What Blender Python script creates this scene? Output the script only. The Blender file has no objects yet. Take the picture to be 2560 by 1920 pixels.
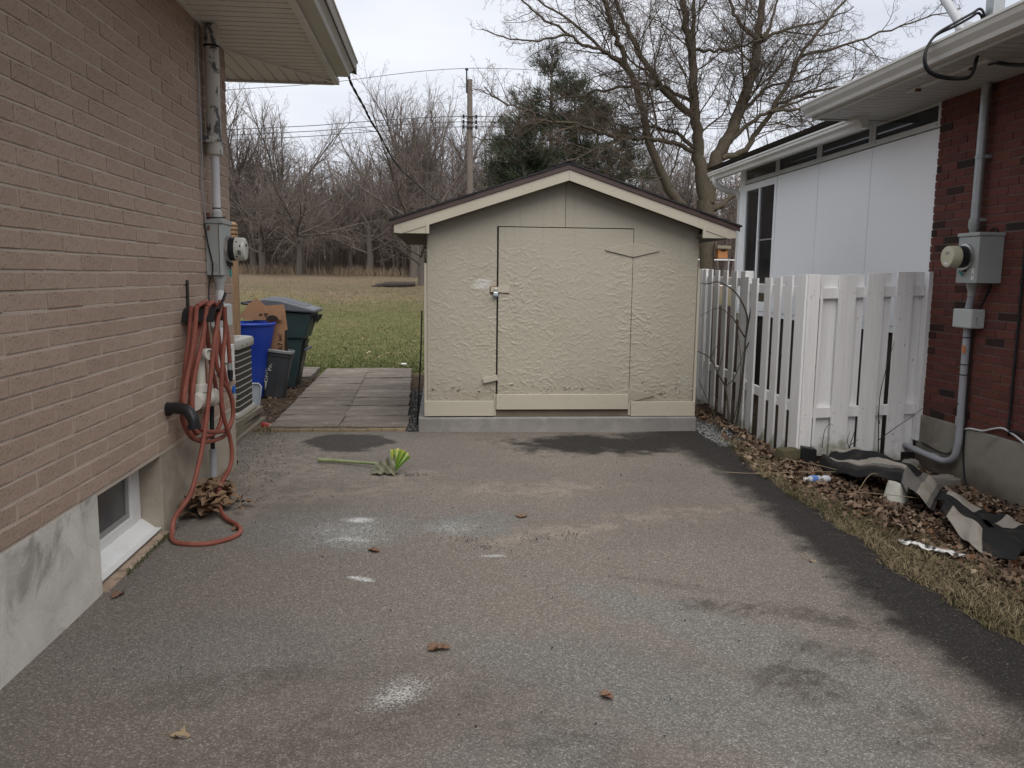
import bpy, math, random
import numpy as np
from mathutils import Vector, Matrix
R = math.radians
rnd = random.Random(7)
rng = np.random.default_rng(11)
scn = bpy.context.scene
col = scn.collection

# ------------------------------------------------------------------ camera
cam_d = bpy.data.cameras.new('camera'); cam = bpy.data.objects.new('camera', cam_d); col.objects.link(cam)
cam_d.sensor_fit = 'HORIZONTAL'; cam_d.sensor_width = 36.0; cam_d.lens = 36.0 * 2013.0 / 2560.0
cam_d.clip_start = 0.05; cam_d.clip_end = 2000.0
yaw, pitch, roll = R(5.1), R(7.6), 0.012
fw = Vector((math.sin(yaw) * math.cos(pitch), math.cos(yaw) * math.cos(pitch), -math.sin(pitch)))
r0 = Vector((math.cos(yaw), -math.sin(yaw), 0.0)); u0 = r0.cross(fw)
up = (u0 - roll * r0).normalized(); rt = fw.cross(up)
cam.matrix_world = Matrix(((rt.x, up.x, -fw.x, 0.0), (rt.y, up.y, -fw.y, 0.0), (rt.z, up.z, -fw.z, 1.5), (0, 0, 0, 1)))
scn.camera = cam

# ------------------------------------------------------------------ overcast sky, soft sun
SUN_EL, SUN_AZ = R(55), R(168)          # azimuth from +Y clockwise: behind the viewer, slightly to the right
wd = bpy.data.worlds.new('World'); scn.world = wd; wd.use_nodes = True
wt = wd.node_tree; wt.nodes.clear()
wo = wt.nodes.new('ShaderNodeOutputWorld'); wb = wt.nodes.new('ShaderNodeBackground')
sky = wt.nodes.new('ShaderNodeTexSky'); sky.sky_type = 'NISHITA'; sky.sun_disc = False
sky.sun_elevation = SUN_EL; sky.sun_rotation = SUN_AZ; sky.air_density = 1.0; sky.dust_density = 3.0
hs = wt.nodes.new('ShaderNodeHueSaturation'); hs.inputs['Saturation'].default_value = 0.45; hs.inputs['Value'].default_value = 1.0
wt.links.new(sky.outputs[0], hs.inputs['Color'])
tc = wt.nodes.new('ShaderNodeTexCoord'); mp = wt.nodes.new('ShaderNodeMapping'); mp.inputs['Scale'].default_value = (1.0, 1.0, 2.6)
nz = wt.nodes.new('ShaderNodeTexNoise'); nz.inputs['Scale'].default_value = 2.2; nz.inputs['Detail'].default_value = 5.0; nz.inputs['Roughness'].default_value = 0.5
wt.links.new(tc.outputs['Generated'], mp.inputs[0]); wt.links.new(mp.outputs[0], nz.inputs['Vector'])
cr = wt.nodes.new('ShaderNodeValToRGB')
cr.color_ramp.elements[0].position = 0.34; cr.color_ramp.elements[0].color = (5.3, 5.6, 6.35, 1)
cr.color_ramp.elements[1].position = 0.66; cr.color_ramp.elements[1].color = (7.4, 7.55, 8.0, 1)
wt.links.new(nz.outputs['Fac'], cr.inputs['Fac'])
mx = wt.nodes.new('ShaderNodeMix'); mx.data_type = 'RGBA'; mx.inputs['Factor'].default_value = 0.88
wt.links.new(hs.outputs[0], mx.inputs['A']); wt.links.new(cr.outputs[0], mx.inputs['B'])
wt.links.new(mx.outputs['Result'], wb.inputs['Color']); wb.inputs['Strength'].default_value = 0.062
wt.links.new(wb.outputs[0], wo.inputs['Surface'])
sl = bpy.data.lights.new('sun', 'SUN'); sl.energy = 1.5; sl.angle = R(60); sl.color = (1.0, 0.96, 0.9)
so = bpy.data.objects.new('sun', sl); col.objects.link(so)
sd = Vector((math.sin(SUN_AZ) * math.cos(SUN_EL), math.cos(SUN_AZ) * math.cos(SUN_EL), math.sin(SUN_EL)))
so.rotation_euler = sd.to_track_quat('Z', 'Y').to_euler(); so.location = (0, -5, 12)
vs = scn.view_settings
scn.display_settings.display_device = 'sRGB'
vs.view_transform = 'Standard'; vs.look = 'None'; vs.gamma = 1.0; vs.use_curve_mapping = False; vs.exposure = 1.17

# ------------------------------------------------------------------ mesh helpers
WL = {}

def np_mesh(name, V, F, attr=None, colr=None):
    """V (n,3), F list of index arrays each (m,k)."""
    me = bpy.data.meshes.new(name)
    V = np.asarray(V, np.float32)
    me.vertices.add(len(V)); me.vertices.foreach_set('co', V.ravel())
    Fs = [np.asarray(f, np.int32) for f in F if len(f)]
    nl = sum(f.size for f in Fs); nf = sum(len(f) for f in Fs)
    me.loops.add(nl); me.polygons.add(nf)
    me.loops.foreach_set('vertex_index', np.concatenate([f.ravel() for f in Fs]))
    tot = np.concatenate([np.full(len(f), f.shape[1], np.int32) for f in Fs])
    st = np.concatenate([[0], np.cumsum(tot)[:-1]]).astype(np.int32)
    me.polygons.foreach_set('loop_start', st)
    me.update(calc_edges=True)
    if attr is not None:
        a = me.attributes.new('rnd', 'FLOAT', 'POINT'); a.data.foreach_set('value', np.asarray(attr, np.float32))
    if colr is not None:
        a = me.attributes.new('tint', 'FLOAT_COLOR', 'POINT'); a.data.foreach_set('color', np.asarray(colr, np.float32).ravel())
    return me

class MB:
    def __init__(s): s.v = []; s.f = []; s.a = []
    def add(s, V, F, a=0.0):
        b = len(s.v); s.v += [tuple(p) for p in V]; s.f += [tuple(i + b for i in f) for f in F]; s.a += [a] * len(V)
        return s
    def box(s, x0, x1, y0, y1, z0, z1, a=0.0):
        x0, x1 = min(x0, x1), max(x0, x1); y0, y1 = min(y0, y1), max(y0, y1); z0, z1 = min(z0, z1), max(z0, z1)
        V = [(x0, y0, z0), (x1, y0, z0), (x1, y1, z0), (x0, y1, z0), (x0, y0, z1), (x1, y0, z1), (x1, y1, z1), (x0, y1, z1)]
        return s.add(V, [(0, 3, 2, 1), (4, 5, 6, 7), (0, 1, 5, 4), (1, 2, 6, 5), (2, 3, 7, 6), (3, 0, 4, 7)], a)
    def hexa(s, bot, top, a=0.0):
        return s.add(list(bot) + list(top), [(0, 3, 2, 1), (4, 5, 6, 7), (0, 1, 5, 4), (1, 2, 6, 5), (2, 3, 7, 6), (3, 0, 4, 7)], a)
    def obox(s, c, sx, sy, sz, M=None):
        M = M or Matrix.Identity(3)
        V = [Vector(c) + M @ Vector((i * sx / 2, j * sy / 2, k * sz / 2)) for k in (-1, 1) for i, j in ((-1, -1), (1, -1), (1, 1), (-1, 1))]
        return s.hexa(V[:4], V[4:])
    def bar(s, p, q, w, h, upv=(0, 0, 1)):
        p, q = Vector(p), Vector(q); d = (q - p).normalized(); u = Vector(upv)
        sd_ = d.cross(u); sd_ = sd_.normalized() if sd_.length > 1e-6 else Vector((1, 0, 0)); u = sd_.cross(d)
        c = [(-w / 2, -h / 2), (w / 2, -h / 2), (w / 2, h / 2), (-w / 2, h / 2)]
        return s.hexa([p + sd_ * a + u * b for a, b in c][::-1], [q + sd_ * a + u * b for a, b in c][::-1])
    def tube(s, pts, r, n=8, cap=True, a=0.0):
        P = [Vector(p) for p in pts]; m = len(P); rr = r if isinstance(r, (list, tuple)) else [r] * m
        T = [(P[min(i + 1, m - 1)] - P[max(i - 1, 0)]).normalized() for i in range(m)]
        u = T[0].orthogonal().normalized(); V = []; F = []
        for i in range(m):
            u = (u - T[i] * u.dot(T[i])); u = u.normalized() if u.length > 1e-6 else T[i].orthogonal().normalized()
            w = T[i].cross(u)
            for k in range(n):
                t = 2 * math.pi * k / n; V.append(P[i] + (u * math.cos(t) + w * math.sin(t)) * rr[i])
        for i in range(m - 1):
            for k in range(n):
                k2 = (k + 1) % n; F.append((i * n + k, i * n + k2, (i + 1) * n + k2, (i + 1) * n + k))
        if cap: F += [tuple(range(n))[::-1], tuple(range((m - 1) * n, m * n))]
        return s.add(V, F, a)
    def lathe(s, prof, c=(0, 0, 0), axis=(0, 0, 1), n=24, cap=True):
        c = Vector(c); d = Vector(axis).normalized(); u = d.orthogonal().normalized(); w = d.cross(u); V = []; F = []
        for r_, h in prof:
            for k in range(n):
                t = 2 * math.pi * k / n; V.append(c + d * h + (u * math.cos(t) + w * math.sin(t)) * r_)
        for i in range(len(prof) - 1):
            for k in range(n):
                k2 = (k + 1) % n; F.append((i * n + k, i * n + k2, (i + 1) * n + k2, (i + 1) * n + k))
        if cap: F += [tuple(range(n))[::-1], tuple(range((len(prof) - 1) * n, len(prof) * n))]
        return s.add(V, F)
    def prism(s, poly, d):
        n = len(poly); d = Vector(d); P = [Vector(p) for p in poly]
        return s.add(P + [p + d for p in P], [tuple(range(n))[::-1], tuple(range(n, 2 * n))] + [(i, (i + 1) % n, (i + 1) % n + n, i + n) for i in range(n)])
    def mesh(s, name, attr=False):
        me = bpy.data.meshes.new(name); me.from_pydata([tuple(v) for v in s.v], [], s.f); me.update()
        if attr:
            a = me.attributes.new('rnd', 'FLOAT', 'POINT'); a.data.foreach_set('value', s.a)
        return me
    def build(s, name, m, parent=None, **k): return put(name, s.mesh(name, k.pop('attr', False)), m, parent, **k)

def put(name, me, m, parent=None, smooth=False, bevel=0.0, local=False, label=None, cat=None, group=None, kind=None, loc=None, fix=True):
    o = bpy.data.objects.new(name, me); col.objects.link(o)
    if m is not None and not me.materials: me.materials.append(m)
    if fix and len(me.polygons) < 20000:
        import bmesh
        b = bmesh.new(); b.from_mesh(me); bmesh.ops.recalc_face_normals(b, faces=b.faces); b.to_mesh(me); b.free()
    if smooth:
        me.polygons.foreach_set('use_smooth', [True] * len(me.polygons))
        if smooth == 'auto':
            try: me.set_sharp_from_angle(angle=R(35))
            except Exception: pass
    if bevel:
        b = o.modifiers.new('bevel', 'BEVEL'); b.width = bevel; b.segments = 2; b.limit_method = 'ANGLE'; b.angle_limit = R(40)
    w = Vector((0, 0, 0))
    if parent is not None:
        o.parent = parent
        if not local: o.location = -WL.get(parent.name, Vector((0, 0, 0)))
    if loc is not None: o.location = o.location + Vector(loc); w = Vector(loc)
    WL[o.name] = w
    tag(o, label, cat, group, kind)
    return o

def tag(o, label=None, cat=None, group=None, kind=None):
    if label: o['label'] = label
    if cat: o['category'] = cat
    if group: o['group'] = group
    if kind: o['kind'] = kind
    return o

def thing(name, label, cat, loc=(0, 0, 0), rz=0.0, group=None):
    o = bpy.data.objects.new(name, None); col.objects.link(o); o.location = loc; o.rotation_euler = (0, 0, rz)
    o.empty_display_size = 0.1
    WL[o.name] = Vector(loc); return tag(o, label, cat, group)

def inst(name, me, parent, loc, rot=(0, 0, 0), scale=(1, 1, 1)):
    """a piece sharing mesh data; loc is a world position, parent only translated"""
    o = bpy.data.objects.new(name, me); col.objects.link(o); o.parent = parent
    o.location = Vector(loc) - WL.get(parent.name, Vector((0, 0, 0))); o.rotation_euler = rot; o.scale = scale
    return o

def text_mesh(txt, size, depth=0.0):
    c = bpy.data.curves.new('lettering', 'FONT'); c.body = txt; c.size = size; c.extrude = depth; c.align_x = 'CENTER'; c.align_y = 'CENTER'
    o = bpy.data.objects.new('lettering', c); col.objects.link(o)
    bpy.context.view_layer.update()
    me = bpy.data.meshes.new_from_object(o.evaluated_get(bpy.context.evaluated_depsgraph_get()))
    bpy.data.objects.remove(o); bpy.data.curves.remove(c)
    return me

def spl(pts, n=6):
    """Catmull-Rom through points"""
    P = [Vector(p) for p in pts]; P = [2 * P[0] - P[1]] + P + [2 * P[-1] - P[-2]]; out = []
    for i in range(1, len(P) - 2):
        a, b, c, d = P[i - 1:i + 3]
        for k in range(n):
            t = k / n
            out.append(0.5 * ((2 * b) + (c - a) * t + (2 * a - 5 * b + 4 * c - d) * t * t + (3 * b - a - 3 * c + d) * t ** 3))
    out.append(P[-2]); return out

# ------------------------------------------------------------------ material helpers
class NT:
    def __init__(s, name):
        s.m = bpy.data.materials.new(name); s.m.use_nodes = True; s.t = s.m.node_tree; s.p = s.t.nodes['Principled BSDF']
        s.tc = s.t.nodes.new('ShaderNodeTexCoord'); s.P = s.tc.outputs['Object']
    def node(s, ty, **k):
        n = s.t.nodes.new(ty)
        for a, v in k.items(): setattr(n, a, v)
        return n
    def lk(s, a, i):
        if hasattr(a, 'node'): s.t.links.new(a, i)
        else: i.default_value = a
    def m_(s, op, a, b=0.0, c=None, clamp=False):
        n = s.node('ShaderNodeMath', operation=op, use_clamp=clamp); s.lk(a, n.inputs[0]); s.lk(b, n.inputs[1])
        if c is not None: s.lk(c, n.inputs[2])
        return n.outputs[0]
    def noise(s, sc, det=3.0, rough=0.55, vec=None, out='Fac', dist=0.0):
        n = s.node('ShaderNodeTexNoise'); n.inputs['Scale'].default_value = sc; n.inputs['Detail'].default_value = det
        n.inputs['Roughness'].default_value = rough; n.inputs['Distortion'].default_value = dist
        s.lk(vec if vec is not None else s.P, n.inputs['Vector']); return n.outputs[out]
    def vor(s, sc, vec=None, out='Distance', feat='F1', rand=1.0):
        n = s.node('ShaderNodeTexVoronoi', feature=feat); n.inputs['Scale'].default_value = sc; n.inputs['Randomness'].default_value = rand
        s.lk(vec if vec is not None else s.P, n.inputs['Vector']); return n.outputs[out]
    def mapv(s, scale=(1, 1, 1), rot=(0, 0, 0), loc=(0, 0, 0), vec=None):
        n = s.node('ShaderNodeMapping'); n.inputs['Scale'].default_value = scale; n.inputs['Rotation'].default_value = rot; n.inputs['Location'].default_value = loc
        s.lk(vec if vec is not None else s.P, n.inputs['Vector']); return n.outputs[0]
    def ramp(s, f, stops, interp='LINEAR'):
        n = s.node('ShaderNodeValToRGB'); e = n.color_ramp; e.interpolation = interp
        while len(e.elements) < len(stops): e.elements.new(0.5)
        for i, (p, c) in enumerate(stops):
            e.elements[i].position = p; c = c if isinstance(c, tuple) else (c, c, c); e.elements[i].color = (*c[:3], 1)
        s.lk(f, n.inputs['Fac']); return n.outputs['Color']
    def step(s, f, a, b):
        n = s.node('ShaderNodeMapRange', interpolation_type='SMOOTHSTEP'); s.lk(f, n.inputs['Value'])
        n.inputs['From Min'].default_value = a; n.inputs['From Max'].default_value = b; return n.outputs['Result']
    def mix(s, f, a, b, mode='MIX'):
        n = s.node('ShaderNodeMix', data_type='RGBA', blend_type=mode); s.lk(f, n.inputs['Factor'])
        for v, i in ((a, 'A'), (b, 'B')):
            if isinstance(v, tuple): n.inputs[i].default_value = (*v[:3], 1)
            elif isinstance(v, (int, float)): n.inputs[i].default_value = (v, v, v, 1)
            else: s.t.links.new(v, n.inputs[i])
        return n.outputs['Result']
    def xyz(s, vec=None):
        n = s.node('ShaderNodeSeparateXYZ'); s.lk(vec if vec is not None else s.P, n.inputs[0]); return n.outputs
    def attr(s, name, out='Fac'):
        n = s.node('ShaderNodeAttribute'); n.attribute_name = name; return n.outputs[out]
    def orand(s): return s.node('ShaderNodeObjectInfo').outputs['Random']
    def ell(s, cx, cy, rx, ry, soft=0.35, warp=None, rot=0.0):
        """soft-edged spot on the ground around (cx,cy)"""
        v = s.mapv((1 / rx, 1 / ry, 0.0), (0, 0, 0), (0, 0, 0), s.mapv((1, 1, 1), (0, 0, -rot), (0, 0, 0), s.mapv(loc=(-cx, -cy, 0))))
        n = s.node('ShaderNodeVectorMath', operation='LENGTH'); s.t.links.new(v, n.inputs[0]); d = n.outputs['Value']
        if warp is not None: d = s.m_('ADD', d, warp)
        return s.m_('SUBTRACT', 1.0, s.step(d, 1.0 - soft, 1.0 + soft))
    def bump(s, h, st=0.3, dist=0.01, prev=None):
        n = s.node('ShaderNodeBump'); n.inputs['Strength'].default_value = st; n.inputs['Distance'].default_value = dist
        s.lk(h, n.inputs['Height'])
        if prev is not None: s.t.links.new(prev, n.inputs['Normal'])
        return n.outputs['Normal']
    def done(s, colr, rough=0.7, nrm=None, metal=0.0, spec=0.3):
        if isinstance(colr, tuple): s.p.inputs['Base Color'].default_value = (*colr[:3], 1)
        else: s.t.links.new(colr, s.p.inputs['Base Color'])
        s.lk(rough, s.p.inputs['Roughness']); s.p.inputs['Metallic'].default_value = metal; s.p.inputs['Specular IOR Level'].default_value = spec
        if nrm is not None: s.t.links.new(nrm, s.p.inputs['Normal'])
        return s.m

def plain(name, c, rough=0.6, var=0.18, vs_=3.0, fine=0.10, fs=60.0, bump=0.15, bs=120.0, metal=0.0, spec=0.3, dirt=None, damt=0.35, ds=2.2):
    n = NT(name); a = n.noise(vs_, 4); b = n.noise(fs, 3)
    k = n.m_('ADD', n.m_('MULTIPLY_ADD', a, 2 * var, 1 - var), n.m_('MULTIPLY_ADD', b, 2 * fine, -fine))
    cc = n.mix(1.0, c, n.ramp(k, [(0.0, 0.0), (1.0, 1.0)]), 'MULTIPLY')
    v = n.node('ShaderNodeVectorMath', operation='SCALE'); v.inputs[0].default_value = c[:3]; n.lk(k, v.inputs['Scale']); cc = v.outputs[0]
    if dirt: cc = n.mix(n.m_('MULTIPLY', n.step(n.noise(ds, 6, 0.65), 0.45, 0.75), damt), cc, dirt)
    rg = n.m_('MULTIPLY_ADD', b, 0.2, rough - 0.1)
    nr = n.bump(n.noise(bs, 3), bump, 0.004) if bump else None
    return n.done(cc, rg, nr, metal, spec)
# ------------------------------------------------------------------ materials
M = {}
# left house brick: tan-brown rough face with pale and dark flecks
n = NT('brick_tan')
k = n.m_('FRACT', n.m_('ADD', n.orand(), n.attr('rnd')))
base = n.ramp(k, [(0.0, (0.350, 0.258, 0.200)), (0.35, (0.392, 0.293, 0.230)), (0.7, (0.432, 0.328, 0.260)), (1.0, (0.335, 0.245, 0.194))])
base = n.mix(n.m_('MULTIPLY', n.noise(1.1, 3), 0.5), base, (0.392, 0.296, 0.236))
fl = n.vor(130, out='Color'); flx = n.xyz(fl)[0]
base = n.mix(n.m_('MULTIPLY', n.step(flx, 0.92, 0.95), 0.5), base, (0.52, 0.44, 0.37))
base = n.mix(n.m_('MULTIPLY', n.m_('SUBTRACT', 1.0, n.step(flx, 0.07, 0.12)), 0.55), base, (0.11, 0.07, 0.055))
base = n.mix(n.m_('MULTIPLY', n.noise(160, 2), 0.5), base, (0.365, 0.272, 0.213))
nr = n.bump(n.noise(140, 4, 0.7), 0.28, 0.004)
M['brick_tan'] = n.done(base, 0.9, nr, spec=0.15)
M['mortar_tan'] = plain('mortar_tan', (0.47, 0.40, 0.335), 0.95, 0.15, 2.0, 0.15, 90, 0.4, 140, dirt=(0.36, 0.28, 0.22), damt=0.5)
# right house brick: dark red, mixed
n = NT('brick_red')
k = n.m_('FRACT', n.m_('ADD', n.orand(), n.attr('rnd')))
base = n.ramp(k, [(0.0, (0.060, 0.024, 0.020)), (0.08, (0.030, 0.023, 0.021)), (0.13, (0.115, 0.043, 0.033)), (0.5, (0.150, 0.055, 0.042)), (0.8, (0.132, 0.046, 0.037)), (1.0, (0.104, 0.046, 0.038))])
base = n.mix(n.m_('MULTIPLY', n.step(n.noise(45, 5, 0.7), 0.5, 0.8), 0.6), base, (0.050, 0.022, 0.019))
base = n.mix(n.m_('MULTIPLY', n.step(n.noise(28, 4, 0.7), 0.62, 0.8), 0.35), base, (0.21, 0.15, 0.125))
nr = n.bump(n.noise(70, 5, 0.7, vec=n.mapv((1, 1, 0.45))), 0.8, 0.008)
M['brick_red'] = n.done(base, 0.85, nr, spec=0.2)
M['mortar_grey'] = plain('mortar_grey', (0.135, 0.100, 0.088), 0.95, 0.2, 2.0, 0.15, 90, 0.4, 140)
# foundation, parged grey with dark blotches / beige
def concrete(name, c, c2, c3, s1=2.5, foot_c=None, arch=False):
    n = NT(name); a = n.noise(s1, 6, 0.6, dist=0.6); b = n.noise(s1 * 5, 5, 0.65)
    cc = n.mix(n.step(a, 0.35, 0.7), c, c2)
    cc = n.mix(n.m_('MULTIPLY', n.step(n.noise(s1 * 1.3, 5, 0.6, vec=n.mapv(loc=(3, 5, 1)), dist=0.8), 0.50, 0.70), 0.75), cc, c3)
    cc = n.mix(n.m_('MULTIPLY', b, 0.25), cc, (0.12, 0.11, 0.10))
    if foot_c:
        z = n.xyz()[2]; w = n.m_('ADD', z, n.m_('MULTIPLY_ADD', n.noise(2.2, 4), 0.4, -0.2))
        cc = n.mix(n.m_('MULTIPLY', n.m_('SUBTRACT', 1.0, n.step(w, -0.12, 0.14)), 0.75), cc, foot_c)  # changes to this tone towards the bottom, edge ragged by noise
    h = n.m_('ADD', n.noise(60, 5, 0.7), n.m_('MULTIPLY', n.noise(7, 4), 1.4))
    return n.done(cc, 0.9, n.bump(h, 0.4, 0.008), spec=0.2)
M['parge_grey'] = concrete('parge_grey', (0.74, 0.71, 0.65), (0.60, 0.575, 0.525), (0.22, 0.205, 0.175), 2.6)
M['concrete_beige'] = concrete('concrete_beige', (0.44, 0.39, 0.32), (0.36, 0.315, 0.255), (0.25, 0.212, 0.165), 1.6)
M['concrete_sill'] = concrete('concrete_sill', (0.46, 0.36, 0.27), (0.30, 0.22, 0.16), (0.17, 0.125, 0.09), 9.0)
M['concrete_right'] = concrete('concrete_right', (0.31, 0.292, 0.250), (0.26, 0.243, 0.207), (0.17, 0.148, 0.112), 1.9, foot_c=(0.085, 0.062, 0.042))
M['concrete_slab'] = concrete('concrete_slab', (0.23, 0.222, 0.212), (0.185, 0.18, 0.172), (0.30, 0.282, 0.265), 3.0, foot_c=(0.26, 0.245, 0.225))
# asphalt ------------------------------------------------------------
n = NT('asphalt')                    # stains and marks come from the sheet's own 'tint' (tar, chalk, sand) and 'stain' (dark, teal, fade)
gr = n.xyz(n.vor(185, out='Color'))[0]
msk = n.node('ShaderNodeSeparateColor'); n.t.links.new(n.attr('tint', 'Color'), msk.inputs[0]); tar, ch, sand = msk.outputs
ms2 = n.node('ShaderNodeSeparateColor'); n.t.links.new(n.attr('stain', 'Color'), ms2.inputs[0]); dark, teal, fade = ms2.outputs
base = n.ramp(gr, [(0.0, (0.110, 0.095, 0.082)), (0.35, (0.140, 0.122, 0.105)), (0.75, (0.172, 0.151, 0.131)), (0.9, (0.216, 0.192, 0.168)), (1.0, (0.32, 0.29, 0.262))])
base = n.mix(n.m_('MULTIPLY', fade, 0.5), base, n.ramp(gr, [(0.0, (0.080, 0.069, 0.061)), (1.0, (0.165, 0.143, 0.128))]))
base = n.mix(n.m_('MULTIPLY', teal, 0.38), base, n.ramp(gr, [(0.0, (0.080, 0.094, 0.094)), (0.7, (0.142, 0.160, 0.158)), (1.0, (0.27, 0.29, 0.285))]))
base = n.mix(n.m_('MULTIPLY', dark, 0.66), base, n.ramp(gr, [(0.0, (0.028, 0.024, 0.020)), (1.0, (0.085, 0.072, 0.060))]))
base = n.mix(n.m_('MULTIPLY', sand, 0.75), base, n.ramp(gr, [(0.0, (0.17, 0.140, 0.113)), (1.0, (0.36, 0.305, 0.25))]))
tarc = n.ramp(gr, [(0.0, (0.014, 0.0125, 0.012)), (0.85, (0.026, 0.0235, 0.022)), (0.97, (0.045, 0.040, 0.037)), (1.0, (0.12, 0.11, 0.10))])
base = n.mix(n.m_('MULTIPLY', tar, 0.97), base, tarc)
chm = n.m_('MULTIPLY', ch, n.step(n.m_('ADD', gr, n.m_('MULTIPLY', ch, 0.6)), 0.45, 1.15))
base = n.mix(n.m_('MULTIPLY', chm, 0.85), base, (0.60, 0.61, 0.60))
hgt = n.m_('MULTIPLY', n.vor(185), -1.0)
M['asphalt'] = n.done(base, 0.88, n.bump(hgt, 0.35, 0.005), spec=0.2)
# terrain --------------------------------------------------------------
n = NT('turf')
X, Y, Z_ = n.xyz()
g = n.noise(0.7, 6, 0.65); g2 = n.noise(5, 6, 0.7); g3 = n.noise(45, 4, 0.7)
far = n.m_('ADD', Y, n.m_('MULTIPLY_ADD', g, 16.0, -8.0))
green = n.mix(n.step(g2, 0.35, 0.65), (0.082, 0.092, 0.034), (0.140, 0.130, 0.056))
straw = n.mix(n.step(g2, 0.35, 0.65), (0.165, 0.130, 0.066), (0.225, 0.178, 0.095))
brown = n.mix(n.step(g2, 0.35, 0.65), (0.115, 0.087, 0.062), (0.172, 0.132, 0.092))
fieldc = n.mix(n.step(far, 19, 27), green, n.mix(n.step(n.noise(0.22, 3, vec=n.mapv((0.35, 1, 1))), 0.42, 0.58), straw, green))
fieldc = n.mix(n.m_('MULTIPLY', n.step(far, 19, 30), 0.92), fieldc, brown)
fieldc = n.mix(n.m_('MULTIPLY', n.step(g3, 0.55, 0.75), 0.4), fieldc, (0.20, 0.16, 0.09))
soil = n.mix(n.step(n.noise(11, 6, 0.7), 0.35, 0.65), (0.035, 0.025, 0.018), (0.080, 0.058, 0.040))
fieldc = n.mix(n.m_('SUBTRACT', 1.0, n.step(n.m_('ADD', Y, n.m_('MULTIPLY', g2, 0.8)), 12.6, 13.4)), fieldc, soil)
M['turf'] = n.done(fieldc, 0.95, n.bump(n.m_('ADD', g3, n.m_('MULTIPLY', g2, 1.2)), 0.7, 0.04), spec=0.1)
def by_attr(name, stops, rough=0.8, bump=0.0, spec=0.15, trans=0.0):
    n = NT(name); c = n.ramp(n.attr('rnd'), stops)
    c = n.mix(n.m_('MULTIPLY', n.noise(25, 3), 0.35), c, n.mix(0.6, c, (0.02, 0.015, 0.01)))
    m = n.done(c, rough, n.bump(n.noise(60, 3), bump, 0.004) if bump else None, spec=spec)
    return m
M['litter'] = by_attr('dead_leaf', [(0.0, (0.066, 0.040, 0.027)), (0.25, (0.115, 0.074, 0.050)), (0.55, (0.178, 0.122, 0.084)), (0.82, (0.26, 0.190, 0.134)), (0.92, (0.36, 0.28, 0.205)), (0.96, (0.17, 0.078, 0.042)), (1.0, (0.20, 0.10, 0.055))], 0.75, 0.3)
M['blade_green'] = by_attr('lawn_grass', [(0.0, (0.050, 0.068, 0.018)), (0.4, (0.095, 0.112, 0.036)), (0.65, (0.175, 0.162, 0.074)), (1.0, (0.29, 0.235, 0.135))])
M['blade_straw'] = by_attr('dry_grass', [(0.0, (0.078, 0.076, 0.036)), (0.3, (0.155, 0.126, 0.072)), (0.7, (0.255, 0.205, 0.125)), (1.0, (0.36, 0.295, 0.19))])
M['reed'] = by_attr('tall_dry_grass', [(0.0, (0.15, 0.112, 0.075)), (1.0, (0.27, 0.205, 0.145))])
M['gravel'] = by_attr('gravel_stone', [(0.0, (0.075, 0.075, 0.078)), (0.5, (0.165, 0.165, 0.168)), (1.0, (0.34, 0.335, 0.325))], 0.9, 0.3)
M['slag'] = by_attr('dark_gravel_stone', [(0.0, (0.028, 0.030, 0.033)), (0.7, (0.085, 0.088, 0.092)), (1.0, (0.22, 0.205, 0.185))], 0.9, 0.3)
# painted OSB
n = NT('tan_paint_board')
X, Y, Z_ = n.xyz(); a = n.noise(1.5, 4); b = n.noise(40, 4)
c = n.ramp(n.m_('MULTIPLY_ADD', b, 0.25, n.m_('MULTIPLY', a, 0.75)), [(0.3, (0.322, 0.298, 0.240)), (0.7, (0.356, 0.331, 0.272))])
stk_ = n.step(n.noise(5, 5, 0.65, vec=n.mapv((3.2, 1, 0.22))), 0.52, 0.74)
c = n.mix(n.m_('MULTIPLY', stk_, 0.22), c, (0.22, 0.195, 0.145))
spl_ = n.m_('MULTIPLY', n.m_('SUBTRACT', 1.0, n.step(n.m_('ADD', Z_, n.m_('MULTIPLY_ADD', n.noise(5, 5, 0.65), 0.5, -0.25)), 0.16, 0.60)), 0.5)
c = n.mix(spl_, c, (0.19, 0.165, 0.125))
scf = n.node('ShaderNodeVectorMath', operation='LENGTH'); n.t.links.new(n.mapv((1 / 0.10, 0, 1 / 0.055), (0, 0, 0), (0, 0, 0), n.mapv(loc=(-0.40, 0, -1.43))), scf.inputs[0])
c = n.mix(n.m_('MULTIPLY', n.m_('SUBTRACT', 1.0, n.step(n.m_('ADD', scf.outputs['Value'], n.m_('MULTIPLY_ADD', n.noise(22, 4, 0.7), 1.6, -0.8)), 0.5, 1.2)), 0.65), c, (0.50, 0.49, 0.47))
hgt = n.attr('rnd')                        # where flakes have lifted and the paint has cracked the raw board shows
c = n.mix(n.m_('MULTIPLY', n.step(n.m_('MULTIPLY', hgt, n.step(n.noise(24, 4, 0.7), 0.42, 0.56)), 0.30, 0.55), 0.9), c, (0.075, 0.053, 0.034))
M['osb'] = n.done(c, n.m_('MULTIPLY_ADD', b, 0.2, 0.42), n.bump(n.noise(170, 3), 0.12, 0.003), spec=0.4)
n = NT('tan_paint_trim')
a = n.noise(2, 4); kn = n.vor(7.0, vec=n.mapv((1, 1, 2.2)))
c = n.ramp(a, [(0.3, (0.375, 0.348, 0.280)), (0.7, (0.408, 0.380, 0.310))])
c = n.mix(n.m_('MULTIPLY', n.m_('SUBTRACT', 1.0, n.step(kn, 0.035, 0.075)), 0.6), c, (0.17, 0.125, 0.075))
M['trim_tan'] = n.done(c, 0.5, n.bump(n.noise(14, 4, vec=n.mapv((0.3, 1, 6))), 0.15, 0.004), spec=0.35)
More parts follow.
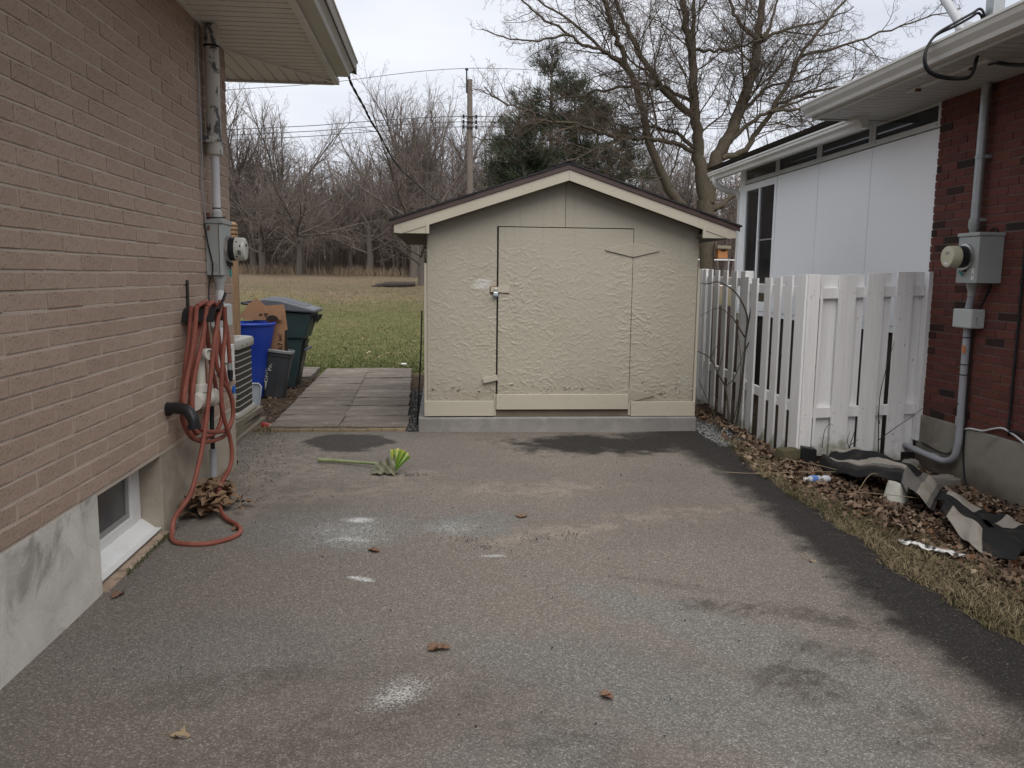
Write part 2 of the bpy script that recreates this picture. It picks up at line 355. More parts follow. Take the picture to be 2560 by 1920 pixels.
M['drip_brown'] = plain('brown_metal_edge', (0.062, 0.040, 0.036), 0.4, 0.12, 3, 0.05, bump=0.0, spec=0.4)
M['shingle'] = plain('dark_shingle', (0.026, 0.024, 0.026), 0.9, 0.35, 6, 0.35, 90, 0.7, 200)
M['shingle_brown'] = plain('brown_shingle', (0.062, 0.048, 0.038), 0.9, 0.35, 5, 0.35, 90, 0.7, 200, dirt=(0.10, 0.08, 0.045))
M['raw_wood'] = plain('unpainted_sill_wood', (0.135, 0.112, 0.085), 0.8, 0.3, 6, 0.2, 60, 0.3, 60)
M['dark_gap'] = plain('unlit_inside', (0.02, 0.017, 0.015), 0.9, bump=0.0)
# whites and greys
M['soffit'] = plain('soffit_metal', (0.74, 0.71, 0.65), 0.5, 0.08, 1.5, 0.04, 40, 0.08, 120, dirt=(0.30, 0.27, 0.23), damt=0.3)
M['gutter_l'] = plain('greige_gutter', (0.50, 0.475, 0.43), 0.35, 0.08, 2, 0.03, bump=0.04, dirt=(0.3, 0.27, 0.23), damt=0.3)
M['white_metal'] = plain('white_gutter_metal', (0.66, 0.65, 0.62), 0.35, 0.08, 1.5, 0.03, bump=0.04, dirt=(0.30, 0.26, 0.21), damt=0.35, ds=3)
M['soffit_r'] = plain('white_soffit', (0.50, 0.485, 0.46), 0.5, 0.08, 1.5, 0.03, bump=0.05, dirt=(0.25, 0.2, 0.15), damt=0.3)
M['sun_panel'] = plain('sunroom_white_panel', (0.86, 0.868, 0.872), 0.45, 0.03, 1.0, 0.02, 30, 0.05, 200)
M['sun_frame'] = plain('sunroom_frame', (0.60, 0.60, 0.585), 0.4, 0.06, 2, 0.03, bump=0.03, dirt=(0.25, 0.22, 0.18), damt=0.25)
n = NT('fence_white'); a = n.noise(3, 5); z = n.xyz()[2]
c = n.ramp(n.noise(9, 5, 0.6, vec=n.mapv((4, 4, 0.25))), [(0.3, (0.76, 0.755, 0.75)), (0.65, (0.85, 0.845, 0.84))])
c = n.mix(n.m_('MULTIPLY', n.step(n.noise(26, 5, 0.7, vec=n.mapv((1.5, 1.5, 0.3))), 0.63, 0.74), 0.65), c, (0.30, 0.275, 0.245))
moss = n.m_('MULTIPLY', n.m_('SUBTRACT', 1.0, n.step(n.m_('ADD', z, n.m_('MULTIPLY_ADD', n.noise(14, 4), 0.45, -0.22)), 0.02, 0.22)), n.step(a, 0.45, 0.6))
c = n.mix(n.m_('MULTIPLY', moss, 0.7), c, (0.155, 0.165, 0.065))
kn = n.vor(5.0, vec=n.mapv((2, 2, 1)))
c = n.mix(n.m_('MULTIPLY', n.m_('SUBTRACT', 1.0, n.step(kn, 0.04, 0.07)), 0.7), c, (0.2, 0.19, 0.18))
M['fence_white'] = n.done(c, 0.55, n.bump(n.noise(18, 4, vec=n.mapv((4, 4, 0.3))), 0.22, 0.004), spec=0.3)
M['vinyl'] = plain('white_vinyl', (0.72, 0.725, 0.72), 0.35, 0.05, 4, 0.02, bump=0.02, dirt=(0.45, 0.38, 0.28), damt=0.25, ds=6)
M['cream'] = plain('cream_caulk_frame', (0.66, 0.61, 0.50), 0.5, 0.06, 4, 0.03, bump=0.03, dirt=(0.4, 0.3, 0.2), damt=0.3, ds=8)
M['pvc'] = plain('white_pvc', (0.64, 0.62, 0.56), 0.35, 0.05, 4, 0.02, bump=0.0, dirt=(0.4, 0.35, 0.26), damt=0.25, ds=9)
M['conduit_white'] = plain('white_conduit', (0.62, 0.62, 0.64), 0.4, 0.06, 4, 0.02, bump=0.0)
M['conduit_grey'] = plain('grey_conduit', (0.345, 0.355, 0.38), 0.45, 0.08, 4, 0.03, bump=0.0, dirt=(0.2, 0.19, 0.18), damt=0.25)
M['galv'] = plain('galvanised_steel', (0.36, 0.38, 0.385), 0.42, 0.22, 14, 0.1, 90, 0.05, 120, metal=0.5)
M['meter_grey'] = plain('grey_enclosure', (0.355, 0.375, 0.365), 0.45, 0.06, 3, 0.03, bump=0.04, dirt=(0.22, 0.21, 0.19), damt=0.25)
M['meter_light'] = plain('light_grey_enclosure', (0.47, 0.49, 0.48), 0.45, 0.05, 3, 0.03, bump=0.03)
M['meter_cream'] = plain('meter_cover_cream', (0.50, 0.49, 0.36), 0.3, 0.04, 6, 0.02, bump=0.0, spec=0.5)
M['meter_pale'] = plain('meter_cover_pale', (0.50, 0.51, 0.45), 0.25, 0.04, 6, 0.02, bump=0.0, spec=0.5)
M['steel_ring'] = plain('steel_ring', (0.52, 0.51, 0.49), 0.3, 0.1, 20, 0.05, bump=0.0, metal=0.9)
M['black'] = plain('black_plastic', (0.018, 0.018, 0.020), 0.4, 0.15, 6, 0.1, bump=0.05)
M['rubber'] = plain('black_cable', (0.016, 0.016, 0.018), 0.5, 0.1, 9, 0.1, bump=0.0)
M['teal_tag'] = plain('teal_seal', (0.02, 0.24, 0.22), 0.4, bump=0.0)
M['orange_tag'] = plain('orange_tag', (0.55, 0.17, 0.04), 0.5, bump=0.0)
M['paper'] = plain('white_sticker', (0.68, 0.68, 0.66), 0.6, 0.03, bump=0.0)
M['blue_tap'] = plain('blue_handle', (0.02, 0.12, 0.45), 0.35, bump=0.0)
n = NT('peeling_paint')
nn = n.noise(15, 6, 0.72, vec=n.mapv((1, 1, 0.6)), dist=0.4); pz = n.step(nn, 0.552, 0.568)
c = n.mix(pz, n.ramp(n.noise(5, 4), [(0.3, (0.50, 0.475, 0.43)), (0.7, (0.60, 0.575, 0.53))]), (0.115, 0.120, 0.118))
M['peel'] = n.done(c, 0.65, n.bump(n.m_('SUBTRACT', 1.0, pz), 0.6, 0.006), spec=0.25)
n = NT('window_glass_screen'); sc = n.vor(520)
M['glass'] = n.done((0.085, 0.093, 0.100), 0.2, None, spec=0.5)
n = NT('dark_glass'); M['glass_dark'] = n.done(n.ramp(n.noise(3, 3), [(0.3, (0.012, 0.013, 0.015)), (0.7, (0.028, 0.030, 0.033))]), 0.06, n.bump(n.noise(2.5, 2), 0.03, 0.02), spec=0.55)
M['grey_frame'] = plain('window_screen_frame', (0.30, 0.29, 0.27), 0.5, 0.08, bump=0.0)
# hose, bins, AC
n = NT('hose_rubber'); a = n.noise(7, 4)
c = n.ramp(a, [(0.3, (0.185, 0.054, 0.037)), (0.6, (0.255, 0.082, 0.058)), (0.8, (0.33, 0.140, 0.105))])
c = n.mix(n.m_('MULTIPLY', n.step(n.noise(22, 4, 0.7), 0.58, 0.8), 0.4), c, (0.14, 0.07, 0.05))
M['hose'] = n.done(c, 0.55, n.bump(n.noise(90, 3), 0.15, 0.003), spec=0.3)
M['blue_bin'] = plain('blue_plastic', (0.016, 0.052, 0.365), 0.42, 0.10, 3, 0.05, 40, 0.08, 90, dirt=(0.05, 0.08, 0.25), damt=0.35)
M['grey_bin'] = plain('charcoal_plastic', (0.038, 0.042, 0.047), 0.5, 0.15, 4, 0.1, 50, 0.15, 80, dirt=(0.1, 0.1, 0.1), damt=0.3)
M['grey_rim'] = plain('scuffed_grey_plastic', (0.17, 0.18, 0.185), 0.5, 0.2, 6, 0.1, 50, 0.1)
M['green_bin'] = plain('dark_green_plastic', (0.018, 0.034, 0.036), 0.45, 0.15, 3, 0.08, 50, 0.1, dirt=(0.05, 0.06, 0.06), damt=0.3)
M['lid_grey'] = plain('slate_lid_plastic', (0.085, 0.092, 0.108), 0.38, 0.12, 3, 0.06, 50, 0.08)
n = NT('cardboard'); a = n.noise(4, 5); fl = n.noise(60, 3, vec=n.mapv((1, 1, 9)))
M['card'] = n.done(n.ramp(n.m_('MULTIPLY_ADD', fl, 0.3, n.m_('MULTIPLY', a, 0.7)), [(0.3, (0.230, 0.128, 0.074)), (0.7, (0.300, 0.172, 0.103))]), 0.85, n.bump(a, 0.2, 0.02), spec=0.15)
M['ink'] = plain('printing_ink', (0.02, 0.015, 0.012), 0.7, bump=0.0)
M['worn_white'] = plain('worn_white_print', (0.42, 0.43, 0.42), 0.7, 0.3, 30, 0.2, bump=0.0)
M['ac_cream'] = plain('unit_cream_paint', (0.44, 0.43, 0.385), 0.45, 0.06, 3, 0.03, bump=0.03, dirt=(0.25, 0.22, 0.17), damt=0.3)
M['ac_dark'] = plain('coil_fins', (0.055, 0.050, 0.042), 0.7, 0.2, 8, 0.3, 140, 0.4, 200)
M['tray'] = plain('clear_pale_plastic', (0.42, 0.46, 0.50), 0.25, 0.06, 4, 0.03, bump=0.02)
n = NT('grey_timber'); g = n.noise(7, 6, 0.65, vec=n.mapv((9, 0.7, 9)))
M['timber'] = n.done(n.ramp(g, [(0.25, (0.115, 0.097, 0.074)), (0.55, (0.220, 0.192, 0.150)), (0.8, (0.300, 0.265, 0.212))]), 0.9, n.bump(g, 0.5, 0.008), spec=0.15)
n = NT('tan_post_wood'); g = n.noise(7, 5, 0.6, vec=n.mapv((9, 9, 0.7)))
M['post_wood'] = n.done(n.ramp(g, [(0.3, (0.225, 0.142, 0.080)), (0.7, (0.315, 0.210, 0.128))]), 0.8, n.bump(g, 0.3, 0.004), spec=0.2)
n = NT('slate_paver'); a = n.noise(2.2, 6, 0.65, vec=n.mapv((0.55, 1.6, 1))); b = n.noise(11, 6, 0.7, vec=n.mapv((0.4, 1.7, 1)))
k = n.m_('ADD', n.m_('MULTIPLY', n.orand(), 0.18), n.m_('MULTIPLY', a, 0.8))
c = n.ramp(k, [(0.28, (0.104, 0.086, 0.070)), (0.52, (0.172, 0.145, 0.119)), (0.75, (0.240, 0.204, 0.168))])
c = n.mix(n.m_('MULTIPLY', n.step(b, 0.58, 0.68), 0.6), c, (0.36, 0.325, 0.285))
c = n.mix(n.m_('MULTIPLY', n.step(n.noise(6, 5, 0.7, vec=n.mapv(loc=(2, 4, 0))), 0.52, 0.68), 0.55), c, (0.078, 0.067, 0.057))
M['paver'] = n.done(c, 0.8, n.bump(n.m_('ADD', n.m_('MULTIPLY', a, 2.0), b), 1.0, 0.03), spec=0.25)
M['paver_edge'] = plain('ochre_paver_edge', (0.215, 0.165, 0.105), 0.85, 0.3, 9, 0.1, 50, 0.3, 60)
# plants
n = NT('bark'); X, Y, Z_ = n.xyz(); g = n.noise(9, 6, 0.7, vec=n.mapv((5, 5, 0.9)))
c = n.ramp(g, [(0.3, (0.050, 0.040, 0.029)), (0.7, (0.120, 0.100, 0.076))])
c = n.mix(n.m_('MULTIPLY', n.step(n.noise(1.3, 4), 0.52, 0.7), 0.4), c, (0.092, 0.088, 0.050))
M['bark'] = n.done(c, 0.95, n.bump(g, 0.8, 0.03), spec=0.1)
M['twig'] = plain('twig_bark', (0.105, 0.082, 0.066), 0.9, 0.3, 0.8, 0.0, bump=0.0, spec=0.1)
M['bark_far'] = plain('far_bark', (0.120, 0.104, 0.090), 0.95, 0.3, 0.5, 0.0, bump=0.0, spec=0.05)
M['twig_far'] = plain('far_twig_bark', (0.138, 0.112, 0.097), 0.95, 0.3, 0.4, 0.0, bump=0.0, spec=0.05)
M['needle'] = by_attr('pine_needle', [(0.0, (0.022, 0.031, 0.018)), (0.5, (0.055, 0.068, 0.040)), (0.85, (0.105, 0.112, 0.072)), (1.0, (0.115, 0.095, 0.055))])
M['sapling'] = plain('sapling_bark', (0.072, 0.062, 0.050), 0.9, 0.25, 6, 0.1, bump=0.1, spec=0.1)
n = NT('stalk_green'); M['stalk'] = n.done(n.ramp(n.noise(9, 3), [(0.3, (0.17, 0.21, 0.085)), (0.7, (0.27, 0.315, 0.155))]), 0.4, None, spec=0.35)
n = NT('leaf_green'); c = n.ramp(n.attr('rnd'), [(0.0, (0.012, 0.048, 0.004)), (0.4, (0.055, 0.130, 0.008)), (0.7, (0.20, 0.255, 0.020)), (1.0, (0.34, 0.30, 0.07))])
M['leaf_green'] = n.done(c, 0.38, n.bump(n.noise(40, 3), 0.2, 0.004), spec=0.4)
M['leaf_wilt'] = plain('wilted_leaf', (0.155, 0.158, 0.105), 0.6, 0.25, 12, 0.1, bump=0.3, bs=40, dirt=(0.07, 0.055, 0.035), damt=0.6, ds=14)
M['dry_leaf'] = plain('curled_dry_leaf', (0.160, 0.092, 0.060), 0.75, 0.3, 20, 0.15, bump=0.3, bs=60)
M['pale_leaf'] = plain('pale_dry_leaf', (0.29, 0.215, 0.135), 0.75, 0.3, 20, 0.15, bump=0.3, bs=60)
M['corn'] = plain('bleached_stalk_leaf', (0.205, 0.130, 0.078), 0.8, 0.35, 9, 0.15, bump=0.3, bs=40)
# rug, oddments
n = NT('striped_rug'); c = n.attr('tint', 'Color'); w = n.noise(150, 2); c = n.mix(n.m_('MULTIPLY', w, 0.45), c, n.mix(0.7, c, (0.02, 0.018, 0.016)))
c = n.mix(n.m_('MULTIPLY', n.step(n.noise(7, 5, 0.7), 0.5, 0.75), 0.35), c, (0.11, 0.088, 0.066))
M['rug'] = n.done(c, 0.95, n.bump(w, 0.7, 0.006), spec=0.05)
M['pot'] = plain('weathered_white_pot', (0.52, 0.51, 0.455), 0.5, 0.12, 6, 0.05, bump=0.1, dirt=(0.18, 0.16, 0.11), damt=0.5, ds=9)
M['mossy'] = plain('mossy_stone', (0.088, 0.076, 0.044), 0.95, 0.4, 14, 0.2, 60, 0.7, 50, dirt=(0.14, 0.125, 0.085), damt=0.5, ds=12)
M['rock'] = plain('grey_rock', (0.20, 0.19, 0.165), 0.9, 0.3, 9, 0.15, 60, 0.6, 50)
M['can_red'] = plain('red_can_print', (0.36, 0.022, 0.030), 0.3, 0.1, bump=0.0, spec=0.5)
M['alu'] = plain('bare_aluminium', (0.62, 0.62, 0.62), 0.28, 0.05, bump=0.0, metal=0.9)
M['lock_steel'] = plain('padlock_steel', (0.55, 0.60, 0.62), 0.3, 0.05, bump=0.0, metal=0.7)
M['lock_blue'] = plain('padlock_blue_band', (0.10, 0.14, 0.23), 0.4, bump=0.0)
M['rust'] = plain('rusty_steel', (0.16, 0.075, 0.04), 0.8, 0.35, 25, 0.2, bump=0.3)
M['bottle'] = plain('clear_bottle_plastic', (0.52, 0.54, 0.58), 0.15, 0.1, 20, 0.05, bump=0.0, spec=0.5)
M['bottle_blue'] = plain('blue_bottle_label', (0.12, 0.22, 0.52), 0.35, 0.2, 30, bump=0.0)
M['pole'] = plain('weathered_pole', (0.155, 0.130, 0.112), 0.95, 0.25, 1.2, 0.1, 20, 0.3, 20)
M['wire'] = plain('bare_wire', (0.08, 0.08, 0.085), 0.6, bump=0.0)
M['orange_wood'] = plain('orange_cedar', (0.34, 0.145, 0.055), 0.7, 0.2, 9, bump=0.1)
M['dish_grey'] = plain('grey_bracket_paint', (0.42, 0.43, 0.45), 0.45, 0.06, bump=0.0)
M['brown_skirt'] = plain('brown_skirt_board', (0.050, 0.034, 0.030), 0.8, 0.25, 6, 0.1, bump=0.2)
M['purple_cap'] = plain('litter_wrapper', (0.6, 0.6, 0.6), 0.5, bump=0.0)
M['log'] = plain('log_bark', (0.052, 0.045, 0.039), 0.95, 0.35, 3, 0.2, 20, 0.7, 20)
M['grit'] = by_attr('sandy_grit', [(0.0, (0.11, 0.09, 0.075)), (0.6, (0.22, 0.185, 0.15)), (1.0, (0.36, 0.31, 0.26))], 0.9)
M['joint'] = plain('joint_dirt', (0.105, 0.088, 0.070), 0.95, 0.3, 9, 0.2, 60, 0.4, 60)
# ------------------------------------------------------------------ ground
def sm(t): t = np.clip(t, 0, 1); return t * t * (3 - 2 * t)
def tz(x, y):
    x = np.asarray(x, float); y = np.asarray(y, float)
    z = -0.03 + 1.07 * sm((y - 13) / 17.0) + 0.028 * np.clip(y - 30, 0, 15) + 0.012 * np.clip(y - 45, 0, 200)
    z = z - 0.11 * sm((x - 2.5) / 1.5) * (1 - sm((y - 7.5) / 3.5)) * (1 - sm((-y - 4) / 4.0))
    z = z + 0.02 * np.sin(x * 1.7 + y * 0.9) * sm((y - 13) / 6) + 0.05 * np.sin(x * 0.31 + 2) * np.sin(y * 0.23) * sm((y - 16) / 10)
    return z
xs = np.unique(np.concatenate([np.linspace(-400, -40, 14), np.linspace(-40, -8, 33), np.linspace(-8, 10, 91), np.linspace(10, 40, 31), np.linspace(40, 400, 14)]))
ys = np.unique(np.concatenate([np.linspace(-60, -6, 10), np.linspace(-6, 16, 89), np.linspace(16, 60, 89), np.linspace(60, 120, 25), np.linspace(120, 700, 12)]))
GX, GY = np.meshgrid(xs, ys); GZ = tz(GX, GY)
nx, ny = len(xs), len(ys)
ii = (np.arange(ny - 1)[:, None] * nx + np.arange(nx - 1)[None, :]).ravel()
V = np.stack([GX.ravel(), GY.ravel(), GZ.ravel()], 1); F = np.stack([ii, ii + 1, ii + 1 + nx, ii + nx], 1)
put('ground', np_mesh('ground', V, [F]), M['turf'], smooth=True, kind='structure', fix=False)

# asphalt driveway, worn wavy right edge with a real thickness
def drive_edge(y):
    e = np.interp(y, [-8, 2.0, 2.99, 3.89, 4.3, 5.2, 6.0, 6.44, 6.7, 7.2, 7.8], [2.46, 2.44, 2.42, 2.40, 2.45, 2.49, 2.52, 2.56, 2.62, 2.66, 2.66])
    return e + 0.018 * np.sin(y * 9.1) + 0.012 * np.sin(y * 23.0 + 1) + 0.008 * np.sin(y * 47)
ysd = np.concatenate([np.arange(-8, 1.6, 0.1), np.arange(1.6, 7.761, 0.02)])
tt = np.linspace(0, 1, 200); rows = []
for y in ysd:
    e = float(drive_edge(y)); x0 = -1.60 if y < 6.35 else -1.60 - 0.25 * sm((y - 6.35) / 0.8)
    x = x0 + (e - x0) * tt
    z = 0.004 * np.sin(x * 2.1 + y) + 0.003 * np.sin(y * 3.7 + x * 1.3) - 0.012 * sm((x - e + 0.25) / 0.25) - 0.002
    rows.append(np.stack([np.append(x, e + 0.012), np.full(len(tt) + 1, y), np.append(z, -0.07)], 1))
V = np.concatenate(rows); nx = len(tt) + 1
ii = (np.arange(len(ysd) - 1)[:, None] * nx + np.arange(nx - 1)[None, :]).ravel()
def vnoise(x, y, sc, seed, octv=5, gain=0.58):
    r = np.random.default_rng(seed); G = r.random((64, 64)); out = np.zeros_like(x); amp = 1.0; tot = 0.0
    for o_ in range(octv):
        u, v = x * sc + 17.3 * o_, y * sc + 5.7 * o_; i, j = np.floor(u).astype(int), np.floor(v).astype(int); fu, fv = u - i, v - j; fu = fu * fu * (3 - 2 * fu); fv = fv * fv * (3 - 2 * fv)
        g = lambda a, b: G[a % 64, b % 64]
        out += amp * (g(i, j) * (1 - fu) * (1 - fv) + g(i + 1, j) * fu * (1 - fv) + g(i, j + 1) * (1 - fu) * fv + g(i + 1, j + 1) * fu * fv); tot += amp; amp *= gain; sc *= 2.05
    return out / tot
DX, DY = V[:, 0].copy(), V[:, 1].copy()
W1 = vnoise(DX, DY, 2.3, 1) - 0.5; W2 = vnoise(DX, DY, 9, 2) - 0.5; WS = W1 * 1.5 + W2 * 1.2
def spot(cx, cy, rx, ry, soft=0.35, warp=0.0, rot=0.0):
    c, s = math.cos(-rot), math.sin(-rot); u, v = (DX - cx) * c - (DY - cy) * s, (DX - cx) * s + (DY - cy) * c
    return 1 - sm((np.hypot(u / rx, v / ry) + warp - (1 - soft)) / (2 * soft))
mxm = lambda *a: np.clip(np.maximum.reduce(a), 0, 1)
tar = sm((DX - np.interp(DY, [0, 2.4, 2.7, 3.2, 4.26, 5.09, 5.58, 6.5, 7.8], [1.95, 1.97, 1.96, 1.92, 2.0, 2.12, 2.15, 2.10, 2.0]) + WS * 0.09 + (vnoise(DX * 0.8 + DY * 0.6, DY * 0.8 - DX * 0.6, 13, 9, 5) - 0.5) * 0.16 + 0.08) / 0.22)
tar = mxm(tar, 0.82 * spot(-0.83, 7.27, 0.36, 0.36, 0.10, WS * 0.5), spot(1.50, 7.12, 0.85, 0.40, 0.3, WS * 0.8), 0.28 * spot(0.3, 7.75, 1.4, 0.3, 0.8, WS), 0.9 * spot(2.15, 7.3, 0.6, 0.5, 0.3, WS * 0.6))
chk = mxm(1.0 * spot(-0.51, 4.90, 0.085, 0.045, 0.9, WS), 0.75 * spot(-0.50, 4.52, 0.12, 0.05, 0.9, WS), 0.4 * spot(-0.5, 4.62, 0.25, 0.22, 0.9, WS), 0.38 * spot(0.05, 4.72, 0.12, 0.14, 0.9, WS), 0.95 * spot(-0.405, 3.895, 0.078, 0.026, 0.3, WS * 0.5, R(-28)), 0.6 * spot(-0.15, 2.755, 0.16, 0.075, 0.8, WS * 0.9, R(42)), 0.8 * spot(0.27, 4.21, 0.09, 0.013, 0.4, W2))
snd = mxm(0.8 * spot(-1.25, 6.3, 0.42, 0.75, 0.6, WS), *[0.65 * spot(a, b, c, d, 0.6, WS, R(e)) for a, b, c, d, e in ((0.22, 4.4, 0.24, 0.10, -35), (-1.3, 5.3, 0.25, 0.4, 0), (0.75, 4.6, 0.45, 0.1, 20), (-1.45, 7.2, 0.3, 0.5, 0), (-0.35, 6.0, 0.4, 0.15, 10), (-0.75, 5.5, 0.5, 0.2, 20), (1.6, 4.9, 0.5, 0.2, 15), (0.6, 5.6, 0.7, 0.2, 0))]) * sm((vnoise(DX, DY, 16, 5) - 0.3) / 0.35)
drk = mxm(*[k * spot(a, b, c, d, 0.6, WS * 1.2, R(e)) for a, b, c, d, e, k in ((1.35, 3.45, 0.24, 0.09, -20, 0.9), (1.33, 2.78, 0.15, 0.11, 0, 0.9), (1.72, 3.3, 0.2, 0.07, -30, 0.8), (1.5, 3.02, 0.09, 0.06, 0, 0.7), (1.88, 2.3, 0.35, 0.16, -15, 0.8), (-0.35, 2.5, 0.6, 0.16, 20, 0.5), (-0.75, 2.85, 0.35, 0.1, 10, 0.45), (1.1, 3.75, 0.3, 0.06, -25, 0.5), (0.45, 2.35, 0.6, 0.12, -30, 0.45), (1.65, 2.95, 0.12, 0.05, 10, 0.6))])
tea = mxm(0.9 * spot(-0.58, 4.72, 0.55, 0.36, 0.5, WS), spot(0.12, 4.78, 0.26, 0.26, 0.4, WS), spot(0.75, 2.72, 0.8, 0.17, 0.6, WS, R(-40)), spot(1.2, 3.15, 0.9, 0.20, 0.6, WS, R(-52)), 0.8 * spot(0.45, 2.15, 0.5, 0.25, 0.6, WS, R(-35)), 0.5 * spot(-0.9, 3.2, 0.6, 0.3, 0.7, WS))
drk = drk * (0.25 + 0.95 * sm((vnoise(DX, DY, 24, 15, 4) - 0.36) / 0.22)); tea = mxm(tea, 0.75 * spot(1.05, 2.55, 1.1, 0.36, 0.7, WS, R(-42))); fad = np.clip(sm((vnoise(DX, DY, 0.75, 7) - 0.42) / 0.25) * 0.9, 0, 1)
one = np.ones_like(DX)
dme = np_mesh('driveway', V, [np.stack([ii, ii + 1, ii + 1 + nx, ii + nx], 1)], colr=np.stack([tar, chk, snd, one], 1))
at_ = dme.attributes.new('stain', 'FLOAT_COLOR', 'POINT'); at_.data.foreach_set('color', np.stack([drk, tea, fad, one], 1).astype(np.float32).ravel())
put('driveway', dme, M['asphalt'], smooth=True, kind='structure', fix=False)

# paved path of slate-look slabs
path = thing('garden_path', None, None, (-1.0, 10.2, 0.0)); path['kind'] = 'structure'
def slab_mesh(w, d, seed):
    r = random.Random(seed); j = lambda s: r.uniform(-s, s)
    n = 7; top = []
    g = [[(-w / 2 + w * i / n, -d / 2 + d * k / n) for i in range(n + 1)] for k in range(n + 1)]
    V = []; F = []
    for k in range(n + 1):
        for i in range(n + 1):
            x, y = g[k][i]; e = i in (0, n) or k in (0, n)
            V.append((x + (j(0.006) if e else 0), y + (j(0.006) if e else 0), 0.05 + j(0.0035) - (0.006 if e else 0)))
    for k in range(n):
        for i in range(n): a = k * (n + 1) + i; F.append((a, a + 1, a + n + 2, a + n + 1))
    ring = [i for i in range(n + 1)] + [(k + 1) * (n + 1) - 1 for k in range(1, n + 1)] + [n * (n + 1) + i for i in range(n - 1, -1, -1)] + [k * (n + 1) for k in range(n - 1, 0, -1)]
    b = len(V); V += [(V[i][0], V[i][1], -0.03) for i in ring]; m = len(ring)
    F += [(ring[i], b + i, b + (i + 1) % m, ring[(i + 1) % m]) for i in range(m)]
    mb = MB(); mb.v = V; mb.f = F; me = mb.mesh('paving_slab'); me.materials.append(M['paver']); return me
sv = [slab_mesh(0.654, 0.615, s) for s in range(5)]
MB().hexa([(-1.64, 7.79, -0.03), (-0.33, 7.79, -0.03), (-0.47, 12.78, -0.03), (-1.79, 12.78, -0.03)], [(-1.64, 7.79, 0.034), (-0.33, 7.79, 0.034), (-0.47, 12.78, 0.034), (-1.79, 12.78, 0.034)]).build('joint_sand', M['joint'], path)
y = 7.80; k = 0
for r_ in range(8):
    for c_ in range(2):
        cx = (-1.315 if c_ == 0 else -0.655) - (y - 7.8) * 0.028 + rnd.uniform(-0.006, 0.006)
        inst('paving_slab', sv[k % 5], path, (cx, y + 0.30 + rnd.uniform(-0.006, 0.006), rnd.uniform(-0.006, 0.006)), (R(rnd.uniform(-0.5, 0.5)), R(rnd.uniform(-0.5, 0.5)), R(rnd.choice((0, 180)) + rnd.uniform(-0.7, 0.7)))); k += 1
    y += 0.622
for cx, cy in ((-2.20, 11.98), (-2.22, 12.58), (-2.86, 12.0)):
    inst('paving_slab', sv[k % 5], path, (cx, cy, 0.0), (0, 0, R(rnd.uniform(-1, 1)))); k += 1
for i in range(10):
    x0 = -1.62 + i * 0.131
    MB().box(x0, x0 + 0.127, 7.745 + rnd.uniform(-.004, .004), 7.795, -0.03, 0.022 + rnd.uniform(-.003, .003)).build('edging_brick', M['paver_edge'], path, bevel=0.004)

# ------------------------------------------------------------------ brick wall builder
def brick_mesh(L, H, D, seed, mat):
    r = random.Random(seed); j = lambda s=0.0016: r.uniform(-s, s); c = 0.0025
    o = [(-L / 2, -H / 2), (L / 2, -H / 2), (L / 2, H / 2), (-L / 2, H / 2)]
    V = [(-D, y, z) for y, z in o] + [(-c + j(), y + j(), z + j()) for y, z in o] + [(j(), y - math.copysign(c, y) + j(), z - math.copysign(c, z) + j()) for y, z in o]
    F = [(8, 9, 10, 11)] + [(4 + i, 4 + (i + 1) % 4, 8 + (i + 1) % 4, 8 + i) for i in range(4)] + [(i, (i + 1) % 4, 4 + (i + 1) % 4, 4 + i) for i in range(4)]
    mb = MB(); mb.v = V; mb.f = F; me = mb.mesh('brick'); me.materials.append(mat); return me
def brick_wall(house, part_parent, xface, sgn, y0, y1, z0, z1, course, pitch, joint, phase_y, phase_row, mat, vis, score):
    """bricks of the wall x = xface facing sgn; corner of the house at y1"""
    H = course - joint; L = pitch - joint; var = [brick_mesh(L, H, 0.05, s + int(pitch * 1000), mat) for s in range(6)]
    items = []; rows_ = int(round((z1 - z0) / course))
    for r_ in range(rows_):
        zc = z0 + (r_ + 0.5) * course; off = phase_y + (pitch / 2 if (r_ - phase_row) % 2 else 0.0)
        i0 = math.floor((y0 - off) / pitch)
        y = off + i0 * pitch
        while y < y1 - 0.02:
            a, b = max(y, y0) + joint / 2, min(y + pitch, y1 + joint / 2) - joint / 2
            if y + pitch > y1 - 0.03: b = y1
            if b - a > 0.03: items.append((zc, (a + b) / 2, (b - a) / L))
            if b >= y1 - 1e-6: break
            y += pitch
    items.sort(key=score); parts = [t for t in items if vis(t)][:300]; ps = set(parts); rest = [t for t in items if t not in ps]
    for zc, yc, sc in parts:
        inst('brick', rnd.choice(var), part_parent, (xface + sgn * rnd.uniform(-0.0025, 0.002), yc, zc), (R(rnd.uniform(-.35, .35)), R(rnd.uniform(-.4, .4)), 0 if sgn > 0 else math.pi), (1, sc, 1))
    mb = MB()
    for zc, yc, sc in rest:
        o = rnd.choice(var); dx = rnd.uniform(-0.0025, 0.002)
        mb.add([(xface + sgn * (v.co.x + dx), yc + v.co.y * sc * sgn, zc + v.co.z) for v in o.vertices], [tuple(p.vertices) for p in o.polygons], rnd.random())
    mb.build('brickwork', mat, house, attr=True, kind='stuff')

# ------------------------------------------------------------------ left house
LX = -1.58
hl = thing('brick_house', 'tan brick house with a basement window, soffit and gutter beside the driveway', 'house', (LX, 2.0, 0.0))
mw = MB(); mw.box(-9.0, LX - 0.0045, -8.0, 6.333, 0.47, 3.20)
wall_l = mw.build('wall', M['mortar_tan'], hl)
brick_wall(hl, hl, LX, 1, -3.0, 6.34, 0.49, 3.13, 0.0776, 0.3345, 0.0105, 3.412, 17, M['brick_tan'], lambda t: t[1] > 2.75, lambda t: t[1])
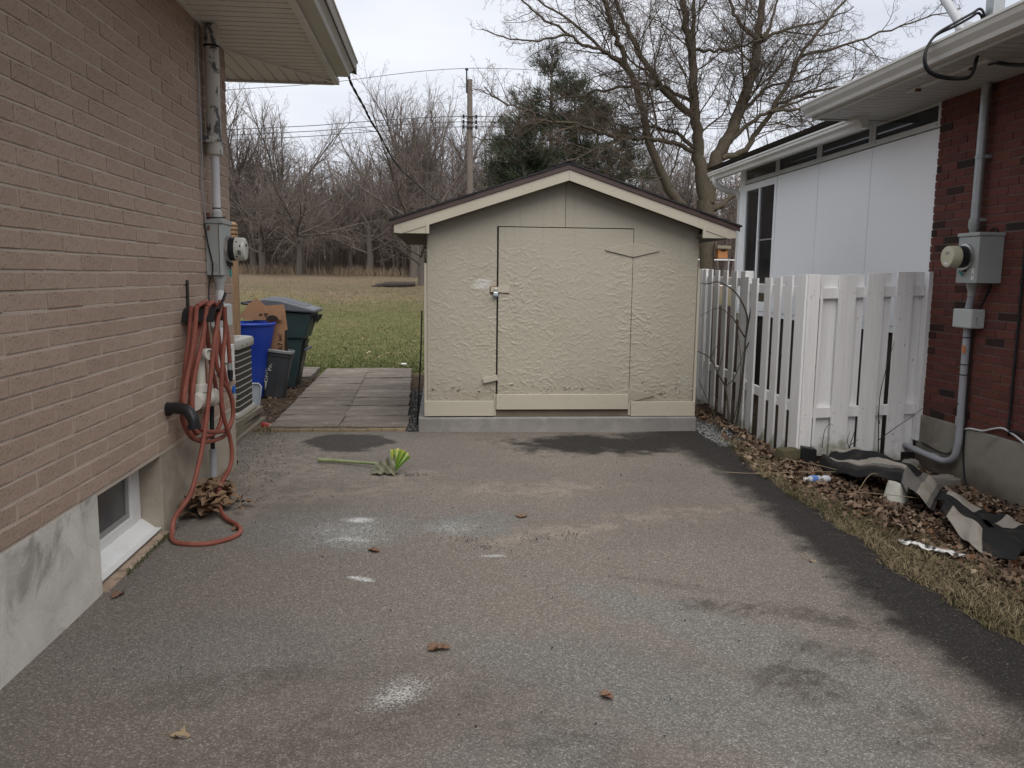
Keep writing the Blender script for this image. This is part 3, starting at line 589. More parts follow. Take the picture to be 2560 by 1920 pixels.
# foundation in pieces round the window opening
f = MB(); f.box(-9.0, LX - 0.004, -8.0, 3.785, -0.35, 0.487); f.build('foundation', M['parge_grey'], hl, bevel=0.006)
f = MB(); f.box(-9.0, LX - 0.008, 4.645, 6.33, -0.35, 0.488); f.build('foundation', M['concrete_beige'], hl, bevel=0.006)
f = MB(); f.box(-9.0, LX - 0.16, 3.785, 4.645, -0.35, 0.485)
f.build('foundation', M['concrete_beige'], hl)
f = MB(); f.hexa([(LX - 0.16, 3.787, -0.2), (LX + 0.03, 3.787, -0.2), (LX + 0.015, 4.70, -0.2), (LX - 0.16, 4.643, -0.2)], [(LX - 0.16, 3.787, 0.035), (LX + 0.015, 3.787, 0.008), (LX + 0.008, 4.70, 0.008), (LX - 0.16, 4.643, 0.035)])
f.build('window_ledge', M['concrete_sill'], hl, bevel=0.008)
# basement window: surround, sloping sill, slider with screen
xw0 = LX - 0.158
win = MB(); 
win.box(xw0, xw0 + 0.028, 3.787, 3.86, 0.09, 0.484); win.box(xw0, xw0 + 0.028, 4.50, 4.64, 0.09, 0.484); win.box(xw0, xw0 + 0.0275, 3.86, 4.50, 0.43, 0.484); win.box(xw0, xw0 + 0.0275, 3.86, 4.50, 0.09, 0.150)
window = win.build('window', M['vinyl'], hl, bevel=0.003)
MB().hexa([(xw0, 3.788, 0.036), (xw0 + 0.115, 3.788, 0.036), (xw0 + 0.115, 4.655, 0.036), (xw0, 4.655, 0.036)], [(xw0, 3.788, 0.10), (xw0 + 0.035, 3.788, 0.096), (xw0 + 0.035, 4.655, 0.096), (xw0, 4.655, 0.10)]).build('sill', M['vinyl'], window, bevel=0.003)
MB().box(xw0 + 0.036, xw0 + 0.136, 3.788, 4.665, 0.0365, 0.045).build('sill_lip', M['vinyl'], window, bevel=0.002)
s_ = MB(); s_.box(xw0 + 0.004, xw0 + 0.018, 3.86, 3.895, 0.15, 0.43); s_.box(xw0 + 0.004, xw0 + 0.018, 4.465, 4.50, 0.15, 0.43); s_.box(xw0 + 0.004, xw0 + 0.0178, 3.895, 4.465, 0.15, 0.178); s_.box(xw0 + 0.004, xw0 + 0.0178, 3.895, 4.465, 0.402, 0.43); s_.box(xw0 + 0.004, xw0 + 0.021, 4.04, 4.066, 0.178, 0.402)
s_.build('sash', M['grey_frame'], window, bevel=0.002)
MB().box(xw0 + 0.002, xw0 + 0.010, 3.89, 4.47, 0.17, 0.41).build('pane', M['glass'], window)
# roof, soffit slats, trim and gutter
rf = MB(); rf.prism([(-0.72, -8, 3.27), (-5.2, -8, 4.75), (-9.8, -8, 3.27), (-9.8, -8, 3.20), (-5.2, -8, 4.68), (-0.72, -8, 3.20)], (0, 15.3, 0)); roof_l = rf.build('roof', M['shingle_brown'], hl)
SZ = 3.13
sm_ = MB(); sm_.box(0, 0.70, 0.004, 0.086, 0, 0.016); sm_.box(0, 0.70, 0.086, 0.104, 0.010, 0.016); sme = sm_.mesh('soffit_slat'); sme.materials.append(M['soffit'])
y = -1.0; step = 0.101
while y < 7.26:
    x0 = LX - 0.0 if y < 6.33 else LX + (y + 0.03 - 6.33) * 0.70 / 0.95
    if y > 6.33: x0 += 0.008
    L_ = -0.885 - x0
    if L_ > 0.03: inst('soffit_slat', sme, hl, (x0, y, SZ), (0, 0, 0), (L_ / 0.70, 1, 1))
    y += step
x = -0.99
while x > -2.8:
    y0 = 6.34 if x < LX else 6.33 + (x + 0.05 - LX) * 0.95 / 0.70 + 0.02
    L_ = 7.29 - y0
    if L_ > 0.02: inst('soffit_slat', sme, hl, (x + 0.104, y0, SZ), (0, 0, R(90)), (L_ / 0.70, 1, 1))
    x -= step
MB().box(-9.0, -2.75, 6.345, 7.29, SZ, SZ + 0.01).build('soffit_panel', M['soffit'], hl)
MB().box(-9.0, -0.872, -8, 7.288, SZ + 0.024, SZ + 0.034).build('soffit_backing', M['soffit'], hl)  # added board above the slats, stops sky light leaking through the mitre
MB().bar((LX, 6.33, SZ - 0.006), (-0.885, 7.28, SZ - 0.006), 0.022, 0.014).build('mitre_trim', M['soffit'], hl)
MB().box(LX, LX + 0.02, -8, 6.34, SZ - 0.014, SZ - 0.0005).build('frieze_trim', M['soffit'], hl)
MB().box(-0.915, -0.868, -8, 7.315, SZ - 0.016, SZ + 0.03).build('edge_trim', M['soffit'], hl, bevel=0.004)
MB().box(-9.0, -0.916, 7.29, 7.335, SZ - 0.014, SZ + 0.20).build('fascia', M['gutter_l'], hl, bevel=0.004)
g = [(-0.867, SZ + 0.012), (-0.765, SZ + 0.012), (-0.755, SZ + 0.045), (-0.715, SZ + 0.085), (-0.698, SZ + 0.125), (-0.690, SZ + 0.125), (-0.690, SZ + 0.142), (-0.712, SZ + 0.142), (-0.712, SZ + 0.130), (-0.86, SZ + 0.130)]
MB().prism([(x, -8, z) for x, z in g], (0, 15.12, 0)).build('gutter', M['gutter_l'], hl, bevel=0.003)
MB().prism([(x * 1.0, 7.121, z) for x, z in g], (0, 0.012, 0)).build('gutter_end', M['white_metal'], hl)
# ------------------------------------------------------------------ meter on the left house
mt = thing('electric_meter', 'grey electric meter with peeling riser pipe on the tan brick wall', 'meter', (LX, 5.72, 1.10))
MB().tube([(-1.515, 5.73, 2.33), (-1.515, 5.735, 2.7), (-1.515, 5.74, 3.125)], 0.047, 16).build('riser_pipe', M['peel'], mt, smooth='auto')
MB().lathe([(0.047, 0), (0.053, 0.004), (0.053, 0.10), (0.050, 0.112)], (-1.515, 5.73, 2.285), n=16).build('collar', M['peel'], mt, smooth='auto')
MB().lathe([(0.0505, 0), (0.0505, 0.014)], (-1.515, 5.738, 2.98), n=16).build('band', M['rubber'], mt, smooth='auto')
b = MB(); b.box(-1.585, -1.50, 5.655, 5.675, 2.36, 2.40); b.box(-1.585, -1.50, 5.79, 5.81, 2.36, 2.40); b.tube([(-1.47, 5.64, 2.38), (-1.47, 5.82, 2.38)], 0.007, 6); b.build('clamp', M['peel'], mt, bevel=0.003)
MB().tube([(-1.515, 5.725, 1.86), (-1.515, 5.73, 2.30)], 0.027, 14).build('conduit', M['conduit_white'], mt, smooth='auto')
MB().lathe([(0.027, 0.062), (0.034, 0.055), (0.036, 0.0)], (-1.515, 5.725, 1.855), n=14).build('hub', M['meter_light'], mt, smooth='auto')
MB().lathe([(0.0285, 0), (0.0285, 0.008)], (-1.515, 5.726, 1.93), n=14).build('band', M['rubber'], mt)
bx_ = MB(); bx_.prism([(LX + 0.002, 5.66, 1.485), (-1.487, 5.66, 1.485), (-1.470, 5.675, 1.485), (-1.470, 5.895, 1.485), (-1.487, 5.905, 1.485), (LX + 0.002, 5.905, 1.485)], (0, 0, 0.345))
box_l = bx_.build('meter_box', M['meter_grey'], mt, bevel=0.003)
MB().box(LX + 0.0, -1.462, 5.652, 5.912, 1.831, 1.86).build('lid', M['meter_grey'], box_l, bevel=0.004)
MB().box(-1.492, -1.489, 5.6575, 5.661, 1.49, 1.83).build('cover_seam', M['rubber'], box_l)
for r_, e in ((0.033, 0.002), (0.022, 0.003)):
    MB().lathe([(r_, 0), (r_, e), (r_ - 0.003, e + 0.001), (r_ - 0.004, e)], (-1.525, 5.660, 1.545), (0, -1, 0), 24, False).build('knockout', M['meter_grey'], box_l, smooth='auto')
MB().lathe([(0.092, 0.0), (0.094, 0.008), (0.092, 0.022), (0.085, 0.024)], (-1.471, 5.785, 1.665), (1, 0, 0), 32).build('sealing_ring', M['steel_ring'], mt, smooth='auto')
MB().lathe([(0.080, 0.0), (0.080, 0.040)], (-1.45, 5.785, 1.665), (1, 0, 0), 32).build('meter_base', M['black'], mt, smooth='auto')
dial = MB().lathe([(0.079, 0.0), (0.078, 0.056), (0.072, 0.066), (0.060, 0.071)], (-1.411, 5.785, 1.665), (1, 0, 0), 32).build('meter_cover', M['meter_pale'], mt, smooth='auto')
sl_ = MB()
for i in range(5): sl_.obox((-1.372, 5.785 - 0.0785 * math.cos(R(8 + 5 * i)), 1.665 - 0.0785 * math.sin(R(8 + 5 * i))), 0.022, 0.004, 0.003)
sl_.obox((-1.366, 5.785 - 0.0788 * math.cos(R(14)), 1.665 + 0.0788 * math.sin(R(14))), 0.008, 0.004, 0.014); sl_.obox((-1.392, 5.785 - 0.0788 * math.cos(R(38)), 1.665 + 0.0788 * math.sin(R(38))), 0.012, 0.005, 0.006); sl_.obox((-1.390, 5.785 - 0.0788 * math.cos(R(40)), 1.665 - 0.0788 * math.sin(R(40))), 0.012, 0.005, 0.006)
sl_.build('vent_slots', M['black'], dial)
MB().box(-1.346, -1.338, 5.755, 5.80, 1.685, 1.70).build('display', M['black'], dial)
b = MB(); b.box(-1.462, -1.43, 5.745, 5.775, 1.548, 1.575); b.tube([(-1.445, 5.75, 1.55), (-1.442, 5.748, 1.53)], 0.008, 6); b.build('lock_bracket', M['black'], mt)
MB().box(-1.448, -1.436, 5.742, 5.746, 1.475, 1.528).build('seal_tag', M['teal_tag'], mt)
MB().lathe([(0.046, 0), (0.044, -0.03), (0.030, -0.065), (0.029, -0.10)], (-1.515, 5.73, 1.487), n=14).build('hub', M['meter_grey'], mt, smooth='auto')
MB().tube([(-1.515, 5.73, 1.40), (-1.515, 5.73, 1.20), (-1.52, 5.72, 0.95), (-1.53, 5.66, 0.80)], 0.027, 14).build('conduit', M['conduit_white'], mt, smooth='auto')
MB().tube(spl([(-1.572, 5.62, 3.11), (-1.566, 5.60, 2.7), (-1.566, 5.61, 2.3), (-1.568, 5.585, 2.1), (-1.566, 5.63, 1.88), (-1.572, 5.64, 1.83)], 5), 0.0055, 6).build('thin_cable', M['conduit_grey'], mt, smooth=True)
MB().tube(spl([(-1.45, 5.70, 1.875), (-1.49, 5.66, 1.868), (-1.55, 5.645, 1.866), (-1.573, 5.64, 1.84), (-1.562, 5.646, 1.72), (-1.553, 5.65, 1.66), (-1.535, 5.652, 1.56), (-1.54, 5.652, 1.49), (-1.56, 5.64, 1.42), (-1.565, 5.64, 1.20)], 5), 0.0045, 6).build('black_cable', M['rubber'], mt, smooth=True)
b = MB(); b.box(LX + 0.002, -1.548, 5.655, 5.69, 1.845, 1.90); b.tube([(-1.553, 5.65, 1.79), (-1.553, 5.66, 1.815)], 0.008, 8); b.build('ground_clamp', M['rust'], mt, bevel=0.003)
jb = MB().box(LX + 0.002, -1.49, 5.70, 5.955, 1.125, 1.285).build('junction_box', M['meter_light'], None, bevel=0.012)
tag(jb, 'pale grey junction box on the tan brick beside the hanging hose', 'junction box')
cv = thing('utility_box', 'pair of white cover boxes low on the tan brick by the house corner', 'utility box', (LX, 6.1, 0.7))
MB().box(LX + 0.002, -1.545, 6.03, 6.19, 0.845, 0.975).build('upper_cover', M['vinyl'], cv, bevel=0.006); MB().box(LX + 0.002, -1.550, 6.04, 6.20, 0.705, 0.838).build('lower_cover', M['vinyl'], cv, bevel=0.006); MB().tube([(-1.545, 6.10, 0.94), (-1.541, 6.10, 0.94)], 0.006, 8).build('screw', M['galv'], cv)
tp = thing('tap', 'outdoor tap with a blue handle on the tan brick wall', 'tap', (LX, 5.88, 0.6))
MB().tube([(LX, 5.90, 0.66), (-1.50, 5.90, 0.66)], 0.012, 8).build('spout_pipe', M['alu'], tp, smooth='auto')
MB().tube([(-1.51, 5.90, 0.66), (-1.485, 5.895, 0.645), (-1.475, 5.89, 0.61)], 0.011, 8).build('spout', M['alu'], tp, smooth='auto')
h_ = MB()
for k in range(6): h_.obox((-1.487 + 0.005, 5.885 + 0.020 * math.cos(R(60 * k)), 0.672 + 0.020 * math.sin(R(60 * k))), 0.016, 0.018, 0.018)
h_.obox((-1.484, 5.885, 0.672), 0.014, 0.03, 0.03); h_.build('handle', M['blue_tap'], tp, bevel=0.004)
gc = thing('ground_conduit', 'grey conduit stub with a black cable rising from the driveway at the wall', 'conduit', (-1.52, 5.47, 0.0))
MB().tube([(-1.535, 5.47, -0.02), (-1.532, 5.475, 0.17), (-1.53, 5.48, 0.325)], 0.023, 12).build('sleeve', M['conduit_grey'], gc, smooth='auto')
MB().tube(spl([(-1.53, 5.48, 0.30), (-1.535, 5.49, 0.45), (-1.54, 5.53, 0.60), (-1.56, 5.62, 0.80)], 5), 0.015, 8).build('cable', M['rubber'], gc, smooth=True)
# white plastic vent pipes of the furnace
pv = thing('vent_pipe', 'white plastic furnace vent with a capped elbow behind the hose', 'pipe', (LX, 5.15, 0.7))
MB().tube([(-1.50, 5.16, 0.70), (-1.50, 5.16, 0.96)], 0.030, 16).build('upright', M['pvc'], pv, smooth='auto')
MB().tube(spl([(-1.50, 5.16, 0.95), (-1.497, 5.158, 0.985), (-1.475, 5.14, 1.0), (-1.44, 5.12, 1.0)], 4), 0.031, 16).build('elbow', M['pvc'], pv, smooth='auto')
MB().lathe([(0.036, 0), (0.036, 0.030), (0.032, 0.033), (0.030, 0.010)], (-1.452, 5.127, 1.0), (0.86, -0.5, 0), 20, True).build('cap', M['pvc'], pv, smooth='auto')
MB().lathe([(0.030, 0), (0.046, 0.006), (0.047, 0.05), (0.031, 0.056)], (-1.50, 5.16, 0.755), (0, 0, 1), 16).build('socket', M['pvc'], pv, smooth='auto')
MB().tube([(-1.50, 5.00, 0.715), (-1.50, 5.16, 0.71), (-1.495, 5.33, 0.70)], 0.052, 18).build('tee', M['pvc'], pv, smooth='auto')
MB().tube([(-1.58, 5.03, 0.72), (-1.50, 5.03, 0.715)], 0.045, 16).build('wall_stub', M['pvc'], pv, smooth='auto')
MB().lathe([(0.060, 0), (0.060, 0.05), (0.054, 0.055)], (-1.495, 5.31, 0.701), (0.1, 1, -0.06), 18).build('coupling', M['pvc'], pv, smooth='auto')
MB().tube([(-1.495, 5.36, 0.70), (-1.51, 5.46, 0.72), (-1.58, 5.52, 0.75)], 0.050, 16).build('bend', M['meter_light'], pv, smooth='auto')
el = MB(); el.tube(spl([(-1.585, 4.76, 0.715), (-1.52, 4.735, 0.725), (-1.455, 4.71, 0.715), (-1.418, 4.695, 0.672), (-1.408, 4.69, 0.625)], 5), 0.034, 18)
elb = thing('drain_elbow', 'black plastic pipe elbow sticking out of the tan brick wall', 'pipe', (LX, 4.76, 0.7))
el.build('bend', M['black'], elb, smooth='auto'); MB().lathe([(0.040, 0), (0.040, 0.022), (0.036, 0.024)], (-1.4075, 4.69, 0.612), (-0.15, 0, 1), 18).build('socket', M['black'], elb, smooth='auto'); MB().lathe([(0.042, 0), (0.040, 0.02)], (-1.579, 4.76, 0.715), (1, 0, 0), 18).build('collar', M['black'], elb, smooth='auto')
# hose hanger and hose
hg = thing('hose_hanger', 'dark metal hose hanger screwed to the tan brick wall', 'hose hanger', (LX, 5.18, 1.15))
sd_m = MB(); N_ = 14
for i in range(N_):
    a0, a1 = R(12 + 156 * i / N_), R(12 + 156 * (i + 1) / N_); ro, ri = 0.108, 0.101; cy, cz = 5.18, 1.18
    q = lambda a, r_, x: (x, cy + r_ * math.cos(a), cz + r_ * math.sin(a))
    sd_m.hexa([q(a0, ri, LX + 0.004), q(a0, ri, -1.385), q(a1, ri, -1.385), q(a1, ri, LX + 0.004)], [q(a0, ro, LX + 0.004), q(a0, ro, -1.385), q(a1, ro, -1.385), q(a1, ro, LX + 0.004)])
sd_m.build('saddle', M['black'], hg)
MB().box(LX + 0.001, LX + 0.010, 5.195, 5.235, 1.10, 1.455).build('back_strap', M['black'], hg, bevel=0.003)
MB().bar((-1.385, 5.21, 1.27), (-1.365, 5.30, 1.375), 0.010, 0.022).build('front_lip', M['black'], hg, bevel=0.003)
hs_ = dict(
 A=[(-1.47, 5.038, 1.302), (-1.479, 4.976, 1.091), (-1.496, 4.85, 0.845), (-1.5, 4.818, 0.736), (-1.497, 4.84, 0.607), (-1.486, 4.924, 0.512), (-1.466, 5.065, 0.458), (-1.442, 5.244, 0.435), (-1.421, 5.397, 0.439), (-1.408, 5.489, 0.498), (-1.402, 5.534, 0.574), (-1.406, 5.504, 0.674), (-1.415, 5.441, 0.776), (-1.424, 5.377, 0.945), (-1.43, 5.328, 1.141), (-1.435, 5.293, 1.287)],
 B=[(-1.46, 5.115, 1.294), (-1.47, 5.037, 1.107), (-1.485, 4.927, 0.928), (-1.494, 4.866, 0.77), (-1.492, 4.876, 0.632), (-1.477, 4.986, 0.546), (-1.452, 5.171, 0.499), (-1.43, 5.33, 0.481), (-1.415, 5.442, 0.531), (-1.413, 5.457, 0.634), (-1.421, 5.395, 0.736), (-1.435, 5.292, 0.819), (-1.445, 5.223, 0.939), (-1.441, 5.252, 1.124), (-1.441, 5.254, 1.288)],
 C=[(-1.45, 5.187, 1.318), (-1.456, 5.142, 1.185), (-1.47, 5.043, 1.032), (-1.474, 5.013, 0.919), (-1.48, 4.966, 0.712), (-1.478, 4.982, 0.581), (-1.471, 5.033, 0.517), (-1.459, 5.119, 0.555), (-1.448, 5.197, 0.653), (-1.45, 5.185, 0.81), (-1.451, 5.178, 1.02), (-1.445, 5.223, 1.235), (-1.442, 5.242, 1.3)],
 D=[(-1.439, 5.268, 1.304), (-1.455, 5.15, 1.077), (-1.465, 5.077, 0.868), (-1.474, 5.009, 0.662), (-1.481, 4.962, 0.542), (-1.492, 4.877, 0.389), (-1.511, 4.736, 0.214), (-1.527, 4.645, 0.10), (-1.525, 4.58, 0.03), (-1.50, 4.50, 0.018), (-1.44, 4.43, 0.016), (-1.30, 4.41, 0.016), (-1.20, 4.48, 0.016), (-1.155, 4.60, 0.016), (-1.20, 4.74, 0.017), (-1.31, 4.89, 0.02), (-1.40, 5.08, 0.05), (-1.435, 5.23, 0.11), (-1.43, 5.34, 0.25), (-1.428, 5.345, 0.397), (-1.44, 5.256, 0.564), (-1.445, 5.223, 0.738), (-1.439, 5.264, 0.957), (-1.432, 5.318, 1.119), (-1.431, 5.325, 1.286)],
 G=[(-1.462, 5.09, 1.298), (-1.468, 5.03, 1.10), (-1.478, 4.93, 0.85), (-1.483, 4.885, 0.70), (-1.478, 4.92, 0.58), (-1.46, 5.03, 0.485), (-1.435, 5.20, 0.462), (-1.415, 5.36, 0.47), (-1.405, 5.46, 0.54), (-1.408, 5.47, 0.62), (-1.42, 5.40, 0.76), (-1.428, 5.33, 0.95), (-1.432, 5.29, 1.13), (-1.437, 5.27, 1.29)],
 F=[(-1.428, 5.345, 1.29), (-1.418, 5.421, 1.135), (-1.414, 5.444, 0.984), (-1.414, 5.451, 0.891)])
def over(p, q, x): # arc over the saddle joining two strand tops
    return [p, (x, (p[1] * 2 + q[1]) / 3, 1.315), (x, (p[1] + q[1] * 2) / 3, 1.318), q]
hose = thing('garden_hose', 'red rubber garden hose looped over the hanger with a bight on the driveway', 'garden hose', (-1.45, 5.1, 0.0))
offs = dict(A=0.0, B=0.026, C=-0.028, D=0.048, F=0.02, G=-0.052)
for k_, pts in hs_.items():
    o = offs[k_]; P = [(p[0] + (o if p[2] > 0.12 else 0.0), p[1] + o * 0.2, p[2]) for p in pts]
    MB().tube(spl(P, 5), 0.0138, 10).build('hose_length', M['hose'], hose, smooth='auto')
for a_, b_, x in (((-1.44, 5.31, 1.285), (-1.47, 5.05, 1.300), -1.455), ((-1.41, 5.27, 1.288), (-1.435, 5.13, 1.294), -1.42), ((-1.40, 5.335, 1.285), (-1.395, 5.27, 1.302), -1.40)):
    MB().tube(spl(over(a_, b_, x), 5), 0.0138, 10).build('hose_length', M['hose'], hose, smooth='auto')
MB().tube([(-1.394, 5.452, 0.91), (-1.394, 5.453, 0.865)], 0.0165, 10).build('coupling', M['galv'], hose, smooth='auto')
MB().lathe([(0.016, 0), (0.019, 0.02), (0.017, 0.05), (0.011, 0.08)], (-1.394, 5.454, 0.868), (0.02, 0.05, -1), 12).build('nozzle', M['black'], hose, smooth='auto')
# dead plant clump against the wall
r2 = random.Random(5); mb = MB()
for i in range(120):
    cx = -1.55 + abs(r2.gauss(0, 0.09)); cy = 5.18 + r2.gauss(0, 0.14); L_ = r2.uniform(0.05, 0.15); w_ = r2.uniform(0.014, 0.044)
    a = r2.uniform(0, 2 * math.pi); el_ = r2.uniform(0.0, 0.5); z0 = max(0.012, r2.uniform(0.0, 0.15) * (1 - (cx + 1.55) / 0.4)); pts = []
    for s in range(5):
        t = s / 4; d = L_ * t; zz = z0 + math.sin(t * math.pi) * 0.04 * r2.uniform(0.4, 1) + d * el_ * 0.4
        ww = w_ * math.sin(math.pi * (0.12 + 0.86 * t)); tw = r2.uniform(-0.4, 0.4); px, py = cx + math.cos(a) * d, cy + math.sin(a) * d
        px = max(px, -1.572); u = (-math.sin(a), math.cos(a)); pts.append(((px + u[0] * ww, py + u[1] * ww, max(0.004, zz + tw * ww)), (px, py, max(0.003, zz - ww * 0.5)), (max(px - u[0] * ww, -1.575), py - u[1] * ww, max(0.004, zz - tw * ww))))
    V_ = [p for t in pts for p in t]; mb.add(V_, [(3 * s + j, 3 * s + j + 1, 3 * s + j + 4, 3 * s + j + 3) for s in range(4) for j in range(2)])
o = mb.build('dead_plant', M['corn'], None, smooth=True, fix=False); tag(o, 'heap of bleached dead plant leaves at the wall under the hose', 'plant')
mb = MB(); mb.obox((-1.18, 4.72, 0.010), 0.05, 0.035, 0.012, Matrix.Rotation(0.6, 3, 'Z')); mb.obox((-1.20, 4.76, 0.018), 0.03, 0.04, 0.006, Matrix.Rotation(0.4, 3, 'X')); 

# ------------------------------------------------------------------ condenser, timbers, bins behind the corner
def rsq(cx, cy, h, r_, z, n=5):
    out = []
    for sx, sy, a0 in ((1, 1, 0), (-1, 1, 90), (-1, -1, 180), (1, -1, 270)):
        for i in range(n + 1): a = R(a0 + 90 * i / n); out.append((cx + sx * (h - r_) + r_ * math.cos(a), cy + sy * (h - r_) + r_ * math.sin(a), z))
    return out
def loft(mb, loops, cap=True):
    n = len(loops[0]); V_ = [p for l in loops for p in l]; F_ = []
    for i in range(len(loops) - 1):
        for k in range(n): F_.append((i * n + k, i * n + (k + 1) % n, (i + 1) * n + (k + 1) % n, (i + 1) * n + k))
    if cap: F_ += [tuple(range(n))[::-1], tuple(range((len(loops) - 1) * n, len(loops) * n))]
    return mb.add(V_, F_)
ac = thing('air_conditioner', 'cream outdoor air conditioner with dark louvred sides behind the tan house corner', 'air conditioner', (-2.275, 7.9, 0.17))
acx, acy = -2.225, 7.88
loft(MB(), [rsq(acx, acy, 0.352, 0.10, 0.18), rsq(acx, acy, 0.352, 0.10, 0.83)]).build('coil', M['ac_dark'], ac, smooth='auto')
loft(MB(), [rsq(acx, acy, 0.375, 0.11, 0.168), rsq(acx, acy, 0.378, 0.11, 0.195), rsq(acx, acy, 0.370, 0.11, 0.215)]).build('base_pan', M['ac_cream'], ac, smooth='auto')
top = loft(MB(), [rsq(acx, acy, 0.372, 0.11, 0.80), rsq(acx, acy, 0.378, 0.11, 0.812), rsq(acx, acy, 0.378, 0.11, 0.862), rsq(acx, acy, 0.365, 0.10, 0.884), rsq(acx, acy, 0.33, 0.09, 0.890)]).build('top_cover', M['ac_cream'], ac, smooth='auto')
gm = MB()
for i in range(7):
    r_ = 0.05 + 0.042 * i; gm.tube([(acx + r_ * math.cos(R(a)), acy + r_ * math.sin(R(a)), 0.905 - 0.012 * (i / 6) ** 2) for a in range(0, 361, 20)], 0.004, 5)
gm.build('fan_grille', M['ac_cream'], top)
for i in range(9):
    z = 0.258 + i * 0.0605
    loft(MB(), [rsq(acx, acy, 0.350, 0.106, z), rsq(acx, acy, 0.3565, 0.108, z + 0.001), rsq(acx, acy, 0.3565, 0.108, z + 0.010), rsq(acx, acy, 0.350, 0.106, z + 0.011)], False).build('louvre', M['ac_cream'], ac, smooth='auto')
for sx, sy in ((1, 1), (1, -1), (-1, 1), (-1, -1)):
    MB().box(acx + sx * 0.312 - 0.012, acx + sx * 0.312 + 0.012, acy + sy * 0.312 - 0.012, acy + sy * 0.312 + 0.012, 0.20, 0.81).build('corner_post', M['ac_cream'], ac, bevel=0.005)
for sy in (-0.2, 0.0, 0.2): MB().tube([(acx + 0.376, acy + sy, 0.83), (acx + 0.381, acy + sy, 0.83)], 0.007, 8).build('screw', M['rubber'], ac)
st = thing('timber_stack', 'stack of weathered grey timbers holding up the air conditioner', 'timber', (-2.2, 7.7, -0.03))
for i, (x1, y0, y1, sk) in enumerate(((-1.80, 7.10, 8.40, 0), (-1.835, 7.16, 8.36, 1.2), (-1.825, 7.20, 8.33, -1.5))):
    mb = MB(); mb.box(-0.07, 0.07, (y0 - y1) / 2, (y1 - y0) / 2, 0, 0.062)
    mb.build('timber', M['timber'], st, bevel=0.006, loc=(x1 - 0.07, (y0 + y1) / 2, -0.028 + i * 0.0635)).rotation_euler = (0, 0, R(sk))
for i in range(3): MB().box(-2.62, -2.48, 7.2, 8.3, -0.028 + i * 0.0635, 0.034 + i * 0.0635).build('timber', M['timber'], st, bevel=0.006)
MB().box(-2.63, -1.86, 7.50, 7.56, 0.1625, 0.169).build('cross_slat', M['timber'], st); MB().box(-2.63, -1.86, 8.2, 8.26, 0.1625, 0.169).build('cross_slat', M['timber'], st)

bb = thing('recycling_bin', 'blue round plastic bin standing behind the air conditioner', 'bin', (-2.35, 10.1, -0.03))
prof = [(0.135, 0.0), (0.15, 0.01), (0.205, 0.33), (0.242, 0.58), (0.268, 0.64), (0.315, 0.90), (0.318, 0.92)]
MB().lathe(prof + [(0.311, 0.92), (0.262, 0.64), (0.235, 0.58), (0.13, 0.03)], (-2.35, 10.1, -0.03), n=40).build('body', M['blue_bin'], bb, smooth='auto')
MB().lathe([(0.316, 0.0), (0.331, 0.004), (0.334, 0.022), (0.326, 0.034), (0.311, 0.034), (0.309, 0.0)], (-2.35, 10.1, 0.875), n=40, cap=False).build('rim', M['blue_bin'], bb, smooth='auto')
gb = thing('waste_bin', 'small charcoal bin with worn white lettering leaning beside the blue bin', 'bin', (-2.075, 10.2, -0.03), 0.0); gb.rotation_euler = (R(-2), R(7.5), R(4))
def sqloop(h, r_, z): return rsq(0, 0, h, r_, z, 4)
loft(MB(), [sqloop(0.122, 0.05, 0.0), sqloop(0.126, 0.05, 0.02), sqloop(0.158, 0.05, 0.575), sqloop(0.152, 0.05, 0.575), sqloop(0.118, 0.045, 0.03)]).build('body', M['grey_bin'], gb, smooth='auto', local=True)
loft(MB(), [sqloop(0.158, 0.05, 0.570), sqloop(0.172, 0.055, 0.566), sqloop(0.174, 0.055, 0.592), sqloop(0.166, 0.05, 0.604), sqloop(0.154, 0.048, 0.602), sqloop(0.152, 0.048, 0.57)], False).build('rim', M['grey_rim'], gb, smooth='auto', local=True)
loft(MB(), [sqloop(0.1585, 0.05, 0.52), sqloop(0.162, 0.05, 0.522), sqloop(0.164, 0.05, 0.545), sqloop(0.1585, 0.05, 0.547)], False).build('band', M['grey_bin'], gb, smooth='auto', local=True)
MB().box(-0.003, 0.003, -0.150, -0.135, 0.02, 0.5).build('mould_line', M['grey_bin'], gb, local=True)
def lettering(txt, size, mat, parent, loc, rot, sc=(1, 1, 1)):
    me = text_mesh(txt, size, 0.0008); o = put('lettering', me, mat, parent, local=True, fix=False); o.location = loc; o.rotation_euler = rot; o.scale = sc; return o
lettering('ONE', 0.075, M['worn_white'], gb, (-0.105, -0.1395, 0.27), (R(90 - 3), R(-90), 0), (1.2, 0.7, 1)); lettering('PAT', 0.07, M['worn_white'], gb, (-0.075, -0.1475, 0.40), (R(90 - 3), R(-90), 0), (1.1, 0.9, 1))
MB().add([(-0.122, -0.133, 0.20), (-0.09, -0.135, 0.21), (-0.108, -0.1275, 0.09)], [(0, 1, 2)]).build('worn_stripe', M['worn_white'], gb, local=True)

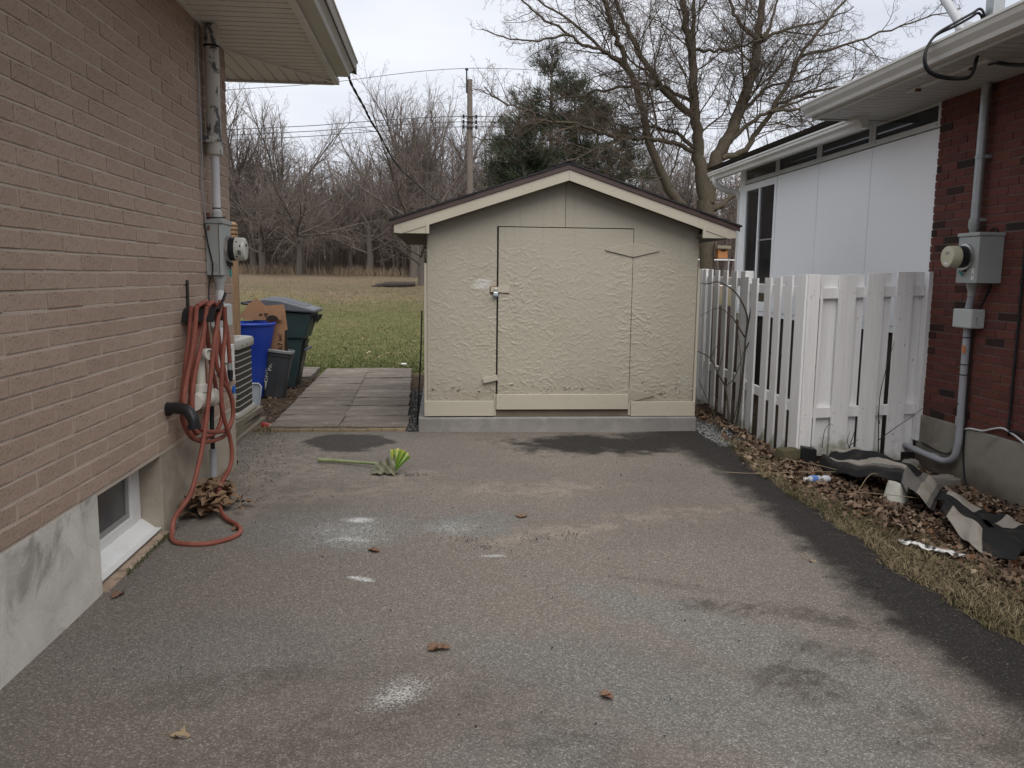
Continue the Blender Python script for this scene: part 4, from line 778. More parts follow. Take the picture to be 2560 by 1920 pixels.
wbn = thing('wheelie_bin', 'dark green wheelie bin with a slate lid behind the cardboard', 'bin', (-2.15, 11.15, -0.03))
y0, y1 = 10.86, 11.42
loft(MB(), [[(-2.40, y0 + .05, -.02), (-1.955, y0 + .05, -.02), (-1.955, y1 - .05, -.02), (-2.40, y1 - .05, -.02)], [(-2.44, y0 + .02, .655), (-1.83, y0 + .02, .655), (-1.83, y1 - .02, .655), (-2.44, y1 - .02, .655)]]).build('lower_body', M['green_bin'], wbn, bevel=0.02)
loft(MB(), [[(-2.455, y0, .645), (-1.80, y0, .645), (-1.80, y1, .645), (-2.455, y1, .645)], [(-2.47, y0 - .02, 1.02), (-1.69, y0 - .02, .985), (-1.69, y1 + .02, .985), (-2.47, y1 + .02, 1.02)]]).build('upper_body', M['green_bin'], wbn, bevel=0.02)
MB().hexa([(-1.955, 11.0, .03), (-1.93, 11.0, .03), (-1.93, 11.28, .03), (-1.955, 11.28, .03)], [(-1.83, 11.0, .62), (-1.805, 11.0, .62), (-1.805, 11.28, .62), (-1.83, 11.28, .62)]).build('front_recess', M['black'], wbn)  # black panel laid on the front, its colour stands for shade there
MB().tube([(-1.80, 10.95, .50), (-1.80, 11.33, .50)], 0.022, 10).build('catch_bar', M['lid_grey'], wbn, smooth='auto')
lp = [(-2.50, 1.055), (-2.46, 1.135), (-2.30, 1.175), (-2.10, 1.160), (-1.90, 1.105), (-1.74, 1.060), (-1.645, 1.035), (-1.635, 0.995), (-1.68, 0.992), (-2.46, 1.035)]
lid = MB().prism([(x, 10.80, z) for x, z in lp], (0, 0.68, 0)).build('lid', M['lid_grey'], wbn, bevel=0.02)
for yy in (10.93, 11.07, 11.21, 11.35):
    MB().tube([(x, yy, z + 0.004) for x, z in ((-2.30, 1.172), (-2.10, 1.158), (-1.90, 1.104), (-1.78, 1.070))], 0.016, 8).build('lid_rib', M['lid_grey'], lid, smooth='auto')
MB().tube(spl([(-2.45, 10.84, 1.10), (-2.56, 10.82, 1.11), (-2.60, 10.90, 1.115), (-2.60, 11.38, 1.115), (-2.56, 11.46, 1.11), (-2.45, 11.44, 1.10)], 4), 0.018, 8).build('handle', M['black'], wbn, smooth='auto')
MB().prism([(-1.70, 10.98, .95), (-1.62, 10.98, .96), (-1.63, 10.98, .91), (-1.70, 10.98, .83)], (0, 0.03, 0)).build('latch', M['black'], wbn); MB().prism([(-1.70, 11.25, .95), (-1.62, 11.25, .96), (-1.63, 11.25, .91), (-1.70, 11.25, .83)], (0, 0.03, 0)).build('latch', M['black'], wbn)
for yy in (10.86, 11.36):
    w_ = MB().lathe([(0.02, 0), (0.10, 0), (0.12, 0.012), (0.12, 0.05), (0.10, 0.062), (0.02, 0.062)], (-2.45, yy, 0.09), (0, 1, 0), 20).build('wheel', M['black'], wbn, smooth='auto')
# flattened cardboard standing in the small bin
cb = thing('cardboard', 'flattened brown cardboard boxes standing in the small charcoal bin', 'cardboard', (-2.05, 10.3, 0.45))
def sheet(name, poly, y, tilt, th, mat): 
    return MB().prism([(x, y + (z - 0.6) * tilt, z) for x, z in poly], (0, th, 0)).build(name, mat, cb)
p1_ = sheet('panel', [(-2.09, .40), (-1.935, .40), (-1.915, .60), (-1.92, .815), (-2.10, .80), (-2.10, .60)], 10.22, 0.02, 0.006, M['card'])
sheet('panel', [(-2.185, .98), (-2.09, .79), (-1.905, .81), (-1.935, 1.06), (-1.948, 1.122), (-2.06, 1.115), (-2.19, 1.10)], 10.25, 0.05, 0.006, M['card'])
sheet('panel', [(-2.55, .945), (-2.30, 1.195), (-2.20, 1.11), (-2.06, 1.01), (-2.10, .945)], 10.36, 0.02, 0.006, M['card'])
sheet('panel', [(-2.42, .93), (-2.42, 1.012), (-2.20, 1.035), (-1.985, 1.072), (-1.96, .935), (-2.05, .93)], 10.21, 0.03, 0.006, M['card'])
sheet('panel', [(-2.47, .95), (-2.20, .98), (-2.305, 1.185), (-2.40, 1.12)], 10.345, 0.02, 0.006, M['card'])
sheet('dark_strip', [(-1.945, .40), (-1.905, .40), (-1.893, .60), (-1.905, .80), (-1.93, .805)], 10.208, 0.02, 0.004, M['ink'])
for t_, s_, z in (('A7', 0.085, 0.60), ('B47', 0.06, 0.715)):
    o = put('lettering', text_mesh(t_, s_, 0.0005), M['ink'], cb, fix=False); o.location = Vector((-1.985, 10.2165 + (z - 0.6) * 0.02, z)) - WL[cb.name]; o.rotation_euler = (R(90), R(-90), 0)
mk = MB(); yk = 10.2185
mk.bar((-2.135, yk, 1.005), (-2.165, yk, 0.965), 0.012, 0.003, (0, 1, 0)); mk.bar((-2.175, yk, 1.008), (-2.14, yk, 1.008), 0.010, 0.003, (0, 1, 0)); mk.bar((-2.172, yk, 0.985), (-2.176, yk, 1.01), 0.010, 0.003, (0, 1, 0))
mk.bar((-2.24, yk, 1.003), (-2.205, yk, 1.006), 0.008, 0.003, (0, 1, 0)); mk.bar((-2.24, yk, 0.985), (-2.205, yk, 0.988), 0.008, 0.003, (0, 1, 0)); mk.bar((-2.205, yk, 0.988), (-2.205, yk, 1.006), 0.008, 0.003, (0, 1, 0))
mk.build('printed_mark', M['ink'], cb)
hole = MB(); 
hole.add([(-2.08 + 0.075 * math.cos(R(a)), 10.212, 0.935 + 0.055 * math.sin(R(a))) for a in range(0, 181, 15)], [tuple(range(13))]); hole.build('punched_hole', M['ink'], cb, fix=False)
# pale tray lid leaning on the condenser
ty = MB(); ty.prism([(-2.20, 8.52, -0.02), (-1.955, 8.52, -0.02), (-1.905, 8.52, 0.06), (-1.865, 8.52, 0.33), (-1.89, 8.52, 0.365), (-2.20, 8.52, 0.365)], (0, 0.025, 0))
tyo = thing('plastic_tray', 'pale translucent tray lid propped behind the air conditioner', 'tray', (-2.0, 8.52, -0.02)); ty.build('sheet', M['tray'], tyo, bevel=0.006)
MB().tube([(-1.955, 8.515, -0.015), (-1.905, 8.515, 0.06), (-1.865, 8.515, 0.33), (-1.89, 8.515, 0.362), (-2.20, 8.515, 0.362)], 0.010, 8).build('rim', M['tray'], tyo, smooth='auto')
ps_ = thing('wooden_post', 'tan wooden post with a grooved cap behind the tan house corner', 'post', (-2.345, 9.5, -0.03))
MB().box(-2.392, -2.302, 9.46, 9.55, -0.1, 1.93).build('shaft', M['post_wood'], ps_, bevel=0.006)
for z0, z1, d in ((1.94, 1.975, 0.004), (1.985, 2.02, 0.004), (2.03, 2.05, 0.002)): MB().box(-2.392 - d, -2.302 + d, 9.46 - d, 9.55 + d, z0, z1).build('cap_ring', M['post_wood'], ps_, bevel=0.006)
MB().box(-2.375, -2.319, 9.477, 9.533, 1.925, 2.03).build('cap_core', M['rust'], ps_)
MB().hexa([(-2.392, 9.46, 2.05), (-2.302, 9.46, 2.05), (-2.302, 9.55, 2.05), (-2.392, 9.55, 2.05)], [(-2.367, 9.485, 2.075), (-2.327, 9.485, 2.075), (-2.327, 9.525, 2.075), (-2.367, 9.525, 2.075)]).build('cap_top', M['post_wood'], ps_, bevel=0.005)
# crushed red can
cn = thing('drink_can', 'red drink can lying on the soil by the paving', 'can', (-1.71, 8.06, 0.0)); ax = Vector((0.85, -0.52, -0.05)).normalized(); c0 = Vector((-1.765, 8.06, 0.006))
MB().lathe([(0.024, 0), (0.033, 0.010), (0.033, 0.095), (0.027, 0.112)], c0, ax, 20).build('body', M['can_red'], cn, smooth='auto')
MB().lathe([(0.0275, 0.110), (0.029, 0.114), (0.027, 0.117), (0.025, 0.112), (0.001, 0.112)], c0, ax, 20).build('end', M['alu'], cn, smooth='auto')
# ------------------------------------------------------------------ shed
sh = thing('garden_shed', 'tan painted garden shed on a concrete slab with a dark shingle roof', 'shed', (1.185, 7.76, 0.0))
SY = 7.76                                      # face of the front wall
slab = MB(); slab.box(-0.215, 2.53, 7.695, 10.35, -0.12, 0.138); slab.build('slab', M['concrete_slab'], sh, bevel=0.012)
PKX, PKZ, SLP = 1.186, 2.545, 0.330
def roofz(x): return PKZ - abs(x - PKX) * SLP
b = MB(); b.prism([(-0.115, SY + 0.012, 0.138), (2.485, SY + 0.012, 0.138), (2.485, SY + 0.012, 1.99), (PKX, SY + 0.012, 2.42), (-0.115, SY + 0.012, 1.99)], (0, 2.45, 0)); b.build('frame', M['dark_gap'], sh)  # solid box behind the panels, near black so the gaps look unlit
for x0, x1 in ((-0.132, -0.114), (2.484, 2.502)): MB().box(x0, x1, SY + 0.006, 10.22, 0.139, 1.985).build('side_wall', M['osb'], sh)
# flake-board relief
hx0, hz0, hs_p = -0.16, 0.12, 0.0064
HN, HM = int(2.72 / hs_p), int(2.36 / hs_p); HF = np.zeros((HM, HN)); r3 = np.random.default_rng(3)
for i in range(8500):
    cx, cz = r3.uniform(0, HN), r3.uniform(0, HM); L_ = r3.uniform(0.025, 0.095) / hs_p / 2; W_ = r3.uniform(0.005, 0.016) / hs_p / 2
    a = r3.normal(0.55 if r3.random() < 0.5 else -0.45, 0.55); R_ = int(L_ + 3)
    x0, x1, y0, y1 = max(0, int(cx) - R_), min(HN, int(cx) + R_ + 1), max(0, int(cz) - R_), min(HM, int(cz) + R_ + 1)
    gx, gy = np.meshgrid(np.arange(x0, x1) - cx, np.arange(y0, y1) - cz); u = gx * math.cos(a) + gy * math.sin(a); w = -gx * math.sin(a) + gy * math.cos(a)
    m_ = np.clip((L_ - np.abs(u)) / 2.5, 0, 1) * np.clip((W_ - np.abs(w)) / 0.8 + 0.5, 0, 1)
    val = r3.uniform(0, 1.0) + r3.normal(0, 0.5) * w / W_ + r3.normal(0, 0.35) * u / L_
    HF[y0:y1, x0:x1] = HF[y0:y1, x0:x1] * (1 - m_) + val * m_
zz = hz0 + np.arange(HM) * hs_p
lowf = np.interp(np.arange(HN) + 0 * 1.0, np.linspace(0, HN, 9), r3.uniform(0.6, 1.3, 9))
amp = (0.0036 * (1 - 0.75 * sm((zz - 1.45) / 0.6)))[:, None] * lowf[None, :] * (0.45 + 1.1 * vnoise(np.repeat(np.arange(HN)[None, :] * hs_p, HM, 0), np.repeat(np.arange(HM)[:, None] * hs_p, HN, 1), 4.0, 12, 4))
crk = np.clip(1 - np.abs(zz - 0.40) / 0.17, 0, 1)[:, None] * np.ones((1, HN))
cn_ = np.zeros((HM, HN))
for k_ in range(26): cn_ += np.sin((np.arange(HN)[None, :] * r3.normal(0, 0.25) + np.arange(HM)[:, None] * r3.normal(0, 0.35)) + r3.uniform(0, 6))
cn_ = np.clip(cn_ / 5.0 - 0.35, 0, 1)
HT = HF * amp * (1 + 0.9 * crk * (cn_ > 0.1))
gy_, gx_ = np.gradient(HF); gm_ = np.clip(np.hypot(gx_, gy_) * 1.6, 0, 1) * np.clip(crk * 1.3, 0, 1) * np.clip(cn_ * 2.2, 0, 1)
def samp(A, x, z):
    i = np.clip(((z - hz0) / hs_p), 0, HM - 1.001); j = np.clip(((x - hx0) / hs_p), 0, HN - 1.001); i0, j0 = i.astype(int), j.astype(int); fi, fj = i - i0, j - j0
    return A[i0, j0] * (1 - fi) * (1 - fj) + A[i0 + 1, j0] * fi * (1 - fj) + A[i0, j0 + 1] * (1 - fi) * fj + A[i0 + 1, j0 + 1] * fi * fj
def osb_panel(name, x0, x1, z0, ztop, y, parent, shift=0.0, cut=None):
    """cut = (xa, xb, zc): leave the part xa..xb below zc open"""
    cols_ = [x0, x1] + ([c for c in cut[:2] if x0 < c < x1] if cut else [])
    xs_ = np.unique(np.concatenate([np.linspace(x0, x1, max(3, int((x1 - x0) / hs_p)))] + [np.array(cols_)])); nx_ = len(xs_); zs_ = np.linspace(z0, 2.45, int((2.45 - z0) / hs_p))
    if cut: zs_ = np.unique(np.append(zs_, cut[2]))
    nz_ = len(zs_); zt = np.array([ztop(x) for x in xs_]); XX = np.repeat(xs_[None, :], nz_, 0); ZR = np.repeat(zs_[:, None], nx_, 1); ZZ = np.minimum(ZR, zt[None, :])
    YY = y - samp(HT, XX + shift, ZZ)
    V_ = np.stack([XX.ravel(), YY.ravel(), ZZ.ravel()], 1); ii = (np.arange(nz_ - 1)[:, None] * nx_ + np.arange(nx_ - 1)[None, :])
    xm, zm = (XX[:-1, :-1] + XX[:-1, 1:]) / 2, (ZR[:-1, :-1] + ZR[1:, :-1]) / 2; ok = ZR[:-1, :-1] < np.maximum(zt[:-1], zt[1:])[None, :]
    if cut: ok &= ~((xm > cut[0]) & (xm < cut[1]) & (zm < cut[2]))
    ii = ii[ok]
    me = np_mesh(name, V_, [np.stack([ii, ii + 1, ii + 1 + nx_, ii + nx_], 1)], attr=samp(gm_, XX + shift, ZZ).ravel())
    o = put(name, me, M['osb'], parent, smooth=True, fix=False); sf = o.modifiers.new('thick', 'SOLIDIFY'); sf.thickness = 0.009; sf.offset = -1
    return o
gab = lambda x: roofz(x) - 0.135
osb_panel('wall_panel', -0.130, 1.1845, 0.139, gab, SY, sh, 0.0, (0.5335, 3, 1.973))
osb_panel('wall_panel', 1.1875, 2.500, 0.139, gab, SY, sh, 0.0, (0, 1.857, 1.973))
door = osb_panel('door', 0.549, 1.8515, 0.30, lambda x: 1.964, SY - 0.006, sh, 0.03)
def nails(mb, pts):
    for x, y, z in pts: mb.lathe([(0.0035, 0), (0.003, 0.0015)], (x, y, z), (0, -1, 0), 7)
MB().box(0.538, 1.843, SY - 0.036, SY - 0.008, 0.213, 0.362).build('kick_board', M['trim_tan'], door, bevel=0.003)
MB().box(0.50, 1.90, SY - 0.004, SY + 0.03, 0.1385, 0.205).build('threshold', M['raw_wood'], sh, bevel=0.004)
for x0, x1, z0, z1 in ((-0.158, 0.514, 0.150, 0.298), (1.871, 2.522, 0.144, 0.288)): MB().box(x0, x1, SY - 0.034, SY - 0.0065, z0, z1).build('base_board', M['trim_tan'], sh, bevel=0.003)
MB().box(1.848, 1.868, SY - 0.02, SY + 0.005, 0.15, 0.30).build('jamb', M['trim_tan'], sh); MB().box(0.516, 0.536, SY - 0.012, SY + 0.005, 0.15, 0.36).build('jamb', M['trim_tan'], sh)
MB().box(-0.158, -0.1335, SY - 0.012, SY + 0.07, 0.29, 1.615).build('corner_board', M['trim_tan'], sh, bevel=0.003); MB().box(2.5035, 2.530, SY - 0.012, SY + 0.07, 0.285, 1.60).build('corner_board', M['trim_tan'], sh, bevel=0.003)
# roof: rake boards, boxed returns, brown drip edge, shingles
RY = 7.575
for s in (-1, 1):
    xe = PKX + s * 1.615
    MB().prism([(PKX + s * 0.0006, RY, PKZ - 0.055), (xe, RY, roofz(xe) - 0.055), (xe, RY, roofz(xe) - 0.125), (xe - s * 0.07, RY, roofz(xe) - 0.132), (PKX + s * 0.0006, RY, PKZ - 0.155)], (0, 0.022, 0)).build('rake_board', M['trim_tan'], sh, bevel=0.002)
    xi = PKX + s * 1.292
    MB().prism([(xe - s * 0.004, RY + 0.006, roofz(xe) - 0.126), (xe - s * 0.004, RY + 0.006, 1.885), (xi, RY + 0.006, 1.885), (xi, RY + 0.006, roofz(xi) - 0.150)], (0, 0.02, 0)).build('return_board', M['trim_tan'], sh, bevel=0.002)
    MB().box(min(xi, xi + s * 0.03), max(xi, xi + s * 0.03), RY - 0.004, RY + 0.0055, 1.883, 1.990).build('return_cap', M['trim_tan'], sh, bevel=0.002)
    MB().box(min(xe, xi) + 0.002, max(xe, xi) - 0.002, RY + 0.027, 10.4, 1.885, 1.897).build('soffit_board', M['raw_wood'], sh)
    MB().prism([(xe, RY + 0.03, 1.90), (xe, RY + 0.03, roofz(xe) - 0.06), (xe - s * 0.02, RY + 0.03, roofz(xe) - 0.06), (xe - s * 0.02, RY + 0.03, 1.90)], (0, 2.8, 0)).build('eave_board', M['trim_tan'], sh)
    x2 = PKX + s * 1.648
    MB().prism([(PKX + s * 0.0004, RY - 0.012, PKZ - 0.008), (x2, RY - 0.012, roofz(x2) - 0.008), (x2, RY - 0.012, roofz(x2) - 0.052), (PKX + s * 0.0004, RY - 0.012, PKZ - 0.053)], (0, 0.011, 0)).build('drip_edge', M['drip_brown'], sh)
    MB().prism([(PKX, RY - 0.004, PKZ - 0.010), (x2 - s * .01, RY - 0.004, roofz(x2) - 0.010), (x2 - s * .01, RY - 0.004, roofz(x2) - 0.030), (PKX, RY - 0.004, PKZ - 0.045)], (0, 2.86, 0)).build('roof_deck', M['raw_wood'], sh)
    mb = MB(); nrow = 13
    for i in range(nrow):
        t0, t1 = i / nrow, (i + 1) / nrow; xa, xb = PKX + s * (1.66 * (1 - t0)), PKX + s * (1.66 * (1 - t1) - (0.03 if i < nrow - 1 else 0)); yy = RY - 0.020 - r3.uniform(0, 0.008); k_ = 0
        while yy < 10.45:
            L_ = 0.30 + r3.uniform(-0.02, 0.02); y2_ = min(yy + L_ - 0.006, 10.46); lift = r3.uniform(0.010, 0.018); dx = s * r3.uniform(-0.006, 0.006)
            xa_ = xa + dx
            mb.hexa([(xa_, yy, roofz(xa_) - 0.006), (xb, yy, roofz(xb) - 0.006), (xb, y2_, roofz(xb) - 0.006), (xa_, y2_, roofz(xa_) - 0.006)], [(xa_, yy, roofz(xa_) + lift), (xb, yy, roofz(xb) + 0.004), (xb, y2_, roofz(xb) + 0.004), (xa_, y2_, roofz(xa_) + lift)]); yy += L_
    mb.build('shingles', M['shingle'], sh, kind='stuff')
yy = RY - 0.025
while yy < 10.4:
    MB().prism([(PKX - 0.15, yy, roofz(PKX - 0.15) + 0.014), (PKX, yy, PKZ + 0.016), (PKX + 0.15, yy, roofz(PKX + 0.15) + 0.014), (PKX + 0.15, yy, roofz(PKX + 0.15) + 0.022), (PKX, yy, PKZ + 0.026), (PKX - 0.15, yy, roofz(PKX - 0.15) + 0.022)], (0, 0.30, 0)).build('ridge_shingle', M['shingle'], sh); yy += 0.292
# strap hinges
def hinge(kx, kz, hh, tipl, tipr, yl, yr):
    h = MB().tube([(kx, SY - 0.014, kz - hh), (kx, SY - 0.014, kz + hh)], 0.008, 10).build('hinge', M['osb'], sh, smooth='auto')
    for tip, y in ((tipl, yl), (tipr, yr)):
        s = 1 if tip > kx else -1
        MB().prism([(kx + s * 0.004, y, kz - hh * 0.98), (kx + s * 0.03, y, kz - hh * 0.95), (tip - s * 0.012, y, kz - 0.010), (tip, y, kz), (tip - s * 0.012, y, kz + 0.010), (kx + s * 0.03, y, kz + hh * 0.95), (kx + s * 0.004, y, kz + hh * 0.98)], (0, 0.009, 0)).build('strap', M['osb'], h, bevel=0.003)
        nb = MB(); nails(nb, [(kx + (tip - kx) * t, y, kz + dz) for t, dz in ((0.14, hh * .6), (0.14, -hh * .6), (0.5, 0), (0.88, 0))]); nb.build('screw', M['rust'], h)
hinge(1.851, 1.768, 0.066, 1.575, 2.118, SY - 0.0205, SY - 0.0145); hinge(1.857, 0.350, 0.066, 1.62, 2.116, SY - 0.0205, SY - 0.0145)
# hasp, padlock, turn button
hp = MB().box(0.556, 0.652, SY - 0.019, SY - 0.0125, 1.345, 1.403).build('hasp', M['trim_tan'], sh, bevel=0.002)
MB().box(0.476, 0.572, SY - 0.0245, SY - 0.0195, 1.350, 1.400).build('hasp_arm', M['trim_tan'], hp, bevel=0.006)
MB().box(0.470, 0.530, SY - 0.013, SY - 0.004, 1.335, 1.408).build('staple_plate', M['rust'], hp, bevel=0.006)
MB().box(0.580, 0.655, SY - 0.0125, SY - 0.0115, 1.337, 1.345).build('rust_line', M['rust'], hp)
pl_ = thing('padlock', 'small steel padlock with a blue band hanging on the tan shed door', 'padlock', (0.522, SY - 0.035, 1.31))
MB().box(0.500, 0.545, SY - 0.052, SY - 0.027, 1.318, 1.352).build('body', M['lock_steel'], pl_, bevel=0.004)
MB().box(0.499, 0.546, SY - 0.053, SY - 0.026, 1.308, 1.319).build('band', M['lock_blue'], pl_, bevel=0.003)
MB().tube(spl([(0.508, SY - 0.039, 1.350), (0.508, SY - 0.039, 1.372), (0.515, SY - 0.039, 1.384), (0.5225, SY - 0.039, 1.387), (0.530, SY - 0.039, 1.384), (0.537, SY - 0.039, 1.372), (0.537, SY - 0.039, 1.350)], 3), 0.004, 8).build('shackle', M['lock_steel'], pl_, smooth='auto')
tb = MB(); tb.obox((0.478, SY - 0.026, 0.512), 0.145, 0.022, 0.052, Matrix.Rotation(R(-13), 3, 'Y')); tbo = tb.build('turn_button', M['trim_tan'], sh, bevel=0.003)
nb = MB(); nails(nb, [(0.478, SY - 0.037, 0.512)]); nb.build('screw', M['galv'], tbo)
nb = MB(); nails(nb, [(x, SY - 0.0345, z) for x, z in ((-0.13, .27), (-0.13, .175), (0.02, .25), (0.44, .2), (1.9, .26), (1.9, .18), (2.25, .23), (2.25, .2), (2.5, .25), (2.5, .18))]); nb.build('nails', M['rust'], sh)
nb = MB(); nails(nb, [(x, SY - 0.0365, z) for x, z in ((0.575, .33), (0.58, .235), (0.9, .325), (1.25, .325), (1.5, .325), (1.8, .325), (1.82, .235), (1.8, .26))]); nb.build('nails', M['rust'], door)
nb = MB(); nails(nb, [(PKX + s * d, RY - 0.0005, roofz(PKX + s * d) - 0.10) for s in (-1, 1) for d in (0.12, 0.35, 0.42, 0.9, 1.25, 1.55)]); nb.build('nails', M['rust'], sh)
sk = MB().tube([(-0.235, 7.95, -0.03), (-0.20, 8.15, 0.75), (-0.19, 8.2, 1.15)], 0.008, 7).build('stake', M['black'], None, smooth=True); tag(sk, 'thin dark rod leaning against the tan shed side', 'rod')

# ------------------------------------------------------------------ white fence
fr = thing('picket_fence', 'white fence run of spaced boards receding beside the shed', 'fence', (3.12, 8.0, -0.05))
def fx(y): return 3.045 + 0.05 * (y - 6.52)
def board_mesh(w, t, h):
    mb = MB(); mb.box(-t / 2, t / 2, -w / 2, w / 2, 0, h); me = mb.mesh('board'); me.materials.append(M['fence_white']); return me
for yf, zt, zb in ((9.66, 1.615, 0.02), (9.40, 1.61, 0.02), (9.13, 1.60, 0.0), (8.80, 1.595, 0.0), (8.50, 1.588, -0.02), (8.20, 1.58, -0.02), (7.83, 1.512, -0.03), (7.48, 1.517, -0.06), (7.215, 1.527, -0.06), (6.95, 1.538, -0.06)):
    o = MB().box(-0.009, 0.009, -0.078, 0.078, zb, zt).build('board', M['fence_white'], fr, bevel=0.002, loc=(fx(yf) - 0.012, yf - 0.06, 0)); o.rotation_euler = (R(rnd.uniform(-.5, .5)), R(rnd.uniform(-.6, .6)), R(-2.9 + rnd.uniform(-1, 1)))
for ya, yb, za in ((6.60, 8.08, 1.40), (6.60, 8.08, 0.40), (8.10, 9.75, 1.47), (8.10, 9.75, 0.45)):
    MB().bar((fx(ya) + 0.018, ya, za), (fx(yb) + 0.018, yb, za + 0.02), 0.038, 0.088).build('rail', M['fence_white'], fr, bevel=0.003)
for yp, zt in ((8.09, 1.585), (9.72, 1.62)): MB().box(fx(yp) - 0.03, fx(yp) + 0.06, yp - 0.045, yp + 0.045, -0.15, zt).build('post', M['fence_white'], fr, bevel=0.004)
MB().box(fx(8.05) - 0.030, fx(8.05) - 0.012, 7.945, 8.05, -0.03, 1.525).build('board', M['fence_white'], fr, bevel=0.002)
MB().box(3.030, 3.0485, 6.525, 6.70, 0.0, 1.545).build('board', M['fence_white'], fr, bevel=0.002)
fp = thing('fence_panel', 'white board-on-board fence panel closing against the red brick corner', 'fence', (3.6, 6.52, -0.08))
MB().box(3.050, 3.150, 6.505, 6.60, -0.15, 1.546).build('post', M['fence_white'], fp, bevel=0.004)
nb = MB(); nails(nb, [(3.10, 6.5045, 1.41), (3.10, 6.5045, 1.375), (3.085, 6.5045, 0.36), (3.085, 6.5045, 0.33)]); nb.build('nails', M['rust'], fp)
for x0, x1, zb, zt in ((3.303, 3.452, -0.05, 1.548), (3.545, 3.695, -0.05, 1.562), (3.805, 3.950, -0.03, 1.577)):
    MB().box(x0, x1, 6.478, 6.4965, zb, zt).build('board', M['fence_white'], fp, bevel=0.002)
for x0, x1, zb, zt in ((3.165, 3.350, 0.0, 1.545), (3.408, 3.550, 0.0, 1.552), (3.655, 3.792, 0.0, 1.568), (3.905, 4.088, 0.03, 1.58)):
    MB().box(x0, x1, 6.5365, 6.555, zb, zt).build('board', M['fence_white'], fp, bevel=0.002)
for za, zb in ((1.345, 1.382), (0.335, 0.372)): MB().hexa([(3.152, 6.498, za), (4.060, 6.498, zb), (4.060, 6.535, zb), (3.152, 6.535, za)], [(3.152, 6.498, za + .09), (4.060, 6.498, zb + .09), (4.060, 6.535, zb + .09), (3.152, 6.535, za + .09)]).build('rail', M['fence_white'], fp, bevel=0.003)
MB().box(4.064, 4.132, 6.455, 6.528, 0.145, 1.582).build('end_trim', M['fence_white'], fp, bevel=0.003)
MB().box(3.152, 3.172, 6.485, 6.4975, 0.10, 1.545).build('trim', M['fence_white'], fp, bevel=0.002)
nb = MB(); nails(nb, [(x, 6.4775, z) for x in (3.325, 3.43, 3.565, 3.67, 3.83, 3.93) for z in (1.40, 0.385)]); nb.build('nails', M['rust'], fp)
# ------------------------------------------------------------------ right house
RX = 4.10
hr = thing('brick_house', 'dark red brick house with a white gutter and soffit beside the white fence', 'house', (RX, 2.0, -0.1))
MB().box(RX + 0.006, 11.0, -8.0, 6.522, 0.35, 3.05).build('wall', M['mortar_grey'], hr)
brick_wall(hr, hr, RX, -1, -3.0, 6.53, 0.372, 2.972, 0.065, 0.2065, 0.0095, 5.946, 10, M['brick_red'], lambda t: t[1] > 4.55, lambda t: (t[1] > 5.9, -t[1] if t[1] < 5.9 else t[1]))
MB().box(RX - 0.012, 11.0, -8.0, 6.50, -0.5, 0.371).build('foundation', M['concrete_right'], hr, bevel=0.008)
S2 = 2.97
rf = MB(); rf.prism([(3.33, -8, 3.075), (7.3, -8, 4.35), (11.8, -8, 3.0), (11.8, -8, 2.93), (7.3, -8, 4.27), (3.40, -8, 3.01)], (0, 15.40, 0)); rf.build('roof', M['shingle_brown'], hr)
sm2 = MB(); sm2.box(0, 0.68, 0.004, 0.094, 0, 0.012); sm2.box(0, 0.68, 0.094, 0.104, 0.006, 0.012); s2e = sm2.mesh('soffit_slat'); s2e.materials.append(M['soffit_r'])
y = 1.6
while y < 7.27: inst('soffit_slat', s2e, hr, (3.425, y, S2)); y += 0.101
MB().box(3.425, RX, -8, 1.6, S2, S2 + 0.01).build('soffit_panel', M['soffit_r'], hr)
MB().box(3.43, RX + 0.3, -8, 7.37, S2 + 0.02, S2 + 0.03).build('soffit_backing', M['soffit_r'], hr)  # added above the slats as on the left, keeps light from leaking in
MB().box(3.60, 3.64, 5.27, 6.22, S2 - 0.016, S2 - 0.001).build('strip', M['white_metal'], hr, bevel=0.002)
MB().box(3.395, 3.425, -8, 7.385, S2 - 0.02, S2 + 0.06).build('edge_trim', M['soffit_r'], hr, bevel=0.004)
MB().prism([(3.40, 7.375, S2 - 0.012), (4.3, 7.375, S2 - 0.012), (4.3, 7.375, 3.30), (3.40, 7.375, 3.02)], (0, 0.02, 0)).build('gable_trim', M['soffit_r'], hr)
g = [(3.394, S2 + 0.004), (3.335, S2 + 0.004), (3.325, S2 + 0.032), (3.292, S2 + 0.066), (3.280, S2 + 0.098), (3.272, S2 + 0.098), (3.272, S2 + 0.116), (3.292, S2 + 0.116), (3.292, S2 + 0.105), (3.394, S2 + 0.105)]
gut = MB().prism([(x, -8, z) for x, z in g], (0, 15.385, 0)).build('gutter', M['white_metal'], hr, bevel=0.002)
MB().prism([(x, 7.3855, z) for x, z in g], (0, 0.006, 0)).build('gutter_end', M['white_metal'], gut)
for yy in (5.45, 6.08): MB().box(3.602, 3.640, yy - 0.012, yy + 0.012, S2 - 0.034, S2 - 0.0165).build('clip', M['rust'], hr)
MB().tube(spl([(3.70, 5.40, 2.962), (3.70, 5.30, 2.948), (3.70, 5.15, 2.90), (3.70, 4.95, 2.86), (3.75, 4.4, 2.82)], 4), [0.006] * 4 + [0.013] * 13, 8).build('cable', M['rubber'], hr, smooth=True)

